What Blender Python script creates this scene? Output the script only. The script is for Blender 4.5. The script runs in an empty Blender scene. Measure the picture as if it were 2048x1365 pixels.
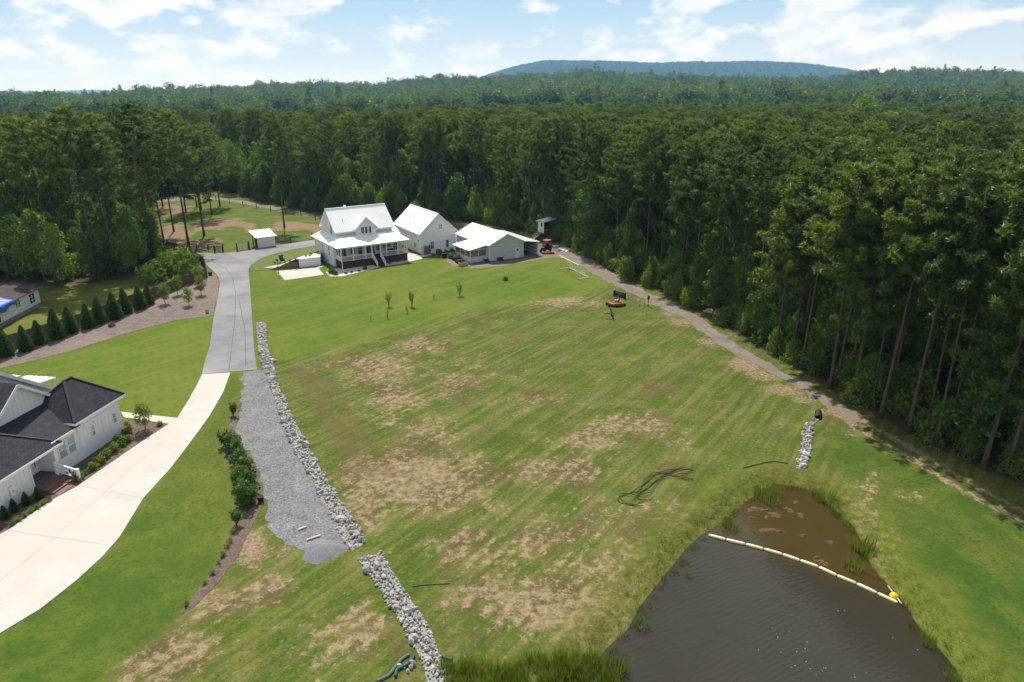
import bpy, bmesh, math, random
import numpy as np
from mathutils import Vector, Matrix
from mathutils.geometry import delaunay_2d_cdt

R = math.radians
SC = bpy.context.scene
COL = SC.collection
random.seed(7); RNG = np.random.default_rng(7)

# ------------------------------------------------------------------ camera, sky, sun, exposure
CAM_H, PITCH, FPX = 30.0, R(20), 1365.0
cam = bpy.data.cameras.new('camera'); cam.lens = 24; cam.sensor_width = 36
cam.clip_start = 0.5; cam.clip_end = 30000
cam_o = bpy.data.objects.new('camera', cam); COL.objects.link(cam_o)
cam_o.location = (0, 0, CAM_H); cam_o.rotation_euler = (R(90) - PITCH, 0, 0)
SC.camera = cam_o

SUN_EL, SUN_AZ = R(54), R(-17)            # azimuth from +Y towards +X
world = bpy.data.worlds.new('World'); SC.world = world; world.use_nodes = True
def build_world():
    nt = world.node_tree; N = nt.nodes; L = nt.links; N.clear()
    out = N.new('ShaderNodeOutputWorld'); bg = N.new('ShaderNodeBackground')
    sky = N.new('ShaderNodeTexSky'); sky.sky_type = 'NISHITA'; sky.sun_disc = False
    sky.sun_elevation = SUN_EL; sky.sun_rotation = SUN_AZ
    sky.altitude = 250; sky.air_density = 1.1; sky.dust_density = 1.5; sky.ozone_density = 2.0
    bg.inputs['Strength'].default_value = 0.070
    # cumulus: 3-D noise on the view direction, flattened, with a low-frequency cover map
    tc = N.new('ShaderNodeTexCoord'); sep = N.new('ShaderNodeSeparateXYZ'); L.new(tc.outputs['Generated'], sep.inputs[0])
    zc = N.new('ShaderNodeMath'); zc.operation = 'MAXIMUM'; zc.inputs[1].default_value = 0.0; L.new(sep.outputs['Z'], zc.inputs[0])
    def cloud(loc, detail):
        mp = N.new('ShaderNodeMapping'); L.new(tc.outputs['Generated'], mp.inputs[0]); mp.inputs['Location'].default_value = loc; mp.inputs['Scale'].default_value = (1, 1, 2.1)
        n = N.new('ShaderNodeTexNoise'); n.inputs['Scale'].default_value = 11.0; n.inputs['Detail'].default_value = detail; n.inputs['Roughness'].default_value = 0.55; n.inputs['Distortion'].default_value = 0.15
        L.new(mp.outputs[0], n.inputs['Vector']); return n.outputs['Fac']
    c1 = cloud((0.35, 0.2, 0.0), 9); c2 = cloud((0.35, 0.2, -0.035), 6)
    big = N.new('ShaderNodeTexNoise'); big.inputs['Scale'].default_value = 2.2; big.inputs['Detail'].default_value = 2; L.new(tc.outputs['Generated'], big.inputs['Vector'])
    mm = N.new('ShaderNodeMath'); mm.operation = 'MULTIPLY_ADD'; mm.inputs[1].default_value = 0.5; L.new(big.outputs['Fac'], mm.inputs[0]); L.new(c1, mm.inputs[2])
    ramp = N.new('ShaderNodeValToRGB'); ramp.color_ramp.elements[0].position = 0.71; ramp.color_ramp.elements[1].position = 0.81; L.new(mm.outputs[0], ramp.inputs[0])
    cr = N.new('ShaderNodeValToRGB'); cr.color_ramp.elements[0].position = 0.47; cr.color_ramp.elements[1].position = 0.68
    cr.color_ramp.elements[0].color = (11.2, 11.3, 11.4, 1); cr.color_ramp.elements[1].color = (7.8, 8.9, 9.9, 1); L.new(c2, cr.inputs[0])
    # hazy white horizon passing into pale blue, then into the clear sky overhead
    hz_ = N.new('ShaderNodeValToRGB'); he = hz_.color_ramp.elements; he[0].position = 0.0; he[0].color = (9.0, 9.5, 10.1, 1); he[1].position = 0.13; he[1].color = (4.3, 6.9, 9.3, 1)
    L.new(zc.outputs[0], hz_.inputs[0])
    veil = N.new('ShaderNodeMapRange'); veil.inputs['From Min'].default_value = 0.10; veil.inputs['From Max'].default_value = 0.32
    veil.inputs['To Min'].default_value = 1.0; veil.inputs['To Max'].default_value = 0.0; L.new(zc.outputs[0], veil.inputs['Value'])
    mv = N.new('ShaderNodeMixRGB'); L.new(veil.outputs[0], mv.inputs[0]); L.new(sky.outputs[0], mv.inputs[1]); L.new(hz_.outputs[0], mv.inputs[2])
    mx = N.new('ShaderNodeMixRGB'); L.new(ramp.outputs[0], mx.inputs[0]); L.new(mv.outputs[0], mx.inputs[1]); L.new(cr.outputs[0], mx.inputs[2])
    L.new(mx.outputs[0], bg.inputs[0]); L.new(bg.outputs[0], out.inputs[0])
build_world()

sun = bpy.data.lights.new('sun', 'SUN'); sun.energy = 5.0; sun.angle = R(0.53); sun.color = (1.0, 0.955, 0.88)
sun_o = bpy.data.objects.new('sun', sun); COL.objects.link(sun_o); sun_o.location = (-40, 160, 120)
sd = Vector((math.sin(SUN_AZ) * math.cos(SUN_EL), math.cos(SUN_AZ) * math.cos(SUN_EL), math.sin(SUN_EL)))
sun_o.rotation_euler = sd.to_track_quat('Z', 'Y').to_euler()

vs = SC.view_settings; vs.view_transform = 'Standard'; vs.look = 'None'; vs.gamma = 1.0; vs.use_curve_mapping = False
vs.exposure = 0.42
SC.render.engine = 'CYCLES'
cy = SC.cycles; cy.max_bounces = 4; cy.diffuse_bounces = 2; cy.glossy_bounces = 2; cy.transmission_bounces = 2
cy.transparent_max_bounces = 4; cy.volume_bounces = 0; cy.use_denoising = True; cy.sample_clamp_indirect = 6

# ------------------------------------------------------------------ surveying: image measurements -> ground coordinates
CP, SP = math.cos(PITCH), math.sin(PITCH)
def g(u, v, z=0.0):
    x = (u - 1024) / FPX; y = -(v - 682.5) / FPX
    dz = -SP + y * CP; t = (z - CAM_H) / dz
    return (x * t, (CP + y * SP) * t)
def gs(pts, z=0.0): return [g(u, v, z) for u, v in pts]
def project(X, Y, Z):
    dz = Z - CAM_H; dep = Y * CP - dz * SP; up = Y * SP + dz * CP
    return 1024 + FPX * X / dep, 682.5 - FPX * up / dep, dep

# ------------------------------------------------------------------ numpy noise and polygon distance
_perm = np.random.default_rng(3).random((256, 256))
def vnoise(x, y):
    xi = np.floor(x).astype(int); yi = np.floor(y).astype(int); fx = x - xi; fy = y - yi
    fx = fx * fx * (3 - 2 * fx); fy = fy * fy * (3 - 2 * fy)
    a = _perm[xi % 256, yi % 256]; b = _perm[(xi + 1) % 256, yi % 256]
    c = _perm[xi % 256, (yi + 1) % 256]; d = _perm[(xi + 1) % 256, (yi + 1) % 256]
    return (a * (1 - fx) + b * fx) * (1 - fy) + (c * (1 - fx) + d * fx) * fy
def fbm(x, y, o=4):
    s = 0; a = 0.5; t = 0
    for i in range(o):
        s = s + a * vnoise(x * 2 ** i + 17.3 * i, y * 2 ** i + 9.1 * i); t += a; a *= 0.5
    return s / t
def poly_sdf(px, py, poly):
    """signed distance, negative inside"""
    P = np.asarray(poly, float); n = len(P)
    d = np.full(px.shape, 1e18); ins = np.zeros(px.shape, bool)
    for i in range(n):
        a = P[i]; b = P[(i + 1) % n]; e = b - a
        wx = px - a[0]; wy = py - a[1]
        t = np.clip((wx * e[0] + wy * e[1]) / (e @ e + 1e-12), 0, 1)
        d = np.minimum(d, (wx - t * e[0]) ** 2 + (wy - t * e[1]) ** 2)
        c = ((a[1] > py) != (b[1] > py)) & (px < (b[0] - a[0]) * (py - a[1]) / (b[1] - a[1] + 1e-12) + a[0])
        ins ^= c
    d = np.sqrt(d); return np.where(ins, -d, d)
def sstep(x, a, b):
    t = np.clip((x - a) / (b - a), 0, 1); return t * t * (3 - 2 * t)
def smooth_poly(pts, k=2):
    P = [tuple(p) for p in pts]
    for _ in range(k):
        Q = []
        for i in range(len(P)):
            a, b = P[i], P[(i + 1) % len(P)]
            Q.append((a[0] * .75 + b[0] * .25, a[1] * .75 + b[1] * .25)); Q.append((a[0] * .25 + b[0] * .75, a[1] * .25 + b[1] * .75))
        P = Q
    return P

# ------------------------------------------------------------------ node materials
def new_mat(name):
    m = bpy.data.materials.new(name); m.use_nodes = True
    nt = m.node_tree; nt.nodes.clear()
    out = nt.nodes.new('ShaderNodeOutputMaterial'); return m, nt, out
def nnode(nt, kind, **kw):
    n = nt.nodes.new(kind)
    for k, v in kw.items():
        if k in n.inputs: n.inputs[k].default_value = v
        else: setattr(n, k, v)
    return n
def c4(c): return (c[0], c[1], c[2], 1)
def mat(name, col, rough=0.7, col2=None, scale=3.0, bump=0.0, bscale=None, metal=0.0, spec=0.3, detail=5, coords='Object', stretch=None):
    m, nt, out = new_mat(name); L = nt.links
    b = nnode(nt, 'ShaderNodeBsdfPrincipled'); b.inputs['Roughness'].default_value = rough
    b.inputs['Metallic'].default_value = metal; b.inputs['Specular IOR Level'].default_value = spec
    tc = nnode(nt, 'ShaderNodeTexCoord'); mp = nnode(nt, 'ShaderNodeMapping'); L.new(tc.outputs[coords], mp.inputs[0])
    if stretch: mp.inputs['Scale'].default_value = stretch
    nz = nnode(nt, 'ShaderNodeTexNoise', Scale=scale, Detail=detail); L.new(mp.outputs[0], nz.inputs['Vector'])
    if col2 is None: col2 = tuple(c * 0.8 for c in col)
    rp = nnode(nt, 'ShaderNodeValToRGB'); rp.color_ramp.elements[0].position = 0.3; rp.color_ramp.elements[1].position = 0.7
    rp.color_ramp.elements[0].color = c4(col2); rp.color_ramp.elements[1].color = c4(col)
    L.new(nz.outputs['Fac'], rp.inputs[0]); L.new(rp.outputs[0], b.inputs['Base Color'])
    if bump:
        nb = nnode(nt, 'ShaderNodeTexNoise', Scale=bscale or scale * 4, Detail=4); L.new(mp.outputs[0], nb.inputs['Vector'])
        bp = nnode(nt, 'ShaderNodeBump', Strength=bump, Distance=0.05); L.new(nb.outputs['Fac'], bp.inputs['Height']); L.new(bp.outputs[0], b.inputs['Normal'])
    L.new(b.outputs[0], out.inputs[0]); return m
def leaf_mat(name, dark, light, trans=0.35, yellow=None, rough=0.55, hue_var=0.5):
    m, nt, out = new_mat(name); L = nt.links
    oi = nnode(nt, 'ShaderNodeObjectInfo'); ge = nnode(nt, 'ShaderNodeNewGeometry')
    a = nnode(nt, 'ShaderNodeMath', operation='MULTIPLY'); a.inputs[1].default_value = hue_var; L.new(oi.outputs['Random'], a.inputs[0])
    a2 = nnode(nt, 'ShaderNodeMath', operation='MULTIPLY_ADD'); a2.inputs[1].default_value = 1 - hue_var
    L.new(ge.outputs['Random Per Island'], a2.inputs[0]); L.new(a.outputs[0], a2.inputs[2])
    mx = nnode(nt, 'ShaderNodeMixRGB'); mx.inputs[1].default_value = c4(dark); mx.inputs[2].default_value = c4(light); L.new(a2.outputs[0], mx.inputs[0])
    col = mx.outputs[0]
    d = nnode(nt, 'ShaderNodeBsdfDiffuse'); L.new(col, d.inputs[0])
    hs = nnode(nt, 'ShaderNodeHueSaturation', Hue=0.485, Saturation=1.1, Value=1.35); L.new(col, hs.inputs['Color'])
    t = nnode(nt, 'ShaderNodeBsdfTranslucent'); L.new(hs.outputs[0], t.inputs[0])
    ms = nnode(nt, 'ShaderNodeMixShader'); ms.inputs[0].default_value = trans; L.new(d.outputs[0], ms.inputs[1]); L.new(t.outputs[0], ms.inputs[2])
    gl = nnode(nt, 'ShaderNodeBsdfGlossy', Roughness=rough); gl.inputs[0].default_value = (1, 1, 1, 1)
    m2 = nnode(nt, 'ShaderNodeMixShader'); m2.inputs[0].default_value = 0.03; L.new(ms.outputs[0], m2.inputs[1]); L.new(gl.outputs[0], m2.inputs[2])
    L.new(m2.outputs[0], out.inputs[0]); return m

M = {}
M['pine'] = leaf_mat('pine_needles', (0.030, 0.070, 0.012), (0.155, 0.222, 0.034), 0.45, hue_var=0.62)
M['pine_far'] = leaf_mat('pine_needles_far', (0.042, 0.086, 0.018), (0.115, 0.180, 0.036), 0.42, hue_var=0.72)
M['leaf'] = leaf_mat('broad_leaves', (0.038, 0.098, 0.013), (0.150, 0.250, 0.030), 0.45, hue_var=0.62)
M['leaf_far'] = leaf_mat('broad_leaves_far', (0.042, 0.084, 0.016), (0.115, 0.180, 0.030), 0.40, hue_var=0.75)
M['shrub'] = leaf_mat('shrub_leaves', (0.068, 0.125, 0.014), (0.190, 0.260, 0.034), 0.45)
M['thuja'] = leaf_mat('thuja_leaves', (0.024, 0.064, 0.010), (0.098, 0.160, 0.024), 0.32, hue_var=0.25)
M['hedge'] = leaf_mat('hedge_leaves', (0.036, 0.092, 0.012), (0.110, 0.200, 0.026), 0.35, hue_var=0.2)
M['yellow_leaf'] = leaf_mat('lime_leaves', (0.10, 0.17, 0.012), (0.20, 0.27, 0.02), 0.42)
M['red_leaf'] = leaf_mat('dark_red_leaves', (0.040, 0.026, 0.018), (0.085, 0.050, 0.030), 0.3)
M['reed'] = leaf_mat('reed_blades', (0.062, 0.115, 0.014), (0.165, 0.220, 0.034), 0.4)
M['sedge'] = leaf_mat('sedge_blades', (0.062, 0.078, 0.013), (0.140, 0.140, 0.032), 0.35)
M['grass_tuft'] = leaf_mat('grass_blades', (0.042, 0.070, 0.010), (0.125, 0.130, 0.030), 0.35)
M['straw'] = leaf_mat('dry_straw', (0.11, 0.08, 0.04), (0.25, 0.19, 0.11), 0.25)
M['dead'] = leaf_mat('dead_brown_needles', (0.06, 0.045, 0.035), (0.12, 0.085, 0.06), 0.2)
M['bark'] = mat('pine_bark', (0.125, 0.098, 0.082), 0.95, (0.065, 0.050, 0.042), 6, 0.6, 14, stretch=(1, 1, 0.3), spec=0.1)
M['bark_grey'] = mat('grey_bark', (0.20, 0.18, 0.16), 0.95, (0.11, 0.10, 0.09), 6, 0.5, 12, stretch=(1, 1, 0.3), spec=0.1)
M['white_wall'] = mat('white_painted_siding', (0.80, 0.80, 0.79), 0.55, (0.74, 0.745, 0.74), 1.2, 0.05, 20)
M['white_trim'] = mat('white_trim_paint', (0.82, 0.82, 0.81), 0.45, (0.78, 0.78, 0.77), 2)
M['metal_roof'] = mat('white_metal_roof', (0.86, 0.865, 0.87), 0.48, (0.81, 0.815, 0.82), 0.8, spec=1.0)
M['galv_roof'] = mat('galvanised_roof', (0.60, 0.66, 0.70), 0.40, (0.40, 0.47, 0.54), 1.6, spec=0.5)
M['grey_siding'] = mat('pale_grey_metal_siding', (0.60, 0.62, 0.61), 0.5, (0.54, 0.56, 0.55), 0.7, spec=0.4)
M['glass'] = mat('window_glass', (0.03, 0.04, 0.045), 0.06, (0.02, 0.025, 0.03), 1, spec=0.9)
M['blind'] = mat('window_blind_behind_glass', (0.36, 0.40, 0.40), 0.12, (0.28, 0.32, 0.32), 1, spec=0.8)
M['clear_panel'] = mat('clear_vinyl_panel', (0.26, 0.22, 0.15), 0.18, (0.10, 0.10, 0.06), 2.2, spec=0.7)
M['brick'] = mat('dark_brown_brick', (0.085, 0.045, 0.032), 0.85, (0.05, 0.028, 0.022), 9, 0.3)
M['block'] = mat('brown_retaining_block', (0.21, 0.155, 0.115), 0.9, (0.15, 0.11, 0.085), 4, 0.3)
M['dark_frame'] = mat('black_window_frame', (0.02, 0.02, 0.022), 0.4)
M['dark_wood'] = mat('dark_stained_wood', (0.055, 0.030, 0.022), 0.7, (0.035, 0.02, 0.015), 5)
M['step_wood'] = mat('reddish_step_boards', (0.21, 0.115, 0.085), 0.7, (0.14, 0.075, 0.06), 5)
M['old_wood'] = mat('weathered_fence_wood', (0.125, 0.105, 0.088), 0.9, (0.075, 0.064, 0.055), 3, 0.3, stretch=(4, 4, 0.6))
M['brown_wood'] = mat('brown_plank_wood', (0.13, 0.075, 0.042), 0.8, (0.08, 0.045, 0.028), 3, 0.2)
M['post_wood'] = mat('dark_post_wood', (0.045, 0.036, 0.030), 0.9, (0.025, 0.02, 0.018), 4)
M['pale_wood'] = mat('sun_bleached_timber', (0.48, 0.41, 0.32), 0.85, (0.36, 0.30, 0.23), 4)
M['pole_wood'] = mat('creosoted_pole', (0.19, 0.10, 0.06), 0.9, (0.13, 0.07, 0.045), 3)
M['black'] = mat('black_painted_steel', (0.012, 0.012, 0.013), 0.5)
M['rubber'] = mat('black_rubber', (0.018, 0.018, 0.018), 0.8)
M['red'] = mat('red_machine_paint', (0.34, 0.06, 0.05), 0.5, (0.27, 0.045, 0.04), 4, spec=0.5)
M['orange'] = mat('orange_red_mower_paint', (0.40, 0.12, 0.07), 0.6, (0.28, 0.075, 0.045), 4)
M['steel'] = mat('galvanised_steel', (0.45, 0.47, 0.48), 0.4, metal=0.6)
M['goal_white'] = mat('white_goal_tube', (0.80, 0.80, 0.80), 0.4)
M['tarp'] = mat('blue_tarpaulin', (0.035, 0.12, 0.46), 0.45, (0.03, 0.09, 0.36), 3, 0.4, 4, spec=0.5)
M['boom'] = mat('cream_boom_fabric', (0.74, 0.66, 0.42), 0.5, (0.66, 0.56, 0.32), 3, 0.15)
M['boom_yellow'] = mat('yellow_plastic', (0.78, 0.50, 0.03), 0.45, (0.7, 0.42, 0.02), 3)
M['pipe'] = mat('black_poly_pipe', (0.012, 0.014, 0.013), 0.55)
M['stone'] = mat('pale_limestone', (0.49, 0.475, 0.455), 0.9, (0.27, 0.26, 0.25), 2.6, 0.5, 8, spec=0.1)
M['stone_b'] = mat('greyer_limestone', (0.38, 0.36, 0.34), 0.9, (0.20, 0.19, 0.18), 2.2, 0.5, 8, spec=0.1)
M['mat_mud'] = mat('floating_brown_algae', (0.110, 0.070, 0.038), 0.9, (0.060, 0.038, 0.022), 3, 0.6, 8)
M['foam'] = mat('white_foam', (0.7, 0.7, 0.7), 0.8)
M['green_sock'] = mat('green_silt_sock', (0.030, 0.125, 0.085), 0.8, (0.02, 0.08, 0.055), 4, 0.4)
M['net'] = mat('grey_green_netting', (0.12, 0.16, 0.12), 0.9, (0.07, 0.09, 0.06), 6)
M['enclosure'] = mat('grey_brown_enclosure_wood', (0.19, 0.175, 0.15), 0.9, (0.14, 0.13, 0.11), 4)
M['ac'] = mat('grey_green_unit_metal', (0.10, 0.12, 0.115), 0.6)
M['soil'] = mat('dark_soil', (0.05, 0.035, 0.025), 0.95, (0.03, 0.02, 0.015), 8)
M['truck'] = mat('white_truck_paint', (0.80, 0.80, 0.80), 0.25, (0.78, 0.78, 0.78), 1, spec=0.6)
M['old_roof'] = mat('worn_brown_shingle', (0.075, 0.060, 0.052), 0.95, (0.036, 0.030, 0.028), 2.2, 0.3)
M['mobile_wall'] = mat('pale_vinyl_wall', (0.62, 0.66, 0.62), 0.6, (0.52, 0.56, 0.52), 1.2)
M['skirting'] = mat('dirty_skirting', (0.24, 0.25, 0.23), 0.9, (0.12, 0.13, 0.12), 3)
M['planter'] = mat('dark_planter_wood', (0.07, 0.055, 0.045), 0.9, (0.045, 0.036, 0.03), 4)
M['pink'] = mat('faded_pink_plastic', (0.7, 0.25, 0.28), 0.6)

def shingle_mat():
    m, nt, out = new_mat('charcoal_shingles'); L = nt.links
    b = nnode(nt, 'ShaderNodeBsdfPrincipled', Roughness=0.9); b.inputs['Specular IOR Level'].default_value = 0.2
    at = nnode(nt, 'ShaderNodeUVMap'); at.uv_map = 'UVMap'
    br = nnode(nt, 'ShaderNodeTexBrick', Scale=1.0); br.offset = 0.5
    br.inputs['Brick Width'].default_value = 0.34; br.inputs['Row Height'].default_value = 0.17; br.inputs['Mortar Size'].default_value = 0.014
    br.inputs['Color1'].default_value = (0.052, 0.056, 0.066, 1); br.inputs['Color2'].default_value = (0.034, 0.037, 0.044, 1); br.inputs['Mortar'].default_value = (0.016, 0.017, 0.020, 1)
    L.new(at.outputs[0], br.inputs['Vector'])
    nz = nnode(nt, 'ShaderNodeTexNoise', Scale=1.3, Detail=6); L.new(at.outputs[0], nz.inputs['Vector'])
    mx = nnode(nt, 'ShaderNodeMixRGB', blend_type='MULTIPLY'); mx.inputs[0].default_value = 0.6
    rp = nnode(nt, 'ShaderNodeValToRGB'); rp.color_ramp.elements[0].position = .3; rp.color_ramp.elements[1].position = .7
    rp.color_ramp.elements[0].color = (.6, .6, .6, 1); L.new(nz.outputs['Fac'], rp.inputs[0])
    L.new(br.outputs['Color'], mx.inputs[1]); L.new(rp.outputs[0], mx.inputs[2]); L.new(mx.outputs[0], b.inputs['Base Color'])
    bp = nnode(nt, 'ShaderNodeBump', Strength=0.5, Distance=0.012); L.new(br.outputs['Fac'], bp.inputs['Height']); bp.invert = True
    L.new(bp.outputs[0], b.inputs['Normal']); L.new(b.outputs[0], out.inputs[0]); return m
M['shingle'] = shingle_mat()

def sheet_mat(name, cols, scale, fine, bump, rough=0.9, lines=None, big=0.08):
    """ground-sheet material: large stains + medium mottling + fine grain, in world metres"""
    m, nt, out = new_mat(name); L = nt.links
    b = nnode(nt, 'ShaderNodeBsdfPrincipled', Roughness=rough); b.inputs['Specular IOR Level'].default_value = 0.2
    ge = nnode(nt, 'ShaderNodeNewGeometry')
    n1 = nnode(nt, 'ShaderNodeTexNoise', Scale=scale, Detail=6, Roughness=0.6); L.new(ge.outputs['Position'], n1.inputs['Vector'])
    r1 = nnode(nt, 'ShaderNodeValToRGB'); e = r1.color_ramp.elements; e[0].position = .32; e[1].position = .68
    e[0].color = c4(cols[0]); e[1].color = c4(cols[1]); L.new(n1.outputs['Fac'], r1.inputs[0])
    n2 = nnode(nt, 'ShaderNodeTexNoise', Scale=big, Detail=4); L.new(ge.outputs['Position'], n2.inputs['Vector'])
    r2 = nnode(nt, 'ShaderNodeMapRange'); r2.inputs['From Min'].default_value = .42; r2.inputs['From Max'].default_value = .68; L.new(n2.outputs['Fac'], r2.inputs['Value'])
    mx = nnode(nt, 'ShaderNodeMixRGB'); L.new(r2.outputs[0], mx.inputs[0]); L.new(r1.outputs[0], mx.inputs[1]); mx.inputs[2].default_value = c4(cols[2])
    n3 = nnode(nt, 'ShaderNodeTexVoronoi', Scale=fine); L.new(ge.outputs['Position'], n3.inputs['Vector'])
    r3 = nnode(nt, 'ShaderNodeMapRange'); r3.inputs['To Min'].default_value = 1 - 0.55 * bump; r3.inputs['To Max'].default_value = 1 + 0.35 * bump
    L.new(n3.outputs['Color'], r3.inputs['Value'])
    mm = nnode(nt, 'ShaderNodeMixRGB', blend_type='MULTIPLY'); mm.inputs[0].default_value = 1.0; L.new(mx.outputs[0], mm.inputs[1]); L.new(r3.outputs[0], mm.inputs[2])
    L.new(mm.outputs[0], b.inputs['Base Color'])
    bp = nnode(nt, 'ShaderNodeBump', Strength=min(1, bump), Distance=0.04); L.new(n3.outputs['Distance'], bp.inputs['Height']); L.new(bp.outputs[0], b.inputs['Normal'])
    L.new(b.outputs[0], out.inputs[0]); return m
M['asphalt'] = sheet_mat('grey_asphalt', ((0.150, 0.146, 0.158), (0.205, 0.200, 0.212), (0.245, 0.238, 0.242)), 0.45, 22, 0.22, big=0.12)
M['concrete'] = sheet_mat('pale_concrete', ((0.40, 0.375, 0.345), (0.47, 0.445, 0.41), (0.44, 0.40, 0.36)), 0.35, 20, 0.05, big=0.12)
M['gravel'] = sheet_mat('grey_gravel', ((0.130, 0.134, 0.142), (0.205, 0.208, 0.214), (0.170, 0.168, 0.162)), 0.6, 9.5, 1.0, big=0.22)
M['fine_gravel'] = sheet_mat('fine_grey_gravel', ((0.125, 0.108, 0.092), (0.205, 0.178, 0.150), (0.175, 0.135, 0.098)), 0.5, 9, 0.55, big=0.2)
M['blue_gravel'] = sheet_mat('dark_crusher_fines', ((0.13, 0.13, 0.145), (0.18, 0.18, 0.195), (0.165, 0.165, 0.175)), 0.8, 14, 0.4)
M['mulch'] = sheet_mat('brown_mulch', ((0.085, 0.060, 0.050), (0.145, 0.105, 0.088), (0.125, 0.088, 0.072)), 1.2, 7, 0.7)
M['pine_straw'] = sheet_mat('grey_brown_wood_mulch', ((0.112, 0.088, 0.078), (0.175, 0.140, 0.124), (0.185, 0.142, 0.116)), 0.9, 7, 0.6)
M['white_stone_bed'] = sheet_mat('white_pebble_bed', ((0.45, 0.43, 0.41), (0.60, 0.58, 0.56), (0.5, 0.47, 0.44)), 2, 8, 0.5)
M['bare_dirt'] = sheet_mat('tan_bare_dirt', ((0.235, 0.165, 0.115), (0.34, 0.25, 0.18), (0.30, 0.20, 0.135)), 0.8, 12, 0.3)

# ------------------------------------------------------------------ object helpers
def tag(o, label=None, cat=None, group=None, kind=None):
    if label: o['label'] = label
    if cat: o['category'] = cat
    if group: o['group'] = group
    if kind: o['kind'] = kind
    return o
def link_obj(name, me, parent=None):
    o = bpy.data.objects.new(name, me); COL.objects.link(o)
    if parent is not None: o.parent = parent
    return o
def empty(name, loc=(0, 0, 0), rz=0.0):
    o = bpy.data.objects.new(name, None); o.empty_display_size = 0.3; COL.objects.link(o)
    o.location = loc; o.rotation_euler = (0, 0, rz); return o
def np_mesh(name, V, F, material=None, smooth=False):
    V = np.asarray(V, np.float32); F = np.asarray(F, np.int32); me = bpy.data.meshes.new(name)
    n, k = F.shape
    me.vertices.add(len(V)); me.vertices.foreach_set('co', V.ravel())
    me.loops.add(n * k); me.loops.foreach_set('vertex_index', F.ravel())
    me.polygons.add(n); me.polygons.foreach_set('loop_start', np.arange(0, n * k, k, dtype=np.int32)); me.polygons.foreach_set('loop_total', np.full(n, k, np.int32))
    if smooth: me.polygons.foreach_set('use_smooth', np.ones(n, bool))
    me.update(calc_edges=True)
    if material is not None: me.materials.append(material)
    return me
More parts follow.
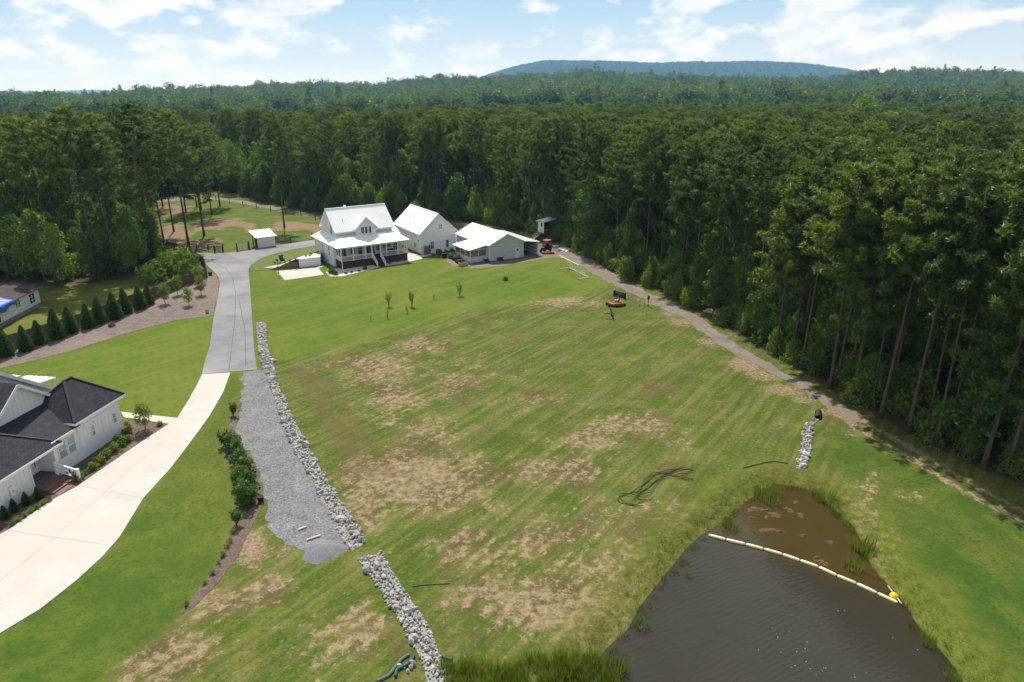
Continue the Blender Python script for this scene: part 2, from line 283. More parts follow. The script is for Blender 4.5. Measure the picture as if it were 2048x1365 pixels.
class MB:
    def __init__(s): s.v = []; s.f = []; s.uv = {}
    def add(s, vs, fs):
        o = len(s.v); s.v += [tuple(p) for p in vs]; s.f += [tuple(i + o for i in f) for f in fs]
    def box(s, x0, x1, y0, y1, z0, z1, M4=None):
        c = [(x0, y0, z0), (x1, y0, z0), (x1, y1, z0), (x0, y1, z0), (x0, y0, z1), (x1, y0, z1), (x1, y1, z1), (x0, y1, z1)]
        if M4 is not None: c = [tuple(M4 @ Vector(p)) for p in c]
        s.add(c, [(0, 3, 2, 1), (4, 5, 6, 7), (0, 1, 5, 4), (1, 2, 6, 5), (2, 3, 7, 6), (3, 0, 4, 7)]); return s
    def bar(s, p, q, w, h=None):
        p = Vector(p); q = Vector(q); d = q - p; L = d.length; h = h or w
        up = Vector((0, 0, 1)) if abs(d.normalized().z) < 0.95 else Vector((0, 1, 0))
        x = d.normalized(); y = up.cross(x).normalized(); z = x.cross(y)
        m = Matrix(((x.x, y.x, z.x, p.x), (x.y, y.y, z.y, p.y), (x.z, y.z, z.z, p.z), (0, 0, 0, 1)))
        return s.box(0, L, -w / 2, w / 2, -h / 2, h / 2, m)
    def tube(s, pts, rad, n=6, cap=True):
        pts = [Vector(p) for p in pts]; rr = rad if hasattr(rad, '__len__') else [rad] * len(pts)
        o = len(s.v); prev = None
        for i, p in enumerate(pts):
            d = (pts[min(i + 1, len(pts) - 1)] - pts[max(i - 1, 0)])
            d = d.normalized() if d.length > 1e-9 else Vector((0, 0, 1))
            if prev is None: prev = d.orthogonal().normalized()
            x = (prev - d * prev.dot(d)); x = x.normalized() if x.length > 1e-6 else d.orthogonal().normalized(); prev = x
            y = d.cross(x)
            for k in range(n):
                a = 2 * math.pi * k / n; q = p + (x * math.cos(a) + y * math.sin(a)) * rr[i]; s.v.append((q.x, q.y, q.z))
        for i in range(len(pts) - 1):
            for k in range(n):
                a = o + i * n + k; b = o + i * n + (k + 1) % n; s.f.append((a, b, b + n, a + n))
        if cap:
            s.f.append(tuple(o + k for k in reversed(range(n)))); t = o + (len(pts) - 1) * n; s.f.append(tuple(t + k for k in range(n)))
        return s
    def slab(s, pts, th):
        """polygon in 3-D extruded down along its normal"""
        P = [Vector(p) for p in pts]; nrm = Vector((0, 0, 0))
        for i in range(len(P)):
            a, b = P[i], P[(i + 1) % len(P)]; nrm += a.cross(b)
        nrm.normalize()
        if nrm.z < 0: P.reverse(); nrm = -nrm
        n = len(P); vs = P + [p - nrm * th for p in P]
        fs = [tuple(range(n)), tuple(reversed(range(n, 2 * n)))] + [(i, i + n, (i + 1) % n + n, (i + 1) % n) for i in range(n)]
        fs = fs[:2] + [tuple(reversed(f)) for f in fs[2:]]
        s.add(vs, fs); return s
    def prism(s, prof, y0, y1, axis='y'):
        """profile (x,z) extruded along y (or (y,z) along x)"""
        n = len(prof)
        if axis == 'y': vs = [(p[0], y0, p[1]) for p in prof] + [(p[0], y1, p[1]) for p in prof]
        else: vs = [(y0, p[0], p[1]) for p in prof] + [(y1, p[0], p[1]) for p in prof]
        s.add(vs, [tuple(range(n)), tuple(reversed(range(n, 2 * n)))] + [(i, i + n, (i + 1) % n + n, (i + 1) % n) for i in range(n)]); return s
    def build(s, name, material, parent=None, smooth=False, uvroof=False):
        me = bpy.data.meshes.new(name); me.from_pydata(s.v, [], s.f); me.materials.append(material)
        bm = bmesh.new(); bm.from_mesh(me); bmesh.ops.recalc_face_normals(bm, faces=bm.faces); bm.to_mesh(me); bm.free()
        if smooth:
            for p in me.polygons: p.use_smooth = True
        if uvroof:
            uv = me.uv_layers.new(name='UVMap')
            for p in me.polygons:
                n = p.normal; h = Vector((-n.y, n.x, 0)); h = h.normalized() if h.length > 1e-4 else Vector((1, 0, 0)); v2 = n.cross(h)
                for li in p.loop_indices:
                    c = me.vertices[me.loops[li].vertex_index].co; uv.data[li].uv = (c.dot(h), c.dot(v2))
        return link_obj(name, me, parent)
_unit = {}
def piece(name, material, parent, x0, x1, y0, y1, z0, z1, rot=None):
    """one small box object on a shared unit-cube mesh"""
    key = material.name
    if key not in _unit:
        b = MB().box(-.5, .5, -.5, .5, -.5, .5); me = bpy.data.meshes.new('piece_' + key); me.from_pydata(b.v, [], b.f); me.materials.append(material); _unit[key] = me
    o = link_obj(name, _unit[key], parent)
    o.location = ((x0 + x1) / 2, (y0 + y1) / 2, (z0 + z1) / 2); o.scale = (x1 - x0, y1 - y0, z1 - z0)
    if rot: o.rotation_euler = rot
    return o
def copy_tree(o, parent=None):
    c = o.copy(); COL.objects.link(c); c.parent = parent
    for ch in o.children: copy_tree(ch, c)
    return c

# ------------------------------------------------------------------ terrain
WATER_Z = -0.5
POND = smooth_poly(gs([(1900, 1352), (1884, 1319), (1840, 1271), (1810, 1234), (1799, 1211), (1777, 1182), (1755, 1160), (1735, 1140), (1722, 1112),
        (1712, 1084), (1699, 1056), (1673, 1038), (1659, 1019), (1637, 1001), (1618, 986), (1588, 980), (1555, 974), (1526, 992),
        (1492, 1012), (1470, 1034), (1452, 1056), (1415, 1071), (1385, 1097), (1359, 1130), (1322, 1178), (1292, 1215),
        (1274, 1258), (1237, 1285), (1222, 1308), (1196, 1322), (1165, 1375), (1150, 1500), (1300, 1900), (2000, 1900), (2060, 1500)], WATER_Z), 1)
CULV = g(1636, 836)
def height(x, y, pond=True):
    x = np.asarray(x, float); y = np.asarray(y, float)
    r = 0.16 * (fbm(x * 0.035 + 5, y * 0.035 + 2, 2) - 0.5)
    far = sstep(np.hypot(x, y - 90), 130, 420)
    r = r + far * 5.0 * (fbm(x * 0.006 + 1, y * 0.006 + 4, 3) - 0.55)
    # ground falls away towards the wooded valley on the left
    r = r - 9.0 * sstep(y - 0.25 * x, 260, 620) * sstep(-x - 0.05 * y, -120, 120)
    if pond:
        near = (x > -15) & (x < 45) & (y > 5) & (y < 62)
        if near.any():
            d = np.full(x.shape, 99.0); d[near] = poly_sdf(x[near], y[near], POND)
            d2 = d + 0.5 * (fbm(x * 0.8, y * 0.8, 3) - 0.5)
            bank = -0.62 + 0.66 * sstep(d2, -0.1, 2.6)
            bed = -0.62 - 0.9 * sstep(-d2, 0.0, 4.0)
            w = sstep(d2, 2.2, 3.4)
            r = np.where(d < 30, np.where(d2 < 0, bed, bank * (1 - w) + r * w), r)
    return r
def hz(x, y): return float(height(np.array([x]), np.array([y]))[0])

def axis_lines(a, b, step, lo, hi, grow=1.09):
    L = list(np.arange(a, b + 1e-6, step)); s = step; x = L[0]
    left = []
    while x > lo: s *= grow; x -= s; left.append(x)
    s = step; x = L[-1]; right = []
    while x < hi: s *= grow; x += s; right.append(x)
    return np.array(left[::-1] + L + right)
GX = axis_lines(-85, 62, 0.5, -9000, 9000); GY = axis_lines(24, 150, 0.5, -300, 12000)
XX, YY = np.meshgrid(GX, GY); ZZ = height(XX, YY)

def pmask(px_poly, soft=1.0, warp=1.2, smooth=1):
    P = smooth_poly(gs(px_poly), smooth) if smooth else gs(px_poly)
    wx = XX + warp * 2 * (fbm(XX * .25, YY * .25, 3) - .5); wy = YY + warp * 2 * (fbm(XX * .25 + 31, YY * .25 + 7, 3) - .5)
    near = (np.abs(XX) < 400) & (YY < 500) & (YY > -20)
    m = np.zeros(XX.shape); m[near] = 1 - sstep(poly_sdf(wx[near], wy[near], P), -soft, soft); return m
def blob(u, v, ru, rv, soft=0.7):
    """stain measured as an ellipse in the photograph, laid out on the ground"""
    c = g(u, v); e = g(u + ru, v); f = g(u, v - rv); a = math.hypot(e[0] - c[0], e[1] - c[1]); b = math.hypot(f[0] - c[0], f[1] - c[1]); t = math.atan2(f[1] - c[1], f[0] - c[0])
    dx = XX - c[0]; dy = YY - c[1]; q = (dx * math.cos(t) + dy * math.sin(t)) / b; p = (-dx * math.sin(t) + dy * math.cos(t)) / a
    r = np.sqrt(p * p + q * q) * .82 + 1.0 * (fbm(XX * .22 + 3, YY * .22, 4) - .5)
    return 1 - sstep(r, 1 - soft, 1 + soft * .5)
lawn = np.maximum.reduce([
    pmask([(-200, 800), (0, 735), (100, 715), (200, 690), (300, 655), (420, 628), (500, 560), (520, 760), (470, 800), (440, 900), (478, 960), (478, 1000), (462, 1070), (440, 1115), (372, 1215), (200, 1365), (-100, 1600), (-600, 1600)], .3, .3, 0),
    pmask([(500, 500), (505, 600), (540, 722), (600, 714), (700, 690), (830, 650), (930, 625), (1060, 606), (1170, 590), (1235, 570), (1190, 530), (1120, 505), (980, 520), (760, 520), (640, 480), (560, 490)], 1.0, 1.0)])
pasture = pmask([(318, 400), (430, 393), (520, 410), (640, 437), (640, 480), (506, 500), (430, 507), (330, 495)], 1.5, 1.0)
deep = pmask([(1640, 860), (1700, 862), (1900, 965), (2048, 1030), (2300, 1200), (2300, 1700), (1960, 1500), (1870, 1290), (1790, 1170), (1740, 1060), (1690, 960)], 1.2, 1.0)
deep = np.maximum(deep, .8 * pmask([(461, 746), (482, 746), (480, 805), (458, 837), (444, 896), (476, 960), (467, 1030), (440, 1115), (370, 1215), (200, 1365), (-100, 1600), (-600, 1600), (-300, 1300), (0, 1268), (205, 1115), (343, 936)], .4, .3, 0))
dry = np.zeros(XX.shape)
for b in [(760, 740, 90, 35, .8), (840, 690, 60, 18, .7), (800, 800, 80, 45, .7), (860, 860, 60, 40, .6), (800, 960, 120, 62, 1), (740, 1000, 60, 50, .9), (900, 930, 80, 30, .7), (960, 990, 60, 40, .5),
          (1270, 850, 80, 22, .75), (1180, 880, 90, 28, .7), (1340, 880, 50, 18, .6), (1120, 940, 80, 30, .8), (1080, 800, 120, 20, .45), (1100, 1225, 170, 48, .95), (1000, 1190, 90, 40, .7),
          (1220, 1150, 90, 45, .8), (1290, 1100, 60, 40, .5), (1250, 1020, 120, 30, .45), (960, 1090, 110, 35, .6), (1080, 1060, 100, 30, .5), (420, 1205, 65, 26, .8), (340, 1320, 80, 40, .7), (720, 1240, 40, 60, .7), (650, 1290, 60, 45, .5),
          (540, 1180, 60, 30, .55), (1130, 605, 55, 10, .9), (1090, 607, 40, 8, .7), (640, 735, 50, 16, .4), (1730, 1010, 35, 55, .9), (1810, 990, 30, 12, .7), (1770, 1090, 30, 40, .6), (880, 760, 120, 40, .45), (1400, 790, 90, 20, .3),
          (440, 448, 55, 12, .9), (350, 470, 30, 25, .8), (400, 490, 40, 10, .9), (500, 455, 18, 14, .8), (590, 452, 50, 10, .95), (640, 460, 30, 12, .7), (340, 420, 40, 12, .8)]:
    dry = np.maximum(dry, b[4] * blob(*b[:4]))
TRAIL_C = [(1075, 505), (1150, 510), (1195, 540), (1250, 572), (1310, 600), (1390, 640), (1440, 680), (1510, 722), (1590, 765), (1650, 800), (1720, 850), (1790, 890), (1860, 930), (1950, 985), (2048, 1035), (2250, 1130)]
def seg_dist(P, X, Y):
    d = np.full(X.shape, 1e9)
    for a, b in zip(P[:-1], P[1:]):
        ex, ey = b[0] - a[0], b[1] - a[1]; t = np.clip(((X - a[0]) * ex + (Y - a[1]) * ey) / (ex * ex + ey * ey), 0, 1)
        d = np.minimum(d, np.hypot(X - a[0] - t * ex, Y - a[1] - t * ey))
    return d
TR = gs(TRAIL_C)
dtrail = seg_dist(TR, XX, YY)
side = np.where(XX < np.interp(YY, [p[1] for p in TR][::-1], [p[0] for p in TR][::-1]), 1.0, 0.55)
dirt = np.zeros(XX.shape)
for b in [(1318, 606, 26, 7, .8), (1345, 628, 30, 6, .7), (1362, 645, 26, 9, .7), (1423, 684, 30, 12, .75), (1488, 730, 28, 13, .85), (1523, 752, 32, 10, .75), (1567, 783, 42, 13, .75), (1607, 802, 34, 11, .75), (1640, 826, 30, 9, .7), (1700, 868, 30, 10, .5), (1290, 598, 20, 5, .6), (500, 1090, 45, 45, .9), (560, 1100, 30, 20, .6)]: dirt = np.maximum(dirt, b[4] * blob(*b[:4]))
_lower = sstep(66 - YY, 0, 5)               # the trail turns into two earth tracks
_tr_side = XX - np.interp(YY, [p[1] for p in TR][::-1], [p[0] for p in TR][::-1])
for off in (-.8, .8):
    dirt = np.maximum(dirt, .95 * _lower * (1 - sstep(np.abs(_tr_side * .96 - off) + .5 * (fbm(XX * .8, YY * .8, 3) - .5), .22, .62)))
FOREST_EDGE = [(-900, 640), (-200, 590), (0, 568), (110, 572), (200, 566), (262, 560), (322, 512), (318, 470), (312, 420), (305, 402), (360, 388), (430, 384), (478, 392), (520, 402), (600, 418), (650, 428), (760, 434), (880, 440), (960, 446), (1040, 462), (1120, 488), (1160, 505),
               (1215, 538), (1262, 560), (1330, 588), (1400, 622), (1450, 656), (1500, 690), (1580, 732), (1650, 772), (1720, 815), (1800, 855), (1880, 895), (1960, 940), (2048, 985), (2300, 1100), (2700, 1250)]
FE = gs(FOREST_EDGE) + [(400, 20), (900, 20), (9000, 300), (9000, 12000), (-9000, 12000), (-9000, 300), (-300, 70)]
fsd = np.full(XX.shape, 1e3); nearf = (np.abs(XX) < 300) & (YY < 320); fsd[nearf] = poly_sdf(XX[nearf], YY[nearf], FE); fsd[~nearf] = np.where((YY[~nearf] > 300) | (XX[~nearf] > 290), -60, 60)
forest = 1 - sstep(fsd + 1.6 * (fbm(XX * .4, YY * .4, 3) - .5), -1.5, 1.0)
nearp = (XX > -15) & (XX < 50) & (YY > 5) & (YY < 65)
psd = np.full(XX.shape, 99.0); psd[nearp] = poly_sdf(XX[nearp], YY[nearp], POND)
bank = 1 - sstep(psd + 1.0 * (fbm(XX * .5, YY * .5, 3) - .5), 1.5, 5.0)
mud = 1 - sstep(psd + 0.6 * (fbm(XX * .9, YY * .9, 3) - .5), -0.2, 0.55)
rut = np.zeros(XX.shape)                       # mower ruts beside the stone drain
for off in (1.5, 2.6, 4.2):
    line = gs([(560, 735), (600, 800), (640, 880), (680, 950)]); line = [(p[0] + off, p[1]) for p in line]
    rut = np.maximum(rut, 0.8 * (1 - sstep(seg_dist(line, XX, YY) + .5 * (fbm(XX * .7, YY * .7, 2) - .5), .15, .6)))
yard = pmask([(-60, 640), (60, 600), (200, 585), (330, 545), (330, 600), (0, 720), (-200, 760)], 1.5, 1.0)

def ground_mat():
    m, nt, out = new_mat('ground_grass_and_soil'); L = nt.links
    b = nnode(nt, 'ShaderNodeBsdfPrincipled', Roughness=0.95); b.inputs['Specular IOR Level'].default_value = 0.08
    ge = nnode(nt, 'ShaderNodeNewGeometry')
    def noise(scale, detail=5, rough=0.55, stretch=None, rot=0, off=0):
        v = ge.outputs['Position']
        if stretch or off:
            mp = nnode(nt, 'ShaderNodeMapping'); mp.vector_type = 'TEXTURE' if stretch else 'POINT'
            if stretch: mp.inputs['Scale'].default_value = stretch; mp.inputs['Rotation'].default_value = (0, 0, rot)
            mp.inputs['Location'].default_value = (off, off * .7, 0); L.new(v, mp.inputs[0]); v = mp.outputs[0]
        n = nnode(nt, 'ShaderNodeTexNoise', Scale=scale, Detail=detail, Roughness=rough); L.new(v, n.inputs['Vector']); return n.outputs['Fac']
    def math_(op, a, bb, c=None):
        n = nnode(nt, 'ShaderNodeMath', operation=op)
        for i, x in enumerate((a, bb, c)):
            if x is None: continue
            if isinstance(x, (int, float)): n.inputs[i].default_value = x
            else: L.new(x, n.inputs[i])
        return n.outputs[0]
    def rng(x, a, c, lo=0, hi=1):
        n = nnode(nt, 'ShaderNodeMapRange', interpolation_type='SMOOTHSTEP'); L.new(x, n.inputs['Value'])
        n.inputs['From Min'].default_value = a; n.inputs['From Max'].default_value = c; n.inputs['To Min'].default_value = lo; n.inputs['To Max'].default_value = hi; return n.outputs[0]
    def mix(f, a, bb, blend='MIX'):
        n = nnode(nt, 'ShaderNodeMixRGB', blend_type=blend)
        for i, x in enumerate((f, a, bb)):
            if isinstance(x, tuple): n.inputs[i].default_value = c4(x)
            elif isinstance(x, (int, float)): n.inputs[i].default_value = x
            else: L.new(x, n.inputs[i])
        return n.outputs[0]
    def zone(name):
        a = nnode(nt, 'ShaderNodeAttribute'); a.attribute_name = name; s = nnode(nt, 'ShaderNodeSeparateColor'); L.new(a.outputs['Color'], s.inputs[0]); return s.outputs[0], s.outputs[1], s.outputs[2], a.outputs['Alpha']
    lawn_, dry_, for_, dirt_ = zone('zone_a'); deep_, bank_, mud_, rut_ = zone('zone_b')
    pasture_, yard_, _, _ = zone('zone_c')
    nb = noise(.05, 4); nm = noise(.35, 6, .6); nf = noise(1.6, 6, .65); ng = noise(7, 3, .7); nh = noise(3.6, 5, .7, None, 0, 13)
    st = noise(.55, 5, .6, (9, 1.0, 1), R(54)); st2 = noise(1.6, 4, .6, (12, 1.0, 1), R(54), 40)
    # rough field: dark green / yellow green mosaic with mowing streaks
    f = mix(rng(nm, .38, .64), (.058, .096, .009), (.122, .130, .028))
    f = mix(rng(st, .42, .66, 0, .55), f, (.150, .128, .052))
    f = mix(rng(nf, .48, .62, 0, .7), f, (.050, .098, .008))
    f = mix(rng(nh, .52, .62, 0, .7), f, (.038, .058, .010))
    f = mix(rng(nh, .46, .36, 0, .5), f, (.185, .170, .070))
    st3 = noise(1.5, 4, .6, (34, 1.0, 1), R(54), 90)
    f = mix(rng(st3, .50, .62, 0, .36), f, (.040, .066, .008)); f = mix(rng(st3, .47, .37, 0, .34), f, (.165, .165, .055))
    mow = nnode(nt, 'ShaderNodeTexWave', wave_type='BANDS', Scale=.26, Distortion=4.0, Detail=4); mow.inputs['Detail Scale'].default_value = .5; mpm = nnode(nt, 'ShaderNodeMapping'); mpm.inputs['Rotation'].default_value = (0, 0, R(36)); L.new(ge.outputs['Position'], mpm.inputs[0]); L.new(mpm.outputs[0], mow.inputs['Vector'])
    f = mix(math_('MULTIPLY', rng(mow.outputs['Fac'], .55, .95), rng(nb, .35, .6, .05, .45)), f, (.045, .062, .012))
    dd = math_('ADD', math_('MULTIPLY', dry_, .58), math_('MULTIPLY', math_('SUBTRACT', nm, .5), .9))
    dd = math_('ADD', dd, math_('MULTIPLY', math_('SUBTRACT', nf, .5), 1.5)); dd = math_('ADD', dd, math_('MULTIPLY', math_('SUBTRACT', st2, .5), 1.1)); dd = math_('ADD', dd, math_('MULTIPLY', math_('SUBTRACT', nh, .5), 1.5))
    straw = mix(rng(nf, .35, .65), (.150, .112, .060), (.300, .230, .136)); straw = mix(rng(nh, .52, .66, 0, .7), straw, (.095, .070, .036))
    umber = math_('ADD', math_('MULTIPLY', dry_, .5), math_('ADD', math_('MULTIPLY', math_('SUBTRACT', noise(.16, 5, .6, None, 0, 77), .5), 2.2), math_('MULTIPLY', math_('SUBTRACT', nf, .5), 1.2)))
    f = mix(rng(umber, .12, .5, 0, .78), f, mix(nh, (.060, .046, .022), (.120, .085, .042)))
    f = mix(rng(dd, .20, .56, 0, .88), f, straw)
    # kept lawn
    lw = mix(rng(nb, .35, .65), (.066, .116, .009), (.104, .142, .016)); lw = mix(rng(nm, .45, .75, 0, .5), lw, (.128, .140, .025)); lw = mix(rng(nf, .45, .75, 0, .6), lw, (.054, .088, .010)); lw = mix(rng(nh, .5, .66, 0, .5), lw, (.050, .080, .010)); lw = mix(rng(nh, .46, .34, 0, .35), lw, (.150, .160, .045))
    lw = mix(rng(st, .45, .66, 0, .5), lw, (.150, .146, .040)); lw = mix(rng(nm, .52, .40, 0, .35), lw, (.066, .112, .012))
    stripe = nnode(nt, 'ShaderNodeTexWave', wave_type='BANDS'); mp = nnode(nt, 'ShaderNodeMapping'); mp.inputs['Rotation'].default_value = (0, 0, R(-26)); L.new(ge.outputs['Position'], mp.inputs[0]); L.new(mp.outputs[0], stripe.inputs['Vector'])
    stripe.inputs['Scale'].default_value = .28; stripe.inputs['Distortion'].default_value = 1.5; stripe.inputs['Detail'].default_value = 2; stripe.inputs['Detail Scale'].default_value = .4
    lw = mix(math_('MULTIPLY', math_('MULTIPLY', stripe.outputs['Fac'], rng(nb, .4, .6)), .28), lw, (.128, .148, .030))
    dl = math_('ADD', math_('MULTIPLY', dry_, .6), math_('MULTIPLY', math_('SUBTRACT', nf, .5), 1.2)); lw = mix(rng(dl, .28, .6, 0, .85), lw, straw)
    c = mix(lawn_, f, lw)
    pc = mix(rng(nm, .4, .65), (.062, .104, .013), (.112, .126, .028)); pc = mix(rng(nf, .5, .75, 0, .6), pc, (.045, .072, .011))
    dp = math_('ADD', math_('MULTIPLY', dry_, 1.0), math_('MULTIPLY', math_('SUBTRACT', nm, .5), 1.3)); pc = mix(rng(dp, .42, .72), pc, mix(nf, (.145, .092, .058), (.25, .175, .115)))
    c = mix(pasture_, c, pc)
    dg = mix(rng(nm, .4, .65), (.044, .084, .011), (.082, .112, .018)); dg = mix(rng(nb, .45, .62, 0, .5), dg, (.105, .118, .022)); dg = mix(rng(nf, .5, .68, 0, .7), dg, (.032, .064, .008)); dg = mix(rng(nh, .5, .64, 0, .6), dg, (.026, .050, .007)); dg = mix(rng(dd, .34, .70), dg, straw)
    c = mix(deep_, c, dg)
    c = mix(math_('MULTIPLY', yard_, .8), c, mix(nm, (.075, .098, .014), (.150, .140, .034)))
    bk = mix(rng(nf, .4, .65), (.082, .098, .014), (.140, .148, .030)); c = mix(math_('MULTIPLY', bank_, .7), c, bk)
    c = mix(math_('MULTIPLY', rut_, .7), c, (.105, .070, .035))
    di = math_('ADD', dirt_, math_('ADD', math_('MULTIPLY', math_('SUBTRACT', nf, .5), 1.5), math_('MULTIPLY', math_('SUBTRACT', nh, .5), 1.4))); c = mix(rng(di, .38, .95), c, mix(rng(nh, .38, .62), (.150, .105, .068), (.285, .205, .140)))
    c = mix(mud_, c, mix(nf, (.035, .026, .013), (.085, .060, .030)))
    ff = mix(nm, (.045, .032, .020), (.10, .070, .045)); ff = mix(rng(nf, .48, .66), ff, (.035, .058, .012)); c = mix(for_, c, ff)
    c = mix(.35, c, mix(ng, (.55, .55, .55), (1.45, 1.45, 1.45)), 'MULTIPLY')
    L.new(c, b.inputs['Base Color'])
    hsum = math_('ADD', math_('MULTIPLY', nf, .7), math_('MULTIPLY', ng, .35))
    bp = nnode(nt, 'ShaderNodeBump', Strength=0.55, Distance=0.22); L.new(hsum, bp.inputs['Height']); L.new(bp.outputs[0], b.inputs['Normal'])
    L.new(b.outputs[0], out.inputs[0]); return m
M['ground'] = ground_mat()
def build_ground():
    ny, nx = XX.shape; V = np.stack([XX.ravel(), YY.ravel(), ZZ.ravel()], 1)
    i = np.arange(ny - 1)[:, None] * nx + np.arange(nx - 1)[None, :]; i = i.ravel()
    F = np.stack([i, i + 1, i + 1 + nx, i + nx], 1)
    me = np_mesh('ground', V, F, M['ground'], True)
    for nm, ch in (('zone_a', (lawn, dry, forest, dirt)), ('zone_b', (deep, bank, mud, rut)), ('zone_c', (pasture, yard, yard * 0, yard * 0))):
        a = me.color_attributes.new(nm, 'FLOAT_COLOR', 'POINT'); a.data.foreach_set('color', np.stack([q.ravel() for q in ch], 1).astype(np.float32).ravel())
    tag(link_obj('ground', me), kind='structure')
build_ground()

def sheet(name, poly, material, off=0.03, step=2.0, jitter=0.0, th=0.0, parent=None, zfun=None, kind='structure', smooth=0, freq=.9):
    """a sheet draped on the ground, boundary resampled, with a small edge thickness"""
    P = smooth_poly(poly, smooth) if smooth else list(poly); B = []
    seg = min(step, 0.5 if jitter else step)
    for i in range(len(P)):
        a, b = P[i], P[(i + 1) % len(P)]; n = max(1, int(math.dist(a, b) / seg))
        B += [(a[0] + (b[0] - a[0]) * k / n, a[1] + (b[1] - a[1]) * k / n) for k in range(n)]
    if jitter:
        Bx = np.array(B); B = list(zip(Bx[:, 0] + jitter * 2 * (fbm(Bx[:, 0] * freq, Bx[:, 1] * freq, 3) - .5), Bx[:, 1] + jitter * 2 * (fbm(Bx[:, 0] * freq + 50, Bx[:, 1] * freq, 3) - .5)))
    xs = [p[0] for p in B]; ys = [p[1] for p in B]
    gx, gy = np.meshgrid(np.arange(min(xs), max(xs), step), np.arange(min(ys), max(ys), step)); gx = gx.ravel(); gy = gy.ravel()
    keep = poly_sdf(gx, gy, B) < -0.35 * step if len(gx) else np.zeros(0, bool)
    pts = B + list(zip(gx[keep], gy[keep])); nb = len(B)
    res = delaunay_2d_cdt([Vector(p) for p in pts], [], [list(range(nb))], 1, 1e-5)
    V2 = np.array([(v.x, v.y) for v in res[0]]); F = [f for f in res[2]]
    Z = (height(V2[:, 0], V2[:, 1]) if zfun is None else zfun(V2[:, 0], V2[:, 1])) + off
    me = bpy.data.meshes.new(name); me.from_pydata([(p[0], p[1], z) for p, z in zip(V2, Z)], [], F); me.materials.append(material)
    bm = bmesh.new(); bm.from_mesh(me); bmesh.ops.recalc_face_normals(bm, faces=bm.faces)
    if sum(f.normal.z for f in bm.faces) < 0: bmesh.ops.reverse_faces(bm, faces=bm.faces)
    be = [e for e in bm.edges if e.is_boundary]; r = bmesh.ops.extrude_edge_only(bm, edges=be)
    for v in [x for x in r['geom'] if isinstance(x, bmesh.types.BMVert)]: v.co.z -= off + 0.08 + th
    bm.to_mesh(me); bm.free()
    o = link_obj(name, me, parent)
    if kind and parent is None: o['kind'] = kind
    return o

# pond water ------------------------------------------------------------------
def water_mat():
    m, nt, out = new_mat('murky_pond_water'); L = nt.links
    b = nnode(nt, 'ShaderNodeBsdfPrincipled', Roughness=0.07, IOR=1.33); b.inputs['Specular IOR Level'].default_value = 0.5
    ge = nnode(nt, 'ShaderNodeNewGeometry')
    at = nnode(nt, 'ShaderNodeAttribute'); at.attribute_name = 'shallow'
    n = nnode(nt, 'ShaderNodeTexNoise', Scale=0.5, Detail=5); L.new(ge.outputs['Position'], n.inputs['Vector'])
    ad = nnode(nt, 'ShaderNodeMath', operation='MULTIPLY_ADD'); ad.inputs[1].default_value = 0.8; L.new(n.outputs['Fac'], ad.inputs[0]); L.new(at.outputs['Fac'], ad.inputs[2])
    mr = nnode(nt, 'ShaderNodeMapRange', interpolation_type='SMOOTHSTEP'); mr.inputs['From Min'].default_value = .55; mr.inputs['From Max'].default_value = 1.45; L.new(ad.outputs[0], mr.inputs['Value'])
    mx = nnode(nt, 'ShaderNodeMixRGB'); mx.inputs[1].default_value = (0.031, 0.028, 0.020, 1); mx.inputs[2].default_value = (0.050, 0.036, 0.012, 1); L.new(mr.outputs[0], mx.inputs[0])
    L.new(mx.outputs[0], b.inputs['Base Color'])
    mp = nnode(nt, 'ShaderNodeMapping'); mp.inputs['Rotation'].default_value = (0, 0, R(62)); L.new(ge.outputs['Position'], mp.inputs[0])
    w = nnode(nt, 'ShaderNodeTexWave', Scale=0.9, Distortion=5.0, Detail=2.0); w.inputs['Detail Scale'].default_value = 1.2; L.new(mp.outputs[0], w.inputs['Vector'])
    n2 = nnode(nt, 'ShaderNodeTexNoise', Scale=3.5, Detail=3); L.new(mp.outputs[0], n2.inputs['Vector'])
    h = nnode(nt, 'ShaderNodeMath', operation='MULTIPLY_ADD'); h.inputs[1].default_value = .45; L.new(n2.outputs['Fac'], h.inputs[0]); L.new(w.outputs['Fac'], h.inputs[2])
    bp = nnode(nt, 'ShaderNodeBump', Strength=0.10, Distance=0.05); L.new(h.outputs[0], bp.inputs['Height']); L.new(bp.outputs[0], b.inputs['Normal'])
    L.new(b.outputs[0], out.inputs[0]); return m
M['water'] = water_mat()
def build_water():
    P = [(x, y) for x, y in POND]; cx = sum(p[0] for p in P) / len(P); cy_ = sum(p[1] for p in P) / len(P)
    o = sheet('pond_water', [(cx + (x - cx) * 1.06, cy_ + (y - cy_) * 1.06) for x, y in P], M['water'], 0.0, 0.8, zfun=lambda x, y: np.full(len(x), WATER_Z))
    me = o.data; co = np.zeros(len(me.vertices) * 3, np.float32); me.vertices.foreach_get('co', co); co = co.reshape(-1, 3)
    a = g(1416, 1072, WATER_Z); b = g(1797, 1208, WATER_Z); nx, ny = -(b[1] - a[1]), b[0] - a[0]; l = math.hypot(nx, ny)
    d = ((co[:, 0] - a[0]) * nx + (co[:, 1] - a[1]) * ny) / l
    sh = sstep(d, -2.5, 3.5) * 0.95 + 0.25 * sstep(co[:, 0], 17, 26)
    at = me.attributes.new('shallow', 'FLOAT', 'POINT'); at.data.foreach_set('value', sh.astype(np.float32))
build_water()

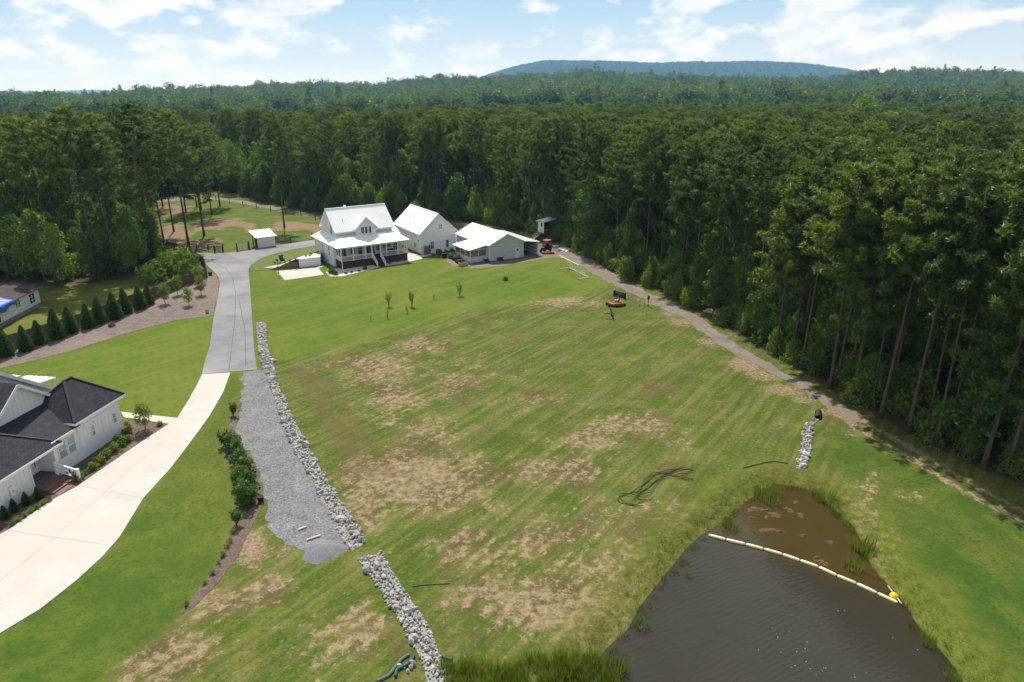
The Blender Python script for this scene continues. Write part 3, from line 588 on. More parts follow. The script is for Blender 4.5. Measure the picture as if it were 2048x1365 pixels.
# roads, drives, beds ----------------------------------------------------------
ROAD = gs([(404, 749), (412, 715), (420, 693), (428, 633), (437, 588), (440, 566), (437, 554), (427, 543), (415, 532), (408, 523), (390, 514.5), (356, 503), (326, 496), (290, 489),
           (292, 485), (330, 491), (369, 502), (388, 506), (429, 508), (449, 507), (476, 504), (507, 500), (552, 492), (584, 487), (638, 479), (720, 462), (790, 448), (800, 455), (700, 478), (638, 491), (584, 500), (541, 510.5), (520, 519), (503, 530),
           (497, 539), (499, 564), (501, 590), (503, 620), (505, 650), (508, 700), (514, 740)])
road = sheet('asphalt_road', ROAD, M['asphalt'], 0.035, 2.5)
DRIVE = gs([(404.5, 749.5), (461, 746), (447, 785), (420, 832), (400, 860), (372, 898), (343, 936), (287, 998), (240, 1075), (205, 1115), (150, 1165), (80, 1220), (0, 1268), (-150, 1340), (-420, 1300), (-260, 1200), (-100, 1125), (0, 1070), (16, 1062),
            (105, 1001), (150, 977), (158, 972), (277, 889), (338, 849), (248, 836), (242, 825), (355, 837), (378, 800), (392, 775)])
drive = sheet('concrete_driveway', DRIVE, M['concrete'], 0.05, 2.0)
def joint(pts, w=0.035, par=None, m='joint', up=.056):
    P = gs(pts); b = MB()
    for p, q in zip(P[:-1], P[1:]):
        n = max(1, int(math.dist(p, q) / 1.5)); 
        for k in range(n):
            a = [p[i] + (q[i] - p[i]) * k / n for i in (0, 1)]; c = [p[i] + (q[i] - p[i]) * (k + 1) / n for i in (0, 1)]
            za, zc = hz(*a) + up, hz(*c) + up; dx, dy = c[0] - a[0], c[1] - a[1]; l = math.hypot(dx, dy); nx, ny = -dy / l * w / 2, dx / l * w / 2
            b.add([(a[0] + nx, a[1] + ny, za), (a[0] - nx, a[1] - ny, za), (c[0] - nx, c[1] - ny, zc), (c[0] + nx, c[1] + ny, zc)], [(0, 1, 2, 3)])
    return b.build('joint', M[m], par or drive)
M['joint'] = mat('joint_filler', (0.36, 0.34, 0.31), 0.95, (0.28, 0.26, 0.24), 6)
for pts in ([(355, 837), (400, 842)], [(278, 888), (372, 894)], [(158, 973), (285, 998)], [(16, 1063), (205, 1090)], [(380, 805), (440, 807)], [(330, 880), (105, 1080), (0, 1165)]): joint(pts)
M['seam'] = mat('dark_road_seam', (0.085, 0.082, 0.088), 0.9)
for pts in ([(392, 516), (425, 524), (452, 538), (466, 556), (471, 585), (470, 640), (458, 742)], [(447, 508), (470, 517), (492, 533)], [(478, 600), (490, 660), (492, 735)]): joint(pts, .07, road, 'seam', .041)
GRAV = gs([(481, 746), (486, 779), (479, 808), (472, 861), (485, 890), (500, 911), (517, 940), (526, 978), (528, 1013), (535, 1043), (550, 1076), (575, 1088), (602, 1096), (640, 1100), (690, 1088), (684, 1070), (672, 1045), (646, 1003), (622, 950), (588, 898), (563, 832), (546, 775), (532, 741), (514, 741)])
sheet('gravel_drive', GRAV, M['gravel'], 0.02, 1.5, 0.6)
TRL = []
TW = [2.4, 2.2, 1.9, 1.5, 1.35, 1.25, 1.15, 1.0, .9, .85, .85, .8, .8, .8, .8, .8]
_l, _r = [], []
for i, p in enumerate(TR[:11]):
    a = TR[max(0, i - 1)]; b = TR[min(len(TR) - 1, i + 1)]; dx, dy = b[0] - a[0], b[1] - a[1]; l = math.hypot(dx, dy)
    _l.append((p[0] - dy / l * TW[i], p[1] + dx / l * TW[i])); _r.append((p[0] + dy / l * TW[i], p[1] - dx / l * TW[i]))
sheet('gravel_trail', _l + _r[::-1], M['fine_gravel'], 0.018, 1.2, 0.75)
sheet('shop_gravel_apron', gs([(880, 510), (905, 532), (945, 537), (1000, 533), (1060, 523), (1110, 515), (1150, 520), (1165, 505), (1130, 488), (1090, 484), (1060, 495), (950, 495)]), M['fine_gravel'], 0.014, 1.5, 0.5)
sheet('back_lane', gs([(270, 402), (330, 399), (400, 394), (440, 396), (500, 404), (560, 416), (650, 433), (760, 447), (790, 452), (780, 459), (720, 452), (640, 438), (560, 422), (490, 409), (440, 401), (400, 399.5), (330, 404), (270, 409)]), M['fine_gravel'], 0.03, 3.0, 0.25)
sheet('garage_apron', gs([(905, 466), (935, 470), (945, 490), (925, 505), (905, 500), (840, 516), (800, 526), (814, 516), (840, 511), (905, 493)]), M['concrete'], 0.04, 2.0)
sheet('house_walk', gs([(757, 534), (800, 528), (845, 518), (838, 510), (815, 506), (812, 520), (757, 528)]), M['concrete'], 0.045, 2.0)
sheet('patio', gs([(554, 542.5), (632, 536), (641, 531.5), (645, 534), (637, 537), (648, 550), (569.5, 561)]), M['concrete'], 0.05, 2.0)
sheet('front_pebble_bed', gs([(684, 553), (757, 535), (812, 522), (812, 514), (757, 526), (690, 537), (664, 537), (652, 545), (660, 553)]), M['white_stone_bed'], 0.03, 1.0)
sheet('mulch_bed', gs([(-120, 770), (0, 738), (60, 724), (140, 704), (205, 682), (280, 660), (350, 641), (426, 631), (430, 612), (436, 590), (438, 567), (434, 553), (424, 543), (416, 545), (415, 556), (390, 567), (350, 582), (314, 598), (267, 613), (213, 636), (157, 656), (13, 702), (-120, 745)]), M['pine_straw'], 0.025, 2.0, 0.12)
sheet('house_mulch_bed', gs([(246, 838), (336, 850), (277, 889.5), (158, 973), (150, 977), (105, 1001.5), (16, 1062), (-120, 1130), (-160, 1110), (0, 1022), (110, 945), (251, 862)]), M['mulch'], 0.03, 1.5, 0.05)
sheet('hedge_mulch_bed', gs([(481, 803), (470, 815), (459, 837), (459, 858), (444, 896), (453, 925), (476, 960), (478, 999), (467, 1031), (459, 1072), (438, 1120), (400, 1178), (360, 1225), (362, 1229), (385, 1215), (425, 1180), (472, 1118), (497, 1066), (517, 1030), (526, 1005), (525, 978), (516, 942), (498, 912), (483, 892), (471, 862), (478, 810)]), M['mulch'], 0.028, 1.5, 0.12)

# ------------------------------------------------------------------ buildings
def window(parent, face, c, z0, w, h, frame=None, glass=None, proud=0.05, mullions=(1, 2), name='window', label=None):
    """window on a wall face. face: ('b',bval,-1|1) wall at b=const or ('a',aval,-1|1). c = centre along the wall"""
    frame = frame or M['white_trim']; glass = glass or M['glass']; ax, val, sg = face; t = 0.07
    def bx(mb, c0, c1, za, zb, d0, d1):
        lo, hi = sorted((val + sg * d0, val + sg * d1))
        if ax == 'b': mb.box(c0, c1, lo, hi, za, zb)
        else: mb.box(lo, hi, c0, c1, za, zb)
    fr = MB(); x0, x1, z1 = c - w / 2, c + w / 2, z0 + h
    bx(fr, x0, x0 + t, z0, z1, .002, proud); bx(fr, x1 - t, x1, z0, z1, .002, proud); bx(fr, x0 + t, x1 - t, z0, z0 + t, .002, proud); bx(fr, x0 + t, x1 - t, z1 - t, z1, .002, proud)
    for k in range(1, mullions[0]):
        m = x0 + w * k / mullions[0]; bx(fr, m - .03, m + .03, z0 + t, z1 - t, .003, proud - .008)
    for k in range(1, mullions[1]):
        m = z0 + h * k / mullions[1]; bx(fr, x0 + t, x1 - t, m - .025, m + .025, .004, proud - .014)
    o = fr.build(name, frame, parent)
    if label: o['label'] = label
    gl = MB(); bx(gl, x0 + t, x1 - t, z0 + t, z1 - t, .003, .018); gl.build('pane', glass, o); return o
def battens(wall, face, c0, c1, z0, z1, step=0.42, zfun=None, material=None):
    ax, val, sg = face; n = max(1, int((c1 - c0) / step)); material = material or M['white_wall']
    for k in range(n + 1):
        c = c0 + (c1 - c0) * k / n; zt = zfun(c) if zfun else z1
        if zt - z0 < .2: continue
        lo, hi = sorted((val + sg * .002, val + sg * .028))
        if ax == 'b': piece('batten', material, wall, c - .025, c + .025, lo, hi, z0, zt)
        else: piece('batten', material, wall, lo, hi, c - .025, c + .025, z0, zt)
def seams(mb, p00, p10, p11, p01, n):
    """standing seams running from eave edge p00-p10 to ridge edge p01-p11"""
    p00, p10, p11, p01 = map(Vector, (p00, p10, p11, p01))
    up = (p10 - p00).cross(p01 - p00).normalized(); up = up if up.z > 0 else -up
    for k in range(1, n):
        t = k / n; a = p00.lerp(p10, t) + up * .012; b = p01.lerp(p11, t) + up * .012; mb.bar(a, b, .045, .06)

# --- white farmhouse with the porch
HA = R(34); HO = (-30.83, 119.76)
def farmhouse():
    r = empty('farmhouse', (HO[0], HO[1], hz(*HO)), HA)
    tag(r, 'white two-storey farmhouse with front porch, dormer and white metal roof', 'house')
    W = M['white_wall']; T = M['white_trim']
    w = MB().box(.05, 13.35, 3.2, 13.2, -.3, 4.0).build('wall', W, r)
    battens(w, ('a', .05, -1), 3.3, 13.1, -.2, 3.98, .45); battens(w, ('b', 3.2, -1), .1, 13.3, 1.4, 3.98, .45)
    up = MB(); zf = lambda b: 9.55 - abs(b - 8.4) * .86
    up.prism([(4.7, 4.0), (12.1, 4.0), (12.1, zf(12.1)), (8.4, 9.52), (4.7, zf(4.7))], 1.35, 12.55, 'x'); u = up.build('upper_wall', W, r)
    battens(u, ('a', 1.35, -1), 4.8, 12.0, 4.5, 9, .42, lambda c: zf(c) - .05); battens(u, ('b', 4.7, -1), 1.4, 4.9, 4.9, 6.2, .42); battens(u, ('b', 4.7, -1), 9, 12.5, 4.9, 6.2, .42)
    # main roof
    def slope(name, P, n, th=.12, seams_=True, par=r, m=None):
        mb = MB().slab(P, th)
        if seams_: seams(mb, P[0], P[1], P[2], P[3], n)
        return mb.build(name, m or M['metal_roof'], par)
    rf = slope('roof', [(.95, 4.15, 5.95), (12.95, 4.15, 5.95), (12.95, 8.41, 9.72), (.95, 8.41, 9.72)], 30)
    slope('roof', [(.95, 12.65, 5.95), (12.95, 12.65, 5.95), (12.95, 8.43, 9.715), (.95, 8.43, 9.715)], 30)
    MB().bar((.95, 8.42, 9.75), (12.95, 8.42, 9.75), .28, .06).build('ridge_cap', M['metal_roof'], rf)
    MB().tube([(3.4, 6.1, 7.6), (3.4, 6.1, 7.98)], .06, 8).build('vent_pipe', M['steel'], rf)
    MB().box(5.0, 5.35, 9.2, 9.5, 8.9, 9.95).build('chimney_cap', M['white_trim'], rf)
    MB().box(1.0, 12.9, 4.19, 4.24, 5.72, 5.92).build('fascia', T, r)
    # porch roof, hipped round the house
    Z0, Z1 = 4.0, 5.25
    slope('porch_roof', [(0, 0, Z0), (13.9, 0, Z0), (12.55, 4.7, Z1), (1.35, 4.7, Z1)], 34, .10)
    slope('porch_roof', [(-.5, 13.9, Z0), (-.5, 3.7, Z0), (1.35, 4.7, Z1), (1.35, 12.1, Z1)], 24, .10)
    slope('porch_roof', [(13.9, 0, Z0), (13.9, 13.9, Z0), (12.55, 12.1, Z1), (12.55, 4.7, Z1)], 30, .10)
    slope('porch_roof', [(13.9, 13.9, Z0), (-.5, 13.9, Z0), (1.35, 12.1, Z1), (12.55, 12.1, Z1)], 30, .10)
    MB().slab([(0, 0, Z0), (1.35, 4.7, Z1), (-.5, 3.7, Z0)], .10).build('porch_roof', M['metal_roof'], r)
    MB().box(.25, 13.65, .28, .42, 3.66, 3.9).box(.25, .4, .42, 3.18, 3.66, 3.9).box(13.5, 13.65, .42, 3.18, 3.66, 3.9).build('porch_beam', T, r)
    MB().box(-.35, 13.8, .05, 13.7, 3.90, 3.935).build('soffit', T, r)
    # porch deck, brick base, posts, railings
    MB().box(.3, 13.55, .25, 3.19, 1.22, 1.34).build('porch_floor', M['dark_wood'], r)
    bs = MB().box(.42, 13.45, .38, .60, -.3, 1.21).box(.42, .62, .6, 3.19, -.3, 1.21).box(13.25, 13.45, .6, 3.19, -.3, 1.21).build('brick_base', M['brick'], r)
    posts = [.45, 2.75, 5.1, 6.35, 8.05, 9.25, 11.55, 13.4]
    for k, a in enumerate(posts): MB().box(a - .085, a + .085, .27, .43, 1.34, 3.66).build('porch_post', T, r)
    MB().box(.40, .52, .18, .26, -.2, 3.9).build('downspout', T, r)
    for bb in (1.6, 2.9): MB().box(13.33, 13.49, bb - .08, bb + .08, 1.34, 3.66).build('porch_post', T, r)
    for bb in (1.6,): MB().box(.36, .52, bb - .08, bb + .08, 1.34, 3.66).build('porch_post', T, r)
    def rail(p, q):
        p = Vector(p); q = Vector(q); m = MB(); up = Vector((0, 0, 1)); m.bar(p + up * .92, q + up * .92, .09, .07); m.bar(p + up * .12, q + up * .12, .06, .06)
        n = int((q - p).length / .13)
        for k in range(1, n): c = p.lerp(q, k / n); m.bar(c + up * .15, c + up * .885, .035)
        m.build('railing', T, r)
    for i, (a, b) in enumerate(zip(posts[:-1], posts[1:])):
        if i == 3: continue
        rail((a + .09, .35, 1.34), (b - .09, .35, 1.34))
    rail((.45, .44, 1.34), (.45, 1.5, 1.34)); rail((.45, 1.7, 1.34), (.45, 3.15, 1.34)); rail((13.41, .44, 1.34), (13.41, 1.5, 1.34)); rail((13.41, 1.7, 1.34), (13.41, 2.8, 1.34))
    # stairs
    for k in range(7): piece('stair', M['dark_wood'], r, 6.5, 7.9, .22 - .28 * (k + 1), .22 - .28 * k, -.1, 1.15 - .17 * k)
    for a in (6.42, 7.98):
        m = MB(); m.bar((a, .25, 2.26), (a, -1.75, 1.0), .08, .07); m.bar((a, .25, 1.45), (a, -1.75, .22), .06, .06); m.box(a - .06, a + .06, -1.85, -1.73, -.1, 1.08)
        for k in range(1, 14): t = k / 14; m.bar((a, .25 - 2 * t, 1.46 - 1.23 * t), (a, .25 - 2 * t, 2.24 - 1.26 * t), .03)
        m.build('stair_railing', T, r)
    # doors and windows behind the porch
    F = ('b', 3.2, -1)
    d = window(r, F, 7.25, 1.36, 1.75, 2.2, M['white_trim'], M['glass'], .07, (2, 1), 'door'); piece('door_handle', M['steel'], d, 7.31, 7.35, 3.08, 3.12, 2.3, 2.45)
    window(r, F, 1.7, 1.4, 1.7, 2.1, M['white_trim'], M['glass'], .06, (2, 1)); window(r, F, 3.7, 1.9, .95, 1.6, None, None, .06); window(r, F, 5.2, 1.5, .95, 2.0, None, None, .06)
    window(r, F, 8.75, 1.9, .8, 1.6, None, None, .06); window(r, F, 10.6, 2.3, 1.7, 1.1, None, None, .06, (2, 1)); window(r, F, 12.5, 1.4, 1.1, 2.1, None, None, .06)
    # dark furniture on the porch
    for a in (10.3, 11.2): 
        m = MB().box(a - .35, a + .35, 1.6, 2.2, 1.34, 1.75).box(a - .35, a + .35, 2.2, 2.3, 1.34, 2.25); ch = m.build('porch_chair', M['black'], None); ch.location = r.location; ch.rotation_euler = r.rotation_euler
        tag(ch, ('dark chair on the farmhouse porch, the one nearer the stairs' if a < 10.5 else 'dark chair on the farmhouse porch, the one farther from the stairs'), 'chair', 'dark chairs on the farmhouse porch')
    # left wall: two tall upper windows, basement window and door
    A = ('a', .05, -1)
    window(r, A, 8.6, 1.7, .7, 1.75, M['white_trim'], M['glass'], .06, (1, 2)); window(r, A, 5.4, 1.7, .7, 1.75, M['white_trim'], M['glass'], .06, (1, 2))
    window(r, A, 9.4, .0, .8, 1.2, M['white_trim'], M['glass'], .06, (1, 2)); dd = window(r, A, 7.2, -.1, .95, 1.6, M['white_trim'], M['white_trim'], .06, (1, 1), 'door'); piece('wall_lamp', M['red'], dd, -.12, -.03, 7.75, 7.87, 1.45, 1.6)
    window(r, ('a', 1.35, -1), 7.0, 5.4, .55, 1.3, M['dark_frame'], M['glass'], .05, (1, 2)); window(r, ('b', 3.2, -1), .75, 1.9, .35, 1.5, None, None, .06)
    # dormer
    dz = lambda a: 8.30 - abs(a - 6.95) * .92
    dm = MB().prism([(4.95, 4.6), (8.95, 4.6), (8.95, dz(8.95)), (6.95, 8.28), (4.95, dz(4.95))], 3.9, 7.2); dw = dm.build('dormer', W, r)
    battens(dw, ('b', 3.9, -1), 5.0, 8.9, 5.0, 8, .42, lambda c: dz(c) - .05)
    for s in (-1, 1):
        P = [(6.95 + s * 2.35, 3.55, 6.24), (6.95 + s * 2.35, 8.2, 6.24), (6.95, 8.2, 8.42), (6.95, 3.55, 8.42)]; m = MB().slab(P, .1); seams(m, *P, 11); m.build('dormer_roof', M['metal_roof'], dw)
        MB().box(6.95 + s * 2.02 - .28, 6.95 + s * 2.02 + .28, 3.62, 4.6, 5.85, 6.1).build('dormer_return', T, dw)
        m = MB().bar((6.95 + s * 2.3, 3.53, 6.12), (6.95, 3.53, 8.28), .05, .2); m.build('rake_board', T, dw)
    for k in (-1, 0, 1): window(dw, ('b', 3.9, -1), 6.98 + k * .72, 5.25, .66, 1.35, M['white_trim'], M['glass'], .06, (1, 1))
    # link roof towards the garage
    MB().box(13.36, 16.0, 8.2, 11.2, -.3, 3.7).build('link_wall', W, r)
    P = [(13.0, 7.2, 4.3), (15.2, 7.2, 4.3), (15.2, 10, 5.3), (13.0, 10, 5.3)]; m = MB().slab(P, .1); seams(m, *P, 6); m.build('link_roof', M['metal_roof'], r)
    MB().slab([(12.6, 12.6, 4.35), (15.2, 12.6, 4.35), (15.2, 10.02, 5.3), (12.6, 10.02, 5.3)], .1).build('link_roof', M['metal_roof'], r)
    MB().box(13.3, 15.15, 7.5, 12.3, 3.7, 4.28).build('link_wall', W, r)
    return r
farmhouse()

def gable_block(r, W_, D, eave, ridge, ov, siding, roofm, nseam=26, rake=True, batt=.42, parent_name='wall'):
    """gable-fronted block: front wall on b=0, a 0..W_, ridge along b"""
    mid = W_ / 2; zf = lambda a: ridge - abs(a - mid) * (ridge - eave) / mid - .12
    wl = MB().prism([(0, -.3), (W_, -.3), (W_, zf(W_)), (mid, zf(mid)), (0, zf(0))], 0, D).build(parent_name, siding, r)
    battens(wl, ('b', 0, -1), .03, W_ - .03, -.2, 9, batt, lambda c: zf(c) - .03, siding)
    sl = (ridge - eave) / mid
    for s, n in ((-1, nseam), (1, nseam)):
        e = mid + s * (mid + ov); P = [(e, -ov, eave - ov * sl), (e, D + ov, eave - ov * sl), (mid + s * .001, D + ov, ridge), (mid + s * .001, -ov, ridge)]
        m = MB().slab(P, .09); seams(m, *P, n); o = m.build('roof', roofm, r)
        MB().bar((e, -ov - .02, eave - ov * sl - .1), (mid + s * .01, -ov - .02, ridge - .1), .05, .2).build('rake_board', M['white_trim'], o)
        MB().bar((e - s * .02, -ov, eave - ov * sl - .12), (e - s * .02, D + ov, eave - ov * sl - .12), .05, .16).build('gutter', M['white_trim'], o)
    MB().bar((mid, -ov, ridge + .02), (mid, D + ov, ridge + .02), .26, .06).build('ridge_cap', roofm, r)
    return wl, zf

# --- white garage
GA = R(31); GO = (-17.95, 132.6)
def garage():
    r = empty('garage', (GO[0], GO[1], hz(*GO)), GA); tag(r, 'tall white board-and-batten garage with steep white metal roof between farmhouse and workshop', 'garage')
    wl, zf = gable_block(r, 7.7, 13.2, 4.25, 7.7, .35, M['white_wall'], M['metal_roof'])
    battens(wl, ('a', 0, -1), .1, 13.1, -.2, 4.0, .45)
    F = ('b', 0, -1); window(r, F, 4.35, 4.55, .75, 1.0, M['white_trim'], M['glass'], .07, (2, 2)); window(r, F, 2.45, .75, .85, 1.6, M['white_trim'], M['glass'], .07); window(r, F, 5.75, .75, .85, 1.6, M['white_trim'], M['glass'], .07)
    piece('window_sill', M['white_trim'], r, 3.9, 4.8, -.1, -.01, 4.44, 4.54)
    window(r, ('a', 0, -1), 2.8, 1.0, .5, .7, M['dark_frame'], M['glass'], .05, (1, 1)); piece('wall_lamp', M['black'], r, -.15, -.02, .7, .85, 2.4, 2.65)
    MB().tube([(1.9, 7.5, 6.0), (1.9, 7.5, 6.5)], .06, 8).build('vent_pipe', M['steel'], r)
    return r
garage()
def place(o, frame_o, ang, z=None):
    o.location = (frame_o[0], frame_o[1], hz(*frame_o) if z is None else z); o.rotation_euler = (0, 0, ang); return o
# fence screen, condenser and round shrubs in front of the garage
def screen(a, b, ang, label):
    t = empty('utility_screen'); place(t, (GO[0] + a * math.cos(GA) - b * math.sin(GA), GO[1] + a * math.sin(GA) + b * math.cos(GA)), GA + ang); tag(t, label, 'screen', 'slatted screens at the garage')
    for k in range(7): piece('slat', M['enclosure'], t, k * .15, k * .15 + .135, 0, .04, .05, 1.75)
    for c in (0, 1.0): piece('post', M['enclosure'], t, c, c + .1, .05, .14, -.1, 1.8)
screen(.2, -1.1, 0.0, 'grey-brown slatted utility screen at the left corner of the garage front'); screen(1.55, -1.2, R(75), 'grey-brown slatted screen beside the left garage window')
ac = empty('air_conditioner'); _p = g(878, 509); place(ac, _p, GA); tag(ac, 'grey-green air conditioner unit in front of the garage', 'air conditioner')
MB().box(-.45, .45, -.45, .45, 0, .95).build('casing', M['ac'], ac); MB().tube([(0, 0, .95), (0, 0, 1.0)], .36, 16).build('fan_grille', M['black'], ac)
for k in range(8): piece('louvre', M['black'], ac, -.4, .4, -.465, -.452, .12 + k * .1, .15 + k * .1)

# --- grey metal workshop with carport and greenhouse lean-to
SA = R(32); SO = (-4.25, 126.2)
def workshop():
    r = empty('workshop', (SO[0], SO[1], hz(*SO)), SA); tag(r, 'pale grey metal workshop with low white roof and open carport on its right', 'workshop')
    wl, zf = gable_block(r, 7.6, 13.2, 3.25, 4.95, .3, M['grey_siding'], M['metal_roof'], 30, batt=.30)
    battens(wl, ('a', 0, -1), .1, 13.1, -.2, 3.1, .4, None, M['grey_siding'])
    P = [(11.3, -.3, 2.65), (11.3, 13.4, 2.65), (7.9, 13.4, 3.16), (7.9, -.3, 3.16)]; m = MB().slab(P, .09); seams(m, *P, 30); m.build('carport_roof', M['metal_roof'], r)
    for b in (.1, 4.5, 9, 13): MB().box(11.0, 11.12, b - .06, b + .06, -.2, 2.6).build('carport_post', M['white_trim'], r)
    MB().box(11.05, 11.1, .3, 13.0, -.2, 2.55).build('carport_wall', M['grey_siding'], r); MB().box(7.61, 11.04, 13.0, 13.06, -.2, 2.6).build('carport_wall', M['grey_siding'], r)
    for z in (.6, 1.2, 1.8): MB().bar((11.02, .3, z), (11.02, 13, z), .05, .1).build('girt', M['dark_wood'], r)
    d = MB().box(5.75, 6.7, -.06, -.004, -.05, 2.05).build('door', M['white_trim'], r); MB().box(6.0, 6.45, -.075, -.062, 1.35, 1.75).build('pane', M['glass'], d); piece('door_handle', M['steel'], d, 5.82, 5.88, -.11, -.062, .95, 1.05)
    MB().box(7.5, 7.62, -.03, .05, -.2, 3.05).box(-.03, .1, -.032, .05, -.2, 3.1).build('corner_trim', M['white_trim'], r)
    return r
workshop()
def lean_to():
    r = empty('greenhouse', (SO[0], SO[1], hz(*SO)), SA); tag(r, 'lean-to greenhouse with clear panels and pale roof on the left of the workshop', 'greenhouse')
    MB().box(-3.55, -.04, 1.0, 1.06, -.2, 1.05).box(-3.55, -3.49, 1.06, 7.0, -.2, 1.05).box(-3.49, -.04, 6.94, 7.0, -.2, 1.05).build('half_wall', M['grey_siding'], r)
    for a in (-3.52, -1.8, -.1): MB().box(a - .05, a + .05, .98, 1.08, 1.05, 2.55).build('post', M['white_trim'], r)
    for b in (3.0, 5.0, 6.97): MB().box(-3.57, -3.47, b - .05, b + .05, 1.05, 2.4).build('post', M['white_trim'], r)
    for a0, a1 in ((-3.46, -1.86), (-1.74, -.16)): MB().box(a0, a1, 1.02, 1.035, 1.06, 2.5).build('clear_panel', M['clear_panel'], r)
    for b0, b1 in ((1.1, 2.94), (3.06, 4.94), (5.06, 6.9)): MB().box(-3.53, -3.515, b0, b1, 1.06, 2.4).build('clear_panel', M['clear_panel'], r)
    for k in range(8):
        b0 = .6 + k * .86; P = [(-4.0, b0, 2.42), (-4.0, b0 + .83, 2.42), (-.32, b0 + .83, 3.0), (-.32, b0, 3.0)]; MB().slab(P, .05).build('roof_panel', M['metal_roof'] if k % 3 else M['roof_clear'], r)
    MB().box(-3.95, -.3, .95, 1.0, 2.3, 2.42).build('header', M['white_trim'], r)
M['roof_clear'] = mat('milky_roof_panel', (0.50, 0.48, 0.43), 0.3, (0.42, 0.41, 0.37), 2)
lean_to()

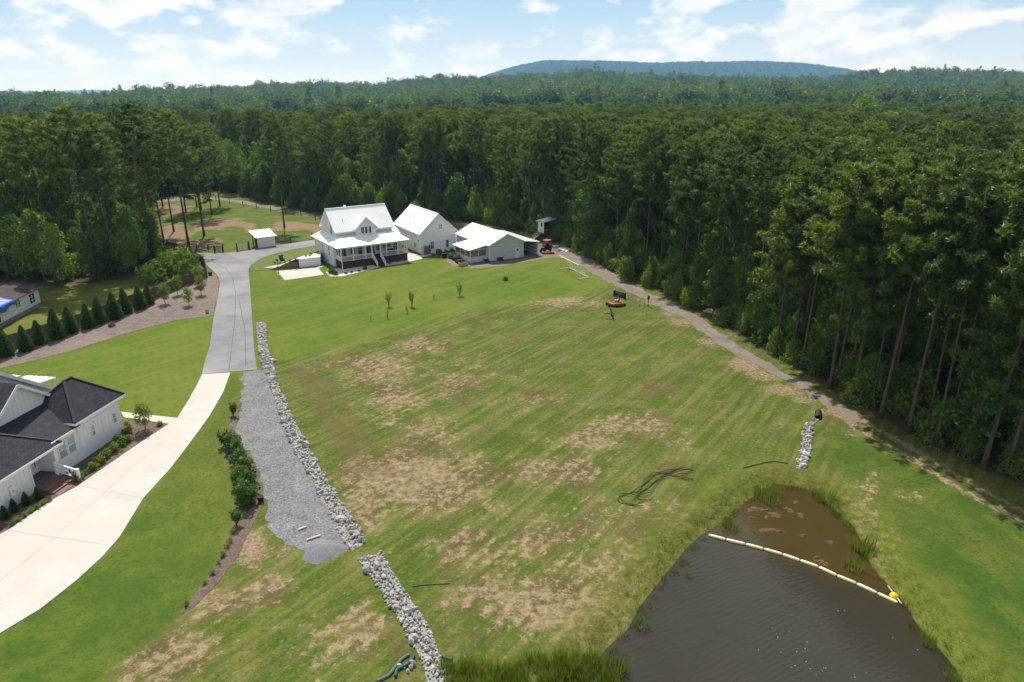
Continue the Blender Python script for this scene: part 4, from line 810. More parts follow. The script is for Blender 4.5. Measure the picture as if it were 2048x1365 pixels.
# --- neighbour house in the lower left
LA = R(81.6); LO = (-36.47, 57.35)
def cottage():
    r = empty('cottage', (LO[0], LO[1], hz(*LO)), LA); tag(r, 'white board-and-batten house with charcoal shingle roof beside the concrete driveway', 'house')
    W = M['white_wall']; T = M['white_trim']; S = M['shingle']
    # walls: far hip block, middle, near block with recessed entry
    w1 = MB().box(-5.1, 0, 0, 4.6, -.3, 3.55).build('wall', W, r); battens(w1, ('b', 0, -1), -4.95, -.1, -.1, 2.75, .41); battens(w1, ('a', 0, 1), .1, 4.5, -.1, 2.75, .41)
    MB().box(-5.12, .03, -.03, -.004, 2.78, 3.0).build('band_board', T, w1); MB().box(.004, .03, -.03, 4.6, 2.78, 3.0).build('band_board', T, w1); MB().box(-.1, .035, -.036, -.005, -.2, 3.5).build('corner_board', T, w1)
    w2 = MB().box(-8.1, -5.12, .02, 4, -.3, 3.25).build('wall', W, r); battens(w2, ('b', .02, -1), -5.6, -5.2, -.1, 3.1, .41)
    w3 = MB().box(-22, -10.35, .02, 4, -.3, 3.0).build('wall', W, r); battens(w3, ('b', .02, -1), -21.9, -10.5, -.1, 2.6, .41); MB().box(-22, -10.33, -.012, .012, 2.62, 2.85).build('band_board', T, w3); MB().box(-10.45, -10.32, -.03, .018, -.2, 2.62).build('corner_board', T, w3)
    w4 = MB().box(-10.35, -8.1, 1.5, 4, -.3, 3.0).build('wall', W, r); battens(w4, ('b', 1.5, -1), -10.3, -8.2, .5, 2.9, .35)
    MB().box(-22, -7.9, -.35, 1.5, 2.82, 2.9).build('porch_ceiling', T, r)
    # entry
    MB().box(-10.34, -8.0, -.25, 1.49, -.2, .52).build('porch_floor', M['porch_mat'], r)
    d = MB().box(-9.9, -8.95, 1.42, 1.494, .54, 2.6).build('door', T, r); window(d, ('b', 1.42, -1), -9.42, 2.0, .62, .42, T, M['blind'], .05, (1, 1)); piece('door_handle', M['black'], d, -9.84, -9.78, 1.35, 1.42, 1.45, 1.6)
    window(r, ('b', 1.5, -1), -8.5, 1.0, .3, 1.6, T, M['glass'], .05, (1, 1))
    MB().box(-8.12, -7.86, -.24, .02, .1, 2.82).build('column', T, r)
    for k in range(4): piece('stair', M['step_wood'], r, -10.5, -8.35, -.25 - .48 * (k + 1), -.25 - .48 * k + .02, -.2, .42 - .125 * k)
    m = MB(); p, q = Vector((-8.28, -.2, .5)), Vector((-8.28, -2.15, .02))
    m.bar(p + Vector((0, 0, .95)), q + Vector((0, 0, .95)), .10, .08); m.bar(p + Vector((0, 0, .2)), q + Vector((0, 0, .2)), .08, .07)
    for t in (.0, 1.0): c = p.lerp(q, t); m.box(c.x - .1, c.x + .1, c.y - .1, c.y + .1, -.1, c.z + 1.08)
    for t in (.14, .28, .42, .56, .7, .84): c = p.lerp(q, t); m.bar(c + Vector((0, 0, .2)), c + Vector((0, 0, .94)), .05)
    for t0, t1 in ((.0, .33), (.33, .66), (.66, 1)): a = p.lerp(q, t0); b = p.lerp(q, t1); m.bar(a + Vector((0, 0, .22)), b + Vector((0, 0, .9)), .035); m.bar(a + Vector((0, 0, .9)), b + Vector((0, 0, .22)), .035)
    m.build('stair_railing', T, r)
    MB().bar((-8.1, -.2, 1.42), (-8.1, 1.4, 1.42), .07).bar((-8.1, -.2, .75), (-8.1, 1.4, .75), .05).build('porch_railing', T, r)
    # windows
    F = ('b', 0, -1); window(r, F, -.75, 1.35, .62, 1.05, T, M['blind'], .05); window(r, F, -3.52, 1.45, .62, 1.05, T, M['blind'], .05)
    for c in (-6.02, -7.02): window(r, ('b', .02, -1), c, 1.2, .92, 1.55, T, M['blind'] , .06)
    window(r, ('b', .02, -1), -7.82, .95, .34, 1.75, T, M['glass'], .05, (1, 2))
    e = MB().box(-12.55, -12.2, -.16, .0, 1.0, 1.75).build('electric_meter', T, r); MB().tube([(-12.38, -.08, 1.0), (-12.38, -.08, -.1)], .035, 6).build('conduit', T, e); MB().tube([(-12.38, -.17, 1.4), (-12.38, -.22, 1.4)], .09, 10).build('dial', M['steel'], e)
    piece('tap_box', M['black'], r, -13.9, -13.75, -.06, .0, .9, 1.0)
    # roofs
    def hip(name, a0, a1, b0, b1, ze, zr, par=r):
        run = min(b1 - b0, a1 - a0) / 2; mid = (b0 + b1) / 2; ra, rb = a0 + run, a1 - run
        A, B, C, D, E_, G = (a0, b0, ze), (a1, b0, ze), (a1, b1, ze), (a0, b1, ze), (ra, mid, zr), (rb, mid, zr)
        m = MB().slab([A, B, G, E_], .1).slab([B, C, G], .1).slab([C, D, E_, G], .1).slab([D, A, E_], .1)
        o = m.build(name, S, par, uvroof=True)
        c = MB()
        for p, q in ((A, E_), (B, G), (C, G), (D, E_), (E_, G)): c.bar(Vector(p) + Vector((0, 0, .03)), Vector(q) + Vector((0, 0, .03)), .24, .04)
        c.build('ridge_cap', M['ridge_shingle'], o)
        f = MB().box(a0, a1, b0 - .03, b0 - .002, ze - .26, ze - .04).box(a0, a1, b1 + .002, b1 + .03, ze - .26, ze - .04).box(a0 - .03, a0 - .002, b0, b1, ze - .26, ze - .04).box(a1 + .002, a1 + .03, b0, b1, ze - .26, ze - .04)
        f.build('fascia', T, o); MB().box(a0 + .02, a1 - .02, b0 + .02, b1 - .02, ze - .22, ze - .14).build('soffit', T, o); return o
    hip('roof', -5.65, .55, -.5, 4.9, 3.78, 6.4)
    mid_roof = MB().slab([(-7.85, -.35, 3.35), (-5.0, -.35, 3.35), (-2.6, 3.25, 4.85), (-11, 3.25, 4.85)], .1).build('roof', S, r, uvroof=True)
    MB().box(-8.3, -5.66, -.40, -.352, 3.12, 3.33).box(-8.3, -5.66, -.35, .02, 3.1, 3.14).build('fascia', T, mid_roof)
    zb, zr = 3.05, 5.55; n0 = -7.45
    near = MB().slab([(-23, -.62, zb), (n0, -.62, zb), (n0 - 3.6, 2.98, zr), (-23, 2.98, zr)], .1).slab([(n0, -.62, zb), (n0, 4.0, zb + .05), (n0 - 3.6, 2.98, zr)], .1).build('roof', S, r, uvroof=True)
    MB().bar((n0, -.62, zb + .02), (n0 - 3.6, 2.98, zr + .02), .24, .05).bar((n0 - 3.6, 2.98, zr + .02), (-23, 2.98, zr + .02), .24, .05).build('ridge_cap', M['ridge_shingle'], near)
    MB().box(-23, n0 + .02, -.66, -.625, zb - .22, zb - .02).box(n0 + .004, n0 + .04, -.62, .4, zb - .22, zb - .02).build('fascia', T, near)
    # cross gable
    zg = lambda a: 7.55 - abs(a + 6.7) * .77
    gw = MB().prism([(-10.9, 3.6), (-2.7, 3.6), (-2.7, zg(-2.7)), (-6.7, 7.5), (-10.9, zg(-10.9))], 3.3, 6.5).build('gable_wall', W, r)
    battens(gw, ('b', 3.3, -1), -10.3, -3.2, 4.5, 9, .41, lambda c: zg(c) - .1)
    for s in (-1, 1):
        P = [(-6.7 + s * 4.35, 2.95, 4.30), (-6.7 + s * 4.35, 9.5, 4.30), (-6.7, 9.5, 7.65), (-6.7, 2.95, 7.65)]; o = MB().slab(P, .1).build('gable_roof', S, r, uvroof=True)
        MB().bar((-6.7 + s * 4.35, 2.93, 4.18), (-6.7, 2.93, 7.52), .05, .24).build('rake_board', T, o)
    # big rear gable
    zh = lambda a: 8.75 - abs(a + 6.5) * .72
    rw = MB().prism([(-14, -.3), (.1, -.3), (.1, zh(.1)), (-6.5, 8.7), (-14, zh(-14))], 6.52, 15).build('rear_wall', W, r)
    for s in (-1, 1):
        P = [(-6.5 + s * 7.2, 6.1, 3.65), (-6.5 + s * 7.2, 15.4, 3.65), (-6.5, 15.4, 8.85), (-6.5, 6.1, 8.85)]; o = MB().slab(P, .12).build('rear_roof', S, r, uvroof=True)
        MB().bar((-6.5 + s * 7.2, 6.08, 3.52), (-6.5, 6.08, 8.72), .06, .3).build('rake_board', T, o)
    # white metal porch roofs on the far side
    for (a0, a1, b0, b1, z) in ((.72, 3.3, 9.0, 12.2, 3.75), (.72, 3.0, 12.6, 17.0, 3.85), (.62, 2.5, 2.6, 4.4, 3.35)):
        P = [(a1, b0, z - .1), (a1, b1, z - .1), (a0, b1, z + .25), (a0, b0, z + .25)]; m = MB().slab(P, .08); seams(m, *P, 6); o = m.build('porch_roof', M['metal_roof'], r)
        MB().box(a1 - .14, a1, b0 + .05, b1 - .05, z - .38, z - .2).build('fascia', T, o); MB().box(a1 - .3, a1 - .16, b0 + .1, b0 + .26, -.2, z - .2).box(a1 - .3, a1 - .16, b1 - .26, b1 - .1, -.2, z - .2).build('post', T, o)
    MB().box(-4, .7, 9.2, 15, -.3, 3.6).build('rear_wall', W, r)
    return r
M['porch_mat'] = mat('patterned_dark_mat', (0.16, 0.17, 0.17), 0.8, (0.05, 0.055, 0.055), 7)
M['ridge_shingle'] = mat('ridge_shingle', (0.058, 0.050, 0.050), 0.9, (0.036, 0.032, 0.033), 5)
cottage()

# --- mobile home under a tarp
def mobile_home():
    p, q = g(0, 657), g(84, 612); ang = math.atan2(q[1] - p[1], q[0] - p[0]); L = 21.0
    o = (q[0], q[1]); r = empty('mobile_home', (o[0], o[1], hz(*o)), ang); tag(r, 'old pale mobile home with brown shingle roof and blue tarp', 'mobile home')
    MB().box(-L, 0, .02, 7.0, .55, 2.75).build('wall', M['mobile_wall'], r); MB().box(-L + .03, -.03, .07, 6.95, -.2, .55).build('skirting', M['skirting'], r)
    MB().slab([(-L, -.25, 2.72), (.2, -.25, 2.72), (.2, 3.5, 3.75), (-L, 3.5, 3.75)], .1).build('roof', M['old_roof'], r); MB().slab([(-L, 7.25, 2.72), (.2, 7.25, 2.72), (.2, 3.5, 3.75), (-L, 3.5, 3.75)], .1).build('roof', M['old_roof'], r)
    MB().prism([(.02, 2.75), (7.0, 2.75), (3.5, 3.66)], -.1, 0, 'x').build('wall', M['mobile_wall'], r)
    window(r, ('b', .02, -1), -1.9, .95, 1.5, 1.5, M['white_trim'], M['glass'], .05, (2, 3)); window(r, ('b', .02, -1), -5.4, 1.5, .9, .9, M['dark_frame'], M['blind'], .05, (1, 2)); window(r, ('b', .02, -1), -10.4, .7, 1.2, 1.2, M['dark_frame'], M['glass'], .05, (1, 1))
    return r, ang, o
_mh, _mang, _mo = mobile_home()
def tarp():
    nx, ny = 26, 14; V = []
    for j in range(ny):
        for i in range(nx):
            a = -13.6 + 7.0 * i / (nx - 1); t = j / (ny - 1)
            if t < .35: b = -.36; z = 2.82 - (0.35 - t) / .35 * (0.75 + .25 * math.sin(i * .5)); b -= .12 * math.sin(i * .9) * (.35 - t)
            else: b = -.36 + (t - .35) / .65 * 3.6; z = 2.82 + (b + .36) * .268 + .03
            V.append((a + .15 * math.sin(j * .7), b, z + .035 * math.sin(i * 1.7 + j) * .5))
    F = [(j * nx + i, j * nx + i + 1, (j + 1) * nx + i + 1, (j + 1) * nx + i) for j in range(ny - 1) for i in range(nx - 1)]
    o = link_obj('tarp', np_mesh('tarp', V, F, M['tarp'], True)); place(o, _mo, _mang); tag(o, 'blue tarpaulin draped over the mobile home roof edge', 'tarp')
    sm = o.modifiers.new('thickness', 'SOLIDIFY'); sm.thickness = .02
tarp()

# --- retaining wall, raised bank and bed left of the farmhouse
WB = g(599, 535), g(642, 530.5)
def bank_z(x, y):
    P = gs([(470, 530), (536, 541), (598, 535.5), (642, 531), (646, 522)])
    R_ = gs([(500, 529), (520, 519.5), (541, 511), (584, 500.5), (638, 491.5)])
    dw = seg_dist(P[1:], x, y); dr = seg_dist(R_, x, y)
    t = dr / (dr + dw + 1e-6); left = sstep(x, P[1][0], P[2][0])
    return np.maximum(height(x, y), 1.5 * t * left)
sheet('lawn_bank', gs([(503, 533), (520, 521), (541, 512), (584, 501.5), (638, 493), (648, 500), (646, 526), (642, 530.3), (599, 534.8), (536, 540.5), (510, 542)]), M['ground_lawn'] if 'ground_lawn' in M else M['grass_bank'] if 'grass_bank' in M else mat('bank_grass', (.104, .130, .021), .95, (.066, .095, .013), 1.2, .5, 6, coords='Object'), .02, 1.0, zfun=bank_z)
def retaining():
    a, b = WB; ang = math.atan2(b[1] - a[1], b[0] - a[0]); L = math.dist(a, b)
    w = empty('retaining_wall'); place(w, a, ang); tag(w, 'white rendered retaining wall beside the patio of the farmhouse', 'wall')
    MB().box(0, L, -.12, .12, -.2, 1.52).build('wall_body', M['white_wall'], w); MB().box(-.05, L, -.17, .17, 1.52, 1.6).build('coping', M['white_trim'], w)
    c = g(538, 541); ang2 = math.atan2(a[1] - c[1], a[0] - c[0]); L2 = math.dist(a, c) - .1
    w2 = empty('block_wall'); place(w2, c, ang2); tag(w2, 'low brown block retaining wall tapering down left of the patio', 'wall')
    rows = 7; bw = .45
    for j in range(rows):
        z0 = j * .19 - .02
        for k in range(int(L2 / bw)):
            x = k * bw + (bw / 2 if j % 2 else 0)
            if x + bw > L2 or z0 + .16 > 1.25 * (x / L2) ** .8 + .12: continue
            piece('block', M['block'], w2, x + .008, x + bw - .008, -.12 + j * .012, .12 + j * .012, z0, z0 + .18)
retaining()
sheet('bank_pebble_bed', gs([(548, 537), (599, 533.8), (642, 529.8), (644, 520), (628, 521), (597, 525), (570, 531), (545, 533), (528, 536)]), M['white_stone_bed'], .06, .8, zfun=bank_z)

# ------------------------------------------------------------------ vegetation: shared meshes
def tri_cloud(C, D, Ln, Wd, rng, quad=False):
    """thin leaf triangles at C pointing along D with length Ln and width Wd"""
    n = len(C); D = D / (np.linalg.norm(D, axis=1, keepdims=True) + 1e-9)
    r = rng.normal(size=(n, 3)); S = np.cross(D, r); S /= (np.linalg.norm(S, axis=1, keepdims=True) + 1e-9)
    Ln = np.broadcast_to(Ln, n)[:, None]; Wd = np.broadcast_to(Wd, n)[:, None]
    if not quad:
        V = np.stack([C - S * Wd * .5, C + S * Wd * .5, C + D * Ln], 1).reshape(-1, 3); F = np.arange(3 * n).reshape(n, 3)
    else:
        V = np.stack([C, C + D * Ln * .5 + S * Wd * .5, C + D * Ln, C + D * Ln * .5 - S * Wd * .5], 1).reshape(-1, 3); F = np.arange(4 * n).reshape(n, 4)
    return V, F
def rdir(rng, n, up=0.0):
    d = rng.normal(size=(n, 3)); d /= np.linalg.norm(d, axis=1, keepdims=True); d[:, 2] += up; return d / np.linalg.norm(d, axis=1, keepdims=True)
def pine_meshes(k, H=24.0, base=.50, spread=3.1, nb=54, dens=1.0, lean=.5, needle=.46):
    rng = np.random.default_rng(100 + k); tr = MB(); lx, ly = rng.uniform(-lean, lean, 2)
    axis = lambda t: Vector((lx * t * t, ly * t * t, H * t)); r0 = .165 + .02 * (k % 3)
    tr.tube([axis(t) for t in np.linspace(-.02, 1, 9)], [r0 * (1 - .86 * max(0, t)) + (.08 if t < 0.03 else 0) for t in np.linspace(-.02, 1, 9)], 8)
    for _ in range(9):                     # bare dead twigs below the crown
        t = rng.uniform(.26, base + .03); a = rng.uniform(0, 6.28); p = axis(t); l = rng.uniform(.7, 1.9); tr.tube([p, p + Vector((math.cos(a) * l, math.sin(a) * l, rng.uniform(-.3, .3)))], [.035, .008], 4)
    C = []
    for i in range(nb):
        t = base + (1 - base) * ((i + rng.uniform(0, 1)) / nb) ** .9; a = i * 2.4 + rng.uniform(-.5, .5); u = (t - base) / (1 - base)
        L = spread * (min(1, .62 + 1.5 * u) * math.sqrt(max(0, 1 - u ** 2.4)) + .16) * rng.uniform(.65, 1.2); p = axis(min(t, .985)); rise = L * rng.uniform(.05, .45)
        tip = p + Vector((math.cos(a) * L, math.sin(a) * L, rise)); mid = p.lerp(tip, .5) - Vector((0, 0, .12 * L)); tr.tube([p, mid, tip], [.06, .035, .012], 4, False)
        m = max(4, int(dens * 5.2 * L))
        for j in range(m):
            q = .35 + .68 * (j + rng.uniform(0, 1)) / m; c = p.lerp(mid, q * 2) if q < .5 else mid.lerp(tip, q * 2 - 1); c = c + Vector(rng.normal(0, .16, 3)) * L * .30; c.z += .1; C.append(tuple(c))
    top = axis(1); C += [tuple(top + Vector(rng.normal(0, .25, 3))) for _ in range(6)]
    C = np.array(C); nper = 15; CC = np.repeat(C, nper, 0) + rng.normal(0, .10, (len(C) * nper, 3)); D = rdir(rng, len(CC), .35)
    V, F = tri_cloud(CC, D, needle * rng.uniform(.6, 1.15, len(CC)), needle * .30, rng)
    return tr, V, F
def mesh_from(mb, name, m):
    me = bpy.data.meshes.new(name); me.from_pydata(mb.v, [], mb.f); me.materials.append(m)
    for p in me.polygons: p.use_smooth = True
    return me
def broad_meshes(k, H=11.0, W=3.0, lobes=16, per=150, leaf=.42, base=.25, trunk=.14):
    rng = np.random.default_rng(300 + k); tr = MB(); tr.tube([(0, 0, -.3), (rng.uniform(-.2, .2), rng.uniform(-.2, .2), H * .4), (rng.uniform(-.4, .4), rng.uniform(-.4, .4), H * .85)], [trunk, trunk * .7, .03], 7)
    Cs, Ds = [], []
    for i in range(lobes):
        t = base + (1 - base) * (i + rng.uniform(0, 1)) / lobes; prof = math.sin(math.pi * min(1, max(.12, (t - base) / (1 - base) * .8 + .16))) ** .8
        a = i * 2.4 + rng.uniform(-.6, .6); rr = W * prof * rng.uniform(.3, .85); c = np.array([math.cos(a) * rr, math.sin(a) * rr, H * t - .4]); rad = W * rng.uniform(.30, .50)
        tr.tube([(0, 0, H * t * .7), tuple(c)], [trunk * .35, .015], 4, False)
        d = rdir(rng, per, .12); s = rng.uniform(.55, 1.05, (per, 1)); P = c + d * s * rad * np.array([1, 1, .8]); Cs.append(P); Ds.append(d * .6 + rng.normal(0, .6, (per, 3)) + np.array([0, 0, -.1]))
    C = np.concatenate(Cs); D = np.concatenate(Ds); V, F = tri_cloud(C, D, leaf * rng.uniform(.6, 1.2, len(C)), leaf * .62, rng, True); return tr, V, F
PINES = []; 
for k in range(7):
    tr, V, F = pine_meshes(k, 24, [.56, .62, .50, .58, .64, .30, .38][k], [3.5, 3.1, 4.0, 3.4, 2.9, 3.7, 3.3][k], [52, 46, 58, 50, 42, 60, 56][k]); PINES.append((mesh_from(tr, 'pine_trunk', M['bark']), np_mesh('pine_crown', V, F, M['pine'])))
BROADS = []
for k in range(5):
    tr, V, F = broad_meshes(k, [11, 9, 13, 8, 10][k], [2.9, 2.6, 3.2, 2.8, 2.3][k], 18, 150); BROADS.append((mesh_from(tr, 'trunk', M['bark_grey']), np_mesh('crown', V, F, M['leaf'])))
SHRUBS = []
for k in range(4):
    tr, V, F = broad_meshes(20 + k, 2.6, 1.5, 11, 110, .26, .12, .05); SHRUBS.append((mesh_from(tr, 'stem', M['bark_grey']), np_mesh('foliage', V, F, M['shrub'])))
def tree(name, meshes, x, y, s, rz, label, cat='tree', group=None, names=('trunk', 'crown'), crown_mat=None, sz=None, z=None, tilt=(0, 0)):
    r = empty(name, (x, y, hz(x, y) if z is None else z), rz); r.scale = (s, s, sz or s); r.rotation_euler = (tilt[0], tilt[1], rz)
    link_obj(names[0], meshes[0], r); c = link_obj(names[1], meshes[1], r)
    if crown_mat: c.material_slots[0].link = 'OBJECT'; c.material_slots[0].material = crown_mat
    tag(r, label, cat, group); return r

# --- named pines: pasture and drive side
NAMED = [((378, 494), 26.5, 1.15, 'thick tall pine in the pasture nearest the road junction'), ((408.7, 473), 24, .8, 'slender pine in the pasture right of the thick pine'),
         ((348, 464), 23, .85, 'pine at the left end of the pasture, third along from the run-in shed'), ((328, 484), 22, .8, 'pine at the pasture edge half hidden by woodland'),
         ((424, 430), 22, .8, 'pine standing on bare soil near the far pasture corner'), ((394, 414), 23, .9, 'pine at the back of the pasture, left one of a close pair'),
         ((403, 420), 22, .7, 'pine at the back of the pasture, right one of a close pair'), ((372, 424), 22, .8, 'pine at the back of the pasture behind the thick pine'),
         ((326, 414), 22, .9, 'pine beside the back lane at the far left of the pasture'), ((569, 456), 24, .85, 'lone pine on bare ground behind the run-in shed'),
         ((309, 519), 28, 1.1, 'tall pine beside the end of the wooden fence'), ((199, 560), 27.5, 1.2, 'tall leaning pine in the left wood above the mobile home yard'), ((114, 562), 26, 1.0, 'tall pine behind the mobile home'), ((250, 512), 26, 1.0, 'pine deep in the left wood between two taller pines'),
         ((20, 560), 27, 1.1, 'tall pine at the left edge of the picture behind the mobile home'), ((440, 412), 22, .8, 'pine by the back lane near the utility pole')]
HILLY = []
used_xy = []
for k, ((u, v), hgt, thick, lab) in enumerate(NAMED):
    x, y = g(u, v); s = hgt / 24; r = tree('pine_tree', PINES[(k * 3 + 2) % 7], x, y, s * (.9 + .2 * thick) , k * 1.3, lab, 'pine', 'pines around the pasture and drive', sz=s); used_xy.append((x, y))

# --- forest layout
def scatter(n, x0, x1, y0, y1, mind, rng, cond, tries=12):
    cell = mind; gridd = {}; out = []
    X = rng.uniform(x0, x1, n * tries); Y = rng.uniform(y0, y1, n * tries); ok = cond(X, Y)
    for x, y in zip(X[ok], Y[ok]):
        i, j = int(x // cell), int(y // cell); good = True
        for a in (-1, 0, 1):
            for b in (-1, 0, 1):
                for q in gridd.get((i + a, j + b), ()):
                    if (q[0] - x) ** 2 + (q[1] - y) ** 2 < mind * mind: good = False; break
                if not good: break
            if not good: break
        if good:
            gridd.setdefault((i, j), []).append((x, y)); out.append((x, y))
            if len(out) >= n: break
    return np.array(out)
def in_view(X, Y, m=.12):
    dep = Y * CP + 12 * SP; return (np.abs(X) < (.75 + m) * dep + 14)
def inside_forest(X, Y, lo):
    d = np.full(X.shape, -50.0); nf_ = (np.abs(X) < 320) & (Y < 420); d[nf_] = poly_sdf(X[nf_], Y[nf_], FE); return d < lo
def canopy_gap(X, Y):      # mobile home yard stays open
    return ~((X > -100) & (X < -50) & (Y > 80) & (Y < 108))
rng = np.random.default_rng(11)
def leftness(X, Y): return sstep(-X - .18 * Y, -25, 25)       # 1 in the mixed wood on the left
near_p = scatter(2000, -190, 190, 40, 330, 3.7, rng, lambda X, Y: in_view(X, Y) & inside_forest(X, Y, -1.2) & canopy_gap(X, Y))
u_ = rng.random(len(near_p)); left_ = leftness(near_p[:, 0], near_p[:, 1])
ispine = u_ > .24 + .38 * left_
edge_d = -poly_sdf(near_p[:, 0], near_p[:, 1], FE); 
dist = np.hypot(near_p[:, 0], near_p[:, 1])
vis = dist + .9 * np.minimum(edge_d, 40)
P_ = near_p[ispine]; Pv = vis[ispine]; order = np.argsort(Pv)
for k, i in enumerate(order[:292]):
    x, y = P_[i]; s = rng.uniform(.84, 1.06) * (1.0 if x > 0 else 1.02)
    if any((x - a) ** 2 + (y - b) ** 2 < 9 for a, b in used_xy): continue
    lab = 'tall pine in the dense forest edge right of the gravel trail' if x > 25 and y < 130 else ('tall pine in the forest behind the farmhouse and workshop' if x > -60 else 'tall pine in the wood on the left of the road')
    tree('pine_tree', PINES[k % 7], x, y, s * rng.uniform(.9, 1.12), rng.uniform(0, 6.28), lab, 'pine', lab.replace('tall pine', 'pines'), sz=s, tilt=(rng.uniform(-.025, .025), rng.uniform(-.025, .025)))
rest_pine = P_[order[292:]]
# broadleaf edge trees and understorey, individually
B_ = near_p[~ispine]; bo = np.argsort(vis[~ispine])
for k, i in enumerate(bo[:110]):
    x, y = B_[i]; s = rng.uniform(.75, 1.35)
    lab = 'broadleaf tree under the pines right of the gravel trail' if x > 25 and y < 130 else ('broadleaf tree among the pines behind the farmhouse and workshop' if x > -60 else 'broadleaf tree in the wood on the left of the road')
    tree('broadleaf_tree', BROADS[k % 5], x, y, s, rng.uniform(0, 6.28), lab, 'tree', lab.replace('broadleaf tree', 'broadleaf trees'))
rest_broad = B_[bo[110:]]
def along(poly_px, step, rng, jit, off=0.0):
    P = gs(poly_px); out = []
    for a, b in zip(P[:-1], P[1:]):
        l = math.dist(a, b); n = max(1, int(l / step)); nx, ny = -(b[1] - a[1]) / l, (b[0] - a[0]) / l
        for k in range(n): t = (k + rng.random()) / n; o = off + rng.normal(0, jit); out.append((a[0] + (b[0] - a[0]) * t + nx * o, a[1] + (b[1] - a[1]) * t + ny * o))
    return out
EDGE_R = [p for p in FOREST_EDGE if p[0] >= 478]; EDGE_L = [p for p in FOREST_EDGE if -10 <= p[0] and p[0] <= 330 and p[1] > 460]
k = 0
for (x, y) in along(EDGE_R[:-2], 1.5, rng, 1.2, 1.6):
    lab = 'leafy shrub at the forest foot along the gravel trail' if y < 118 else 'leafy shrub at the forest foot behind the buildings'
    tree('edge_shrub', SHRUBS[k % 4], x, y, rng.uniform(.7, 1.5), rng.uniform(0, 6.28), lab, 'shrub', lab.replace('leafy shrub', 'leafy shrubs'), ('stem', 'foliage'), sz=rng.uniform(.7, 1.7)); k += 1
for (x, y) in along(EDGE_R[:-2], 3.0, rng, 1.6, 3.4):
    lab = 'small broadleaf tree in the front row along the gravel trail' if y < 118 else 'small broadleaf tree in the front row behind the buildings'
    tree('understorey_tree', BROADS[k % 5], x, y, rng.uniform(.42, .85), rng.uniform(0, 6.28), lab, 'tree', lab.replace('small broadleaf tree', 'small broadleaf trees')); k += 1
for (x, y) in along(EDGE_L, 3.0, rng, 1.2, 2.5):
    tree('understorey_tree', BROADS[k % 5], x, y, rng.uniform(.5, .95), rng.uniform(0, 6.28), 'small broadleaf tree along the near edge of the left wood', 'tree', 'small trees along the left wood edge'); k += 1
for (u, v, s) in ((345, 545, 1.5), (365, 540, 1.6), (330, 552, 1.5), (318, 560, 1.4), (350, 530, 1.3), (385, 535, 1.2), (300, 568, 1.3), (372, 552, 1.2), (335, 535, 1.5)):
    x, y = g(u, v); tree('bright_shrub', SHRUBS[k % 4], x, y, s, k, 'bright green shrub massed behind the wooden fence near the road bend', 'shrub', 'bright shrubs behind the wooden fence', ('stem', 'foliage')); k += 1

# --- the rest of the wood: one mass, instanced on points
def lod_pine(kk):
    rng = np.random.default_rng(500 + kk); n = 46; t = rng.random(n) ** .75; a = rng.uniform(0, 6.28, n); r = 2.9 * np.sqrt(rng.random(n)) * (1 - .75 * t ** 1.6)
    C = np.stack([np.cos(a) * r, np.sin(a) * r, 12.5 + 11 * t], 1); C = np.repeat(C, 9, 0) + rng.normal(0, .28, (n * 9, 3)); V, F = tri_cloud(C, rdir(rng, len(C), .45), 1.05, .36, rng)
    return np_mesh('far_pine', V, F, M['pine_far'])
def lod_broad(kk):
    rng = np.random.default_rng(600 + kk); n = 420; L_ = 12; c = np.stack([rng.normal(0, 1.6, L_), rng.normal(0, 1.6, L_), rng.uniform(6.5, 13.5, L_)], 1); i = rng.integers(0, L_, n); d = rdir(rng, n, .25)
    V, F = tri_cloud(c[i] + d * rng.uniform(1.0, 1.9, (n, 1)), d + rng.normal(0, .5, (n, 3)), 1.0, .75, rng, True); return np_mesh('far_broadleaf', V, F, M['leaf_far'])
def lod_hill(kk):
    rng = np.random.default_rng(700 + kk); n = 110; d = rdir(rng, n, .5); V, F = tri_cloud(d * np.array([5.2, 5.2, 5.0]) * rng.uniform(.7, 1, (n, 1)) + np.array([0, 0, 7]), d + rng.normal(0, .5, (n, 3)), 3.0, 2.4, rng, True); return np_mesh('hill_tree', V, F, M['leaf_far'])
def make_source(meshes, name):
    c = bpy.data.collections.new(name)
    for i, me in enumerate(meshes):
        o = bpy.data.objects.new('%s_%02d' % (name, i), me); c.objects.link(o)
    return c
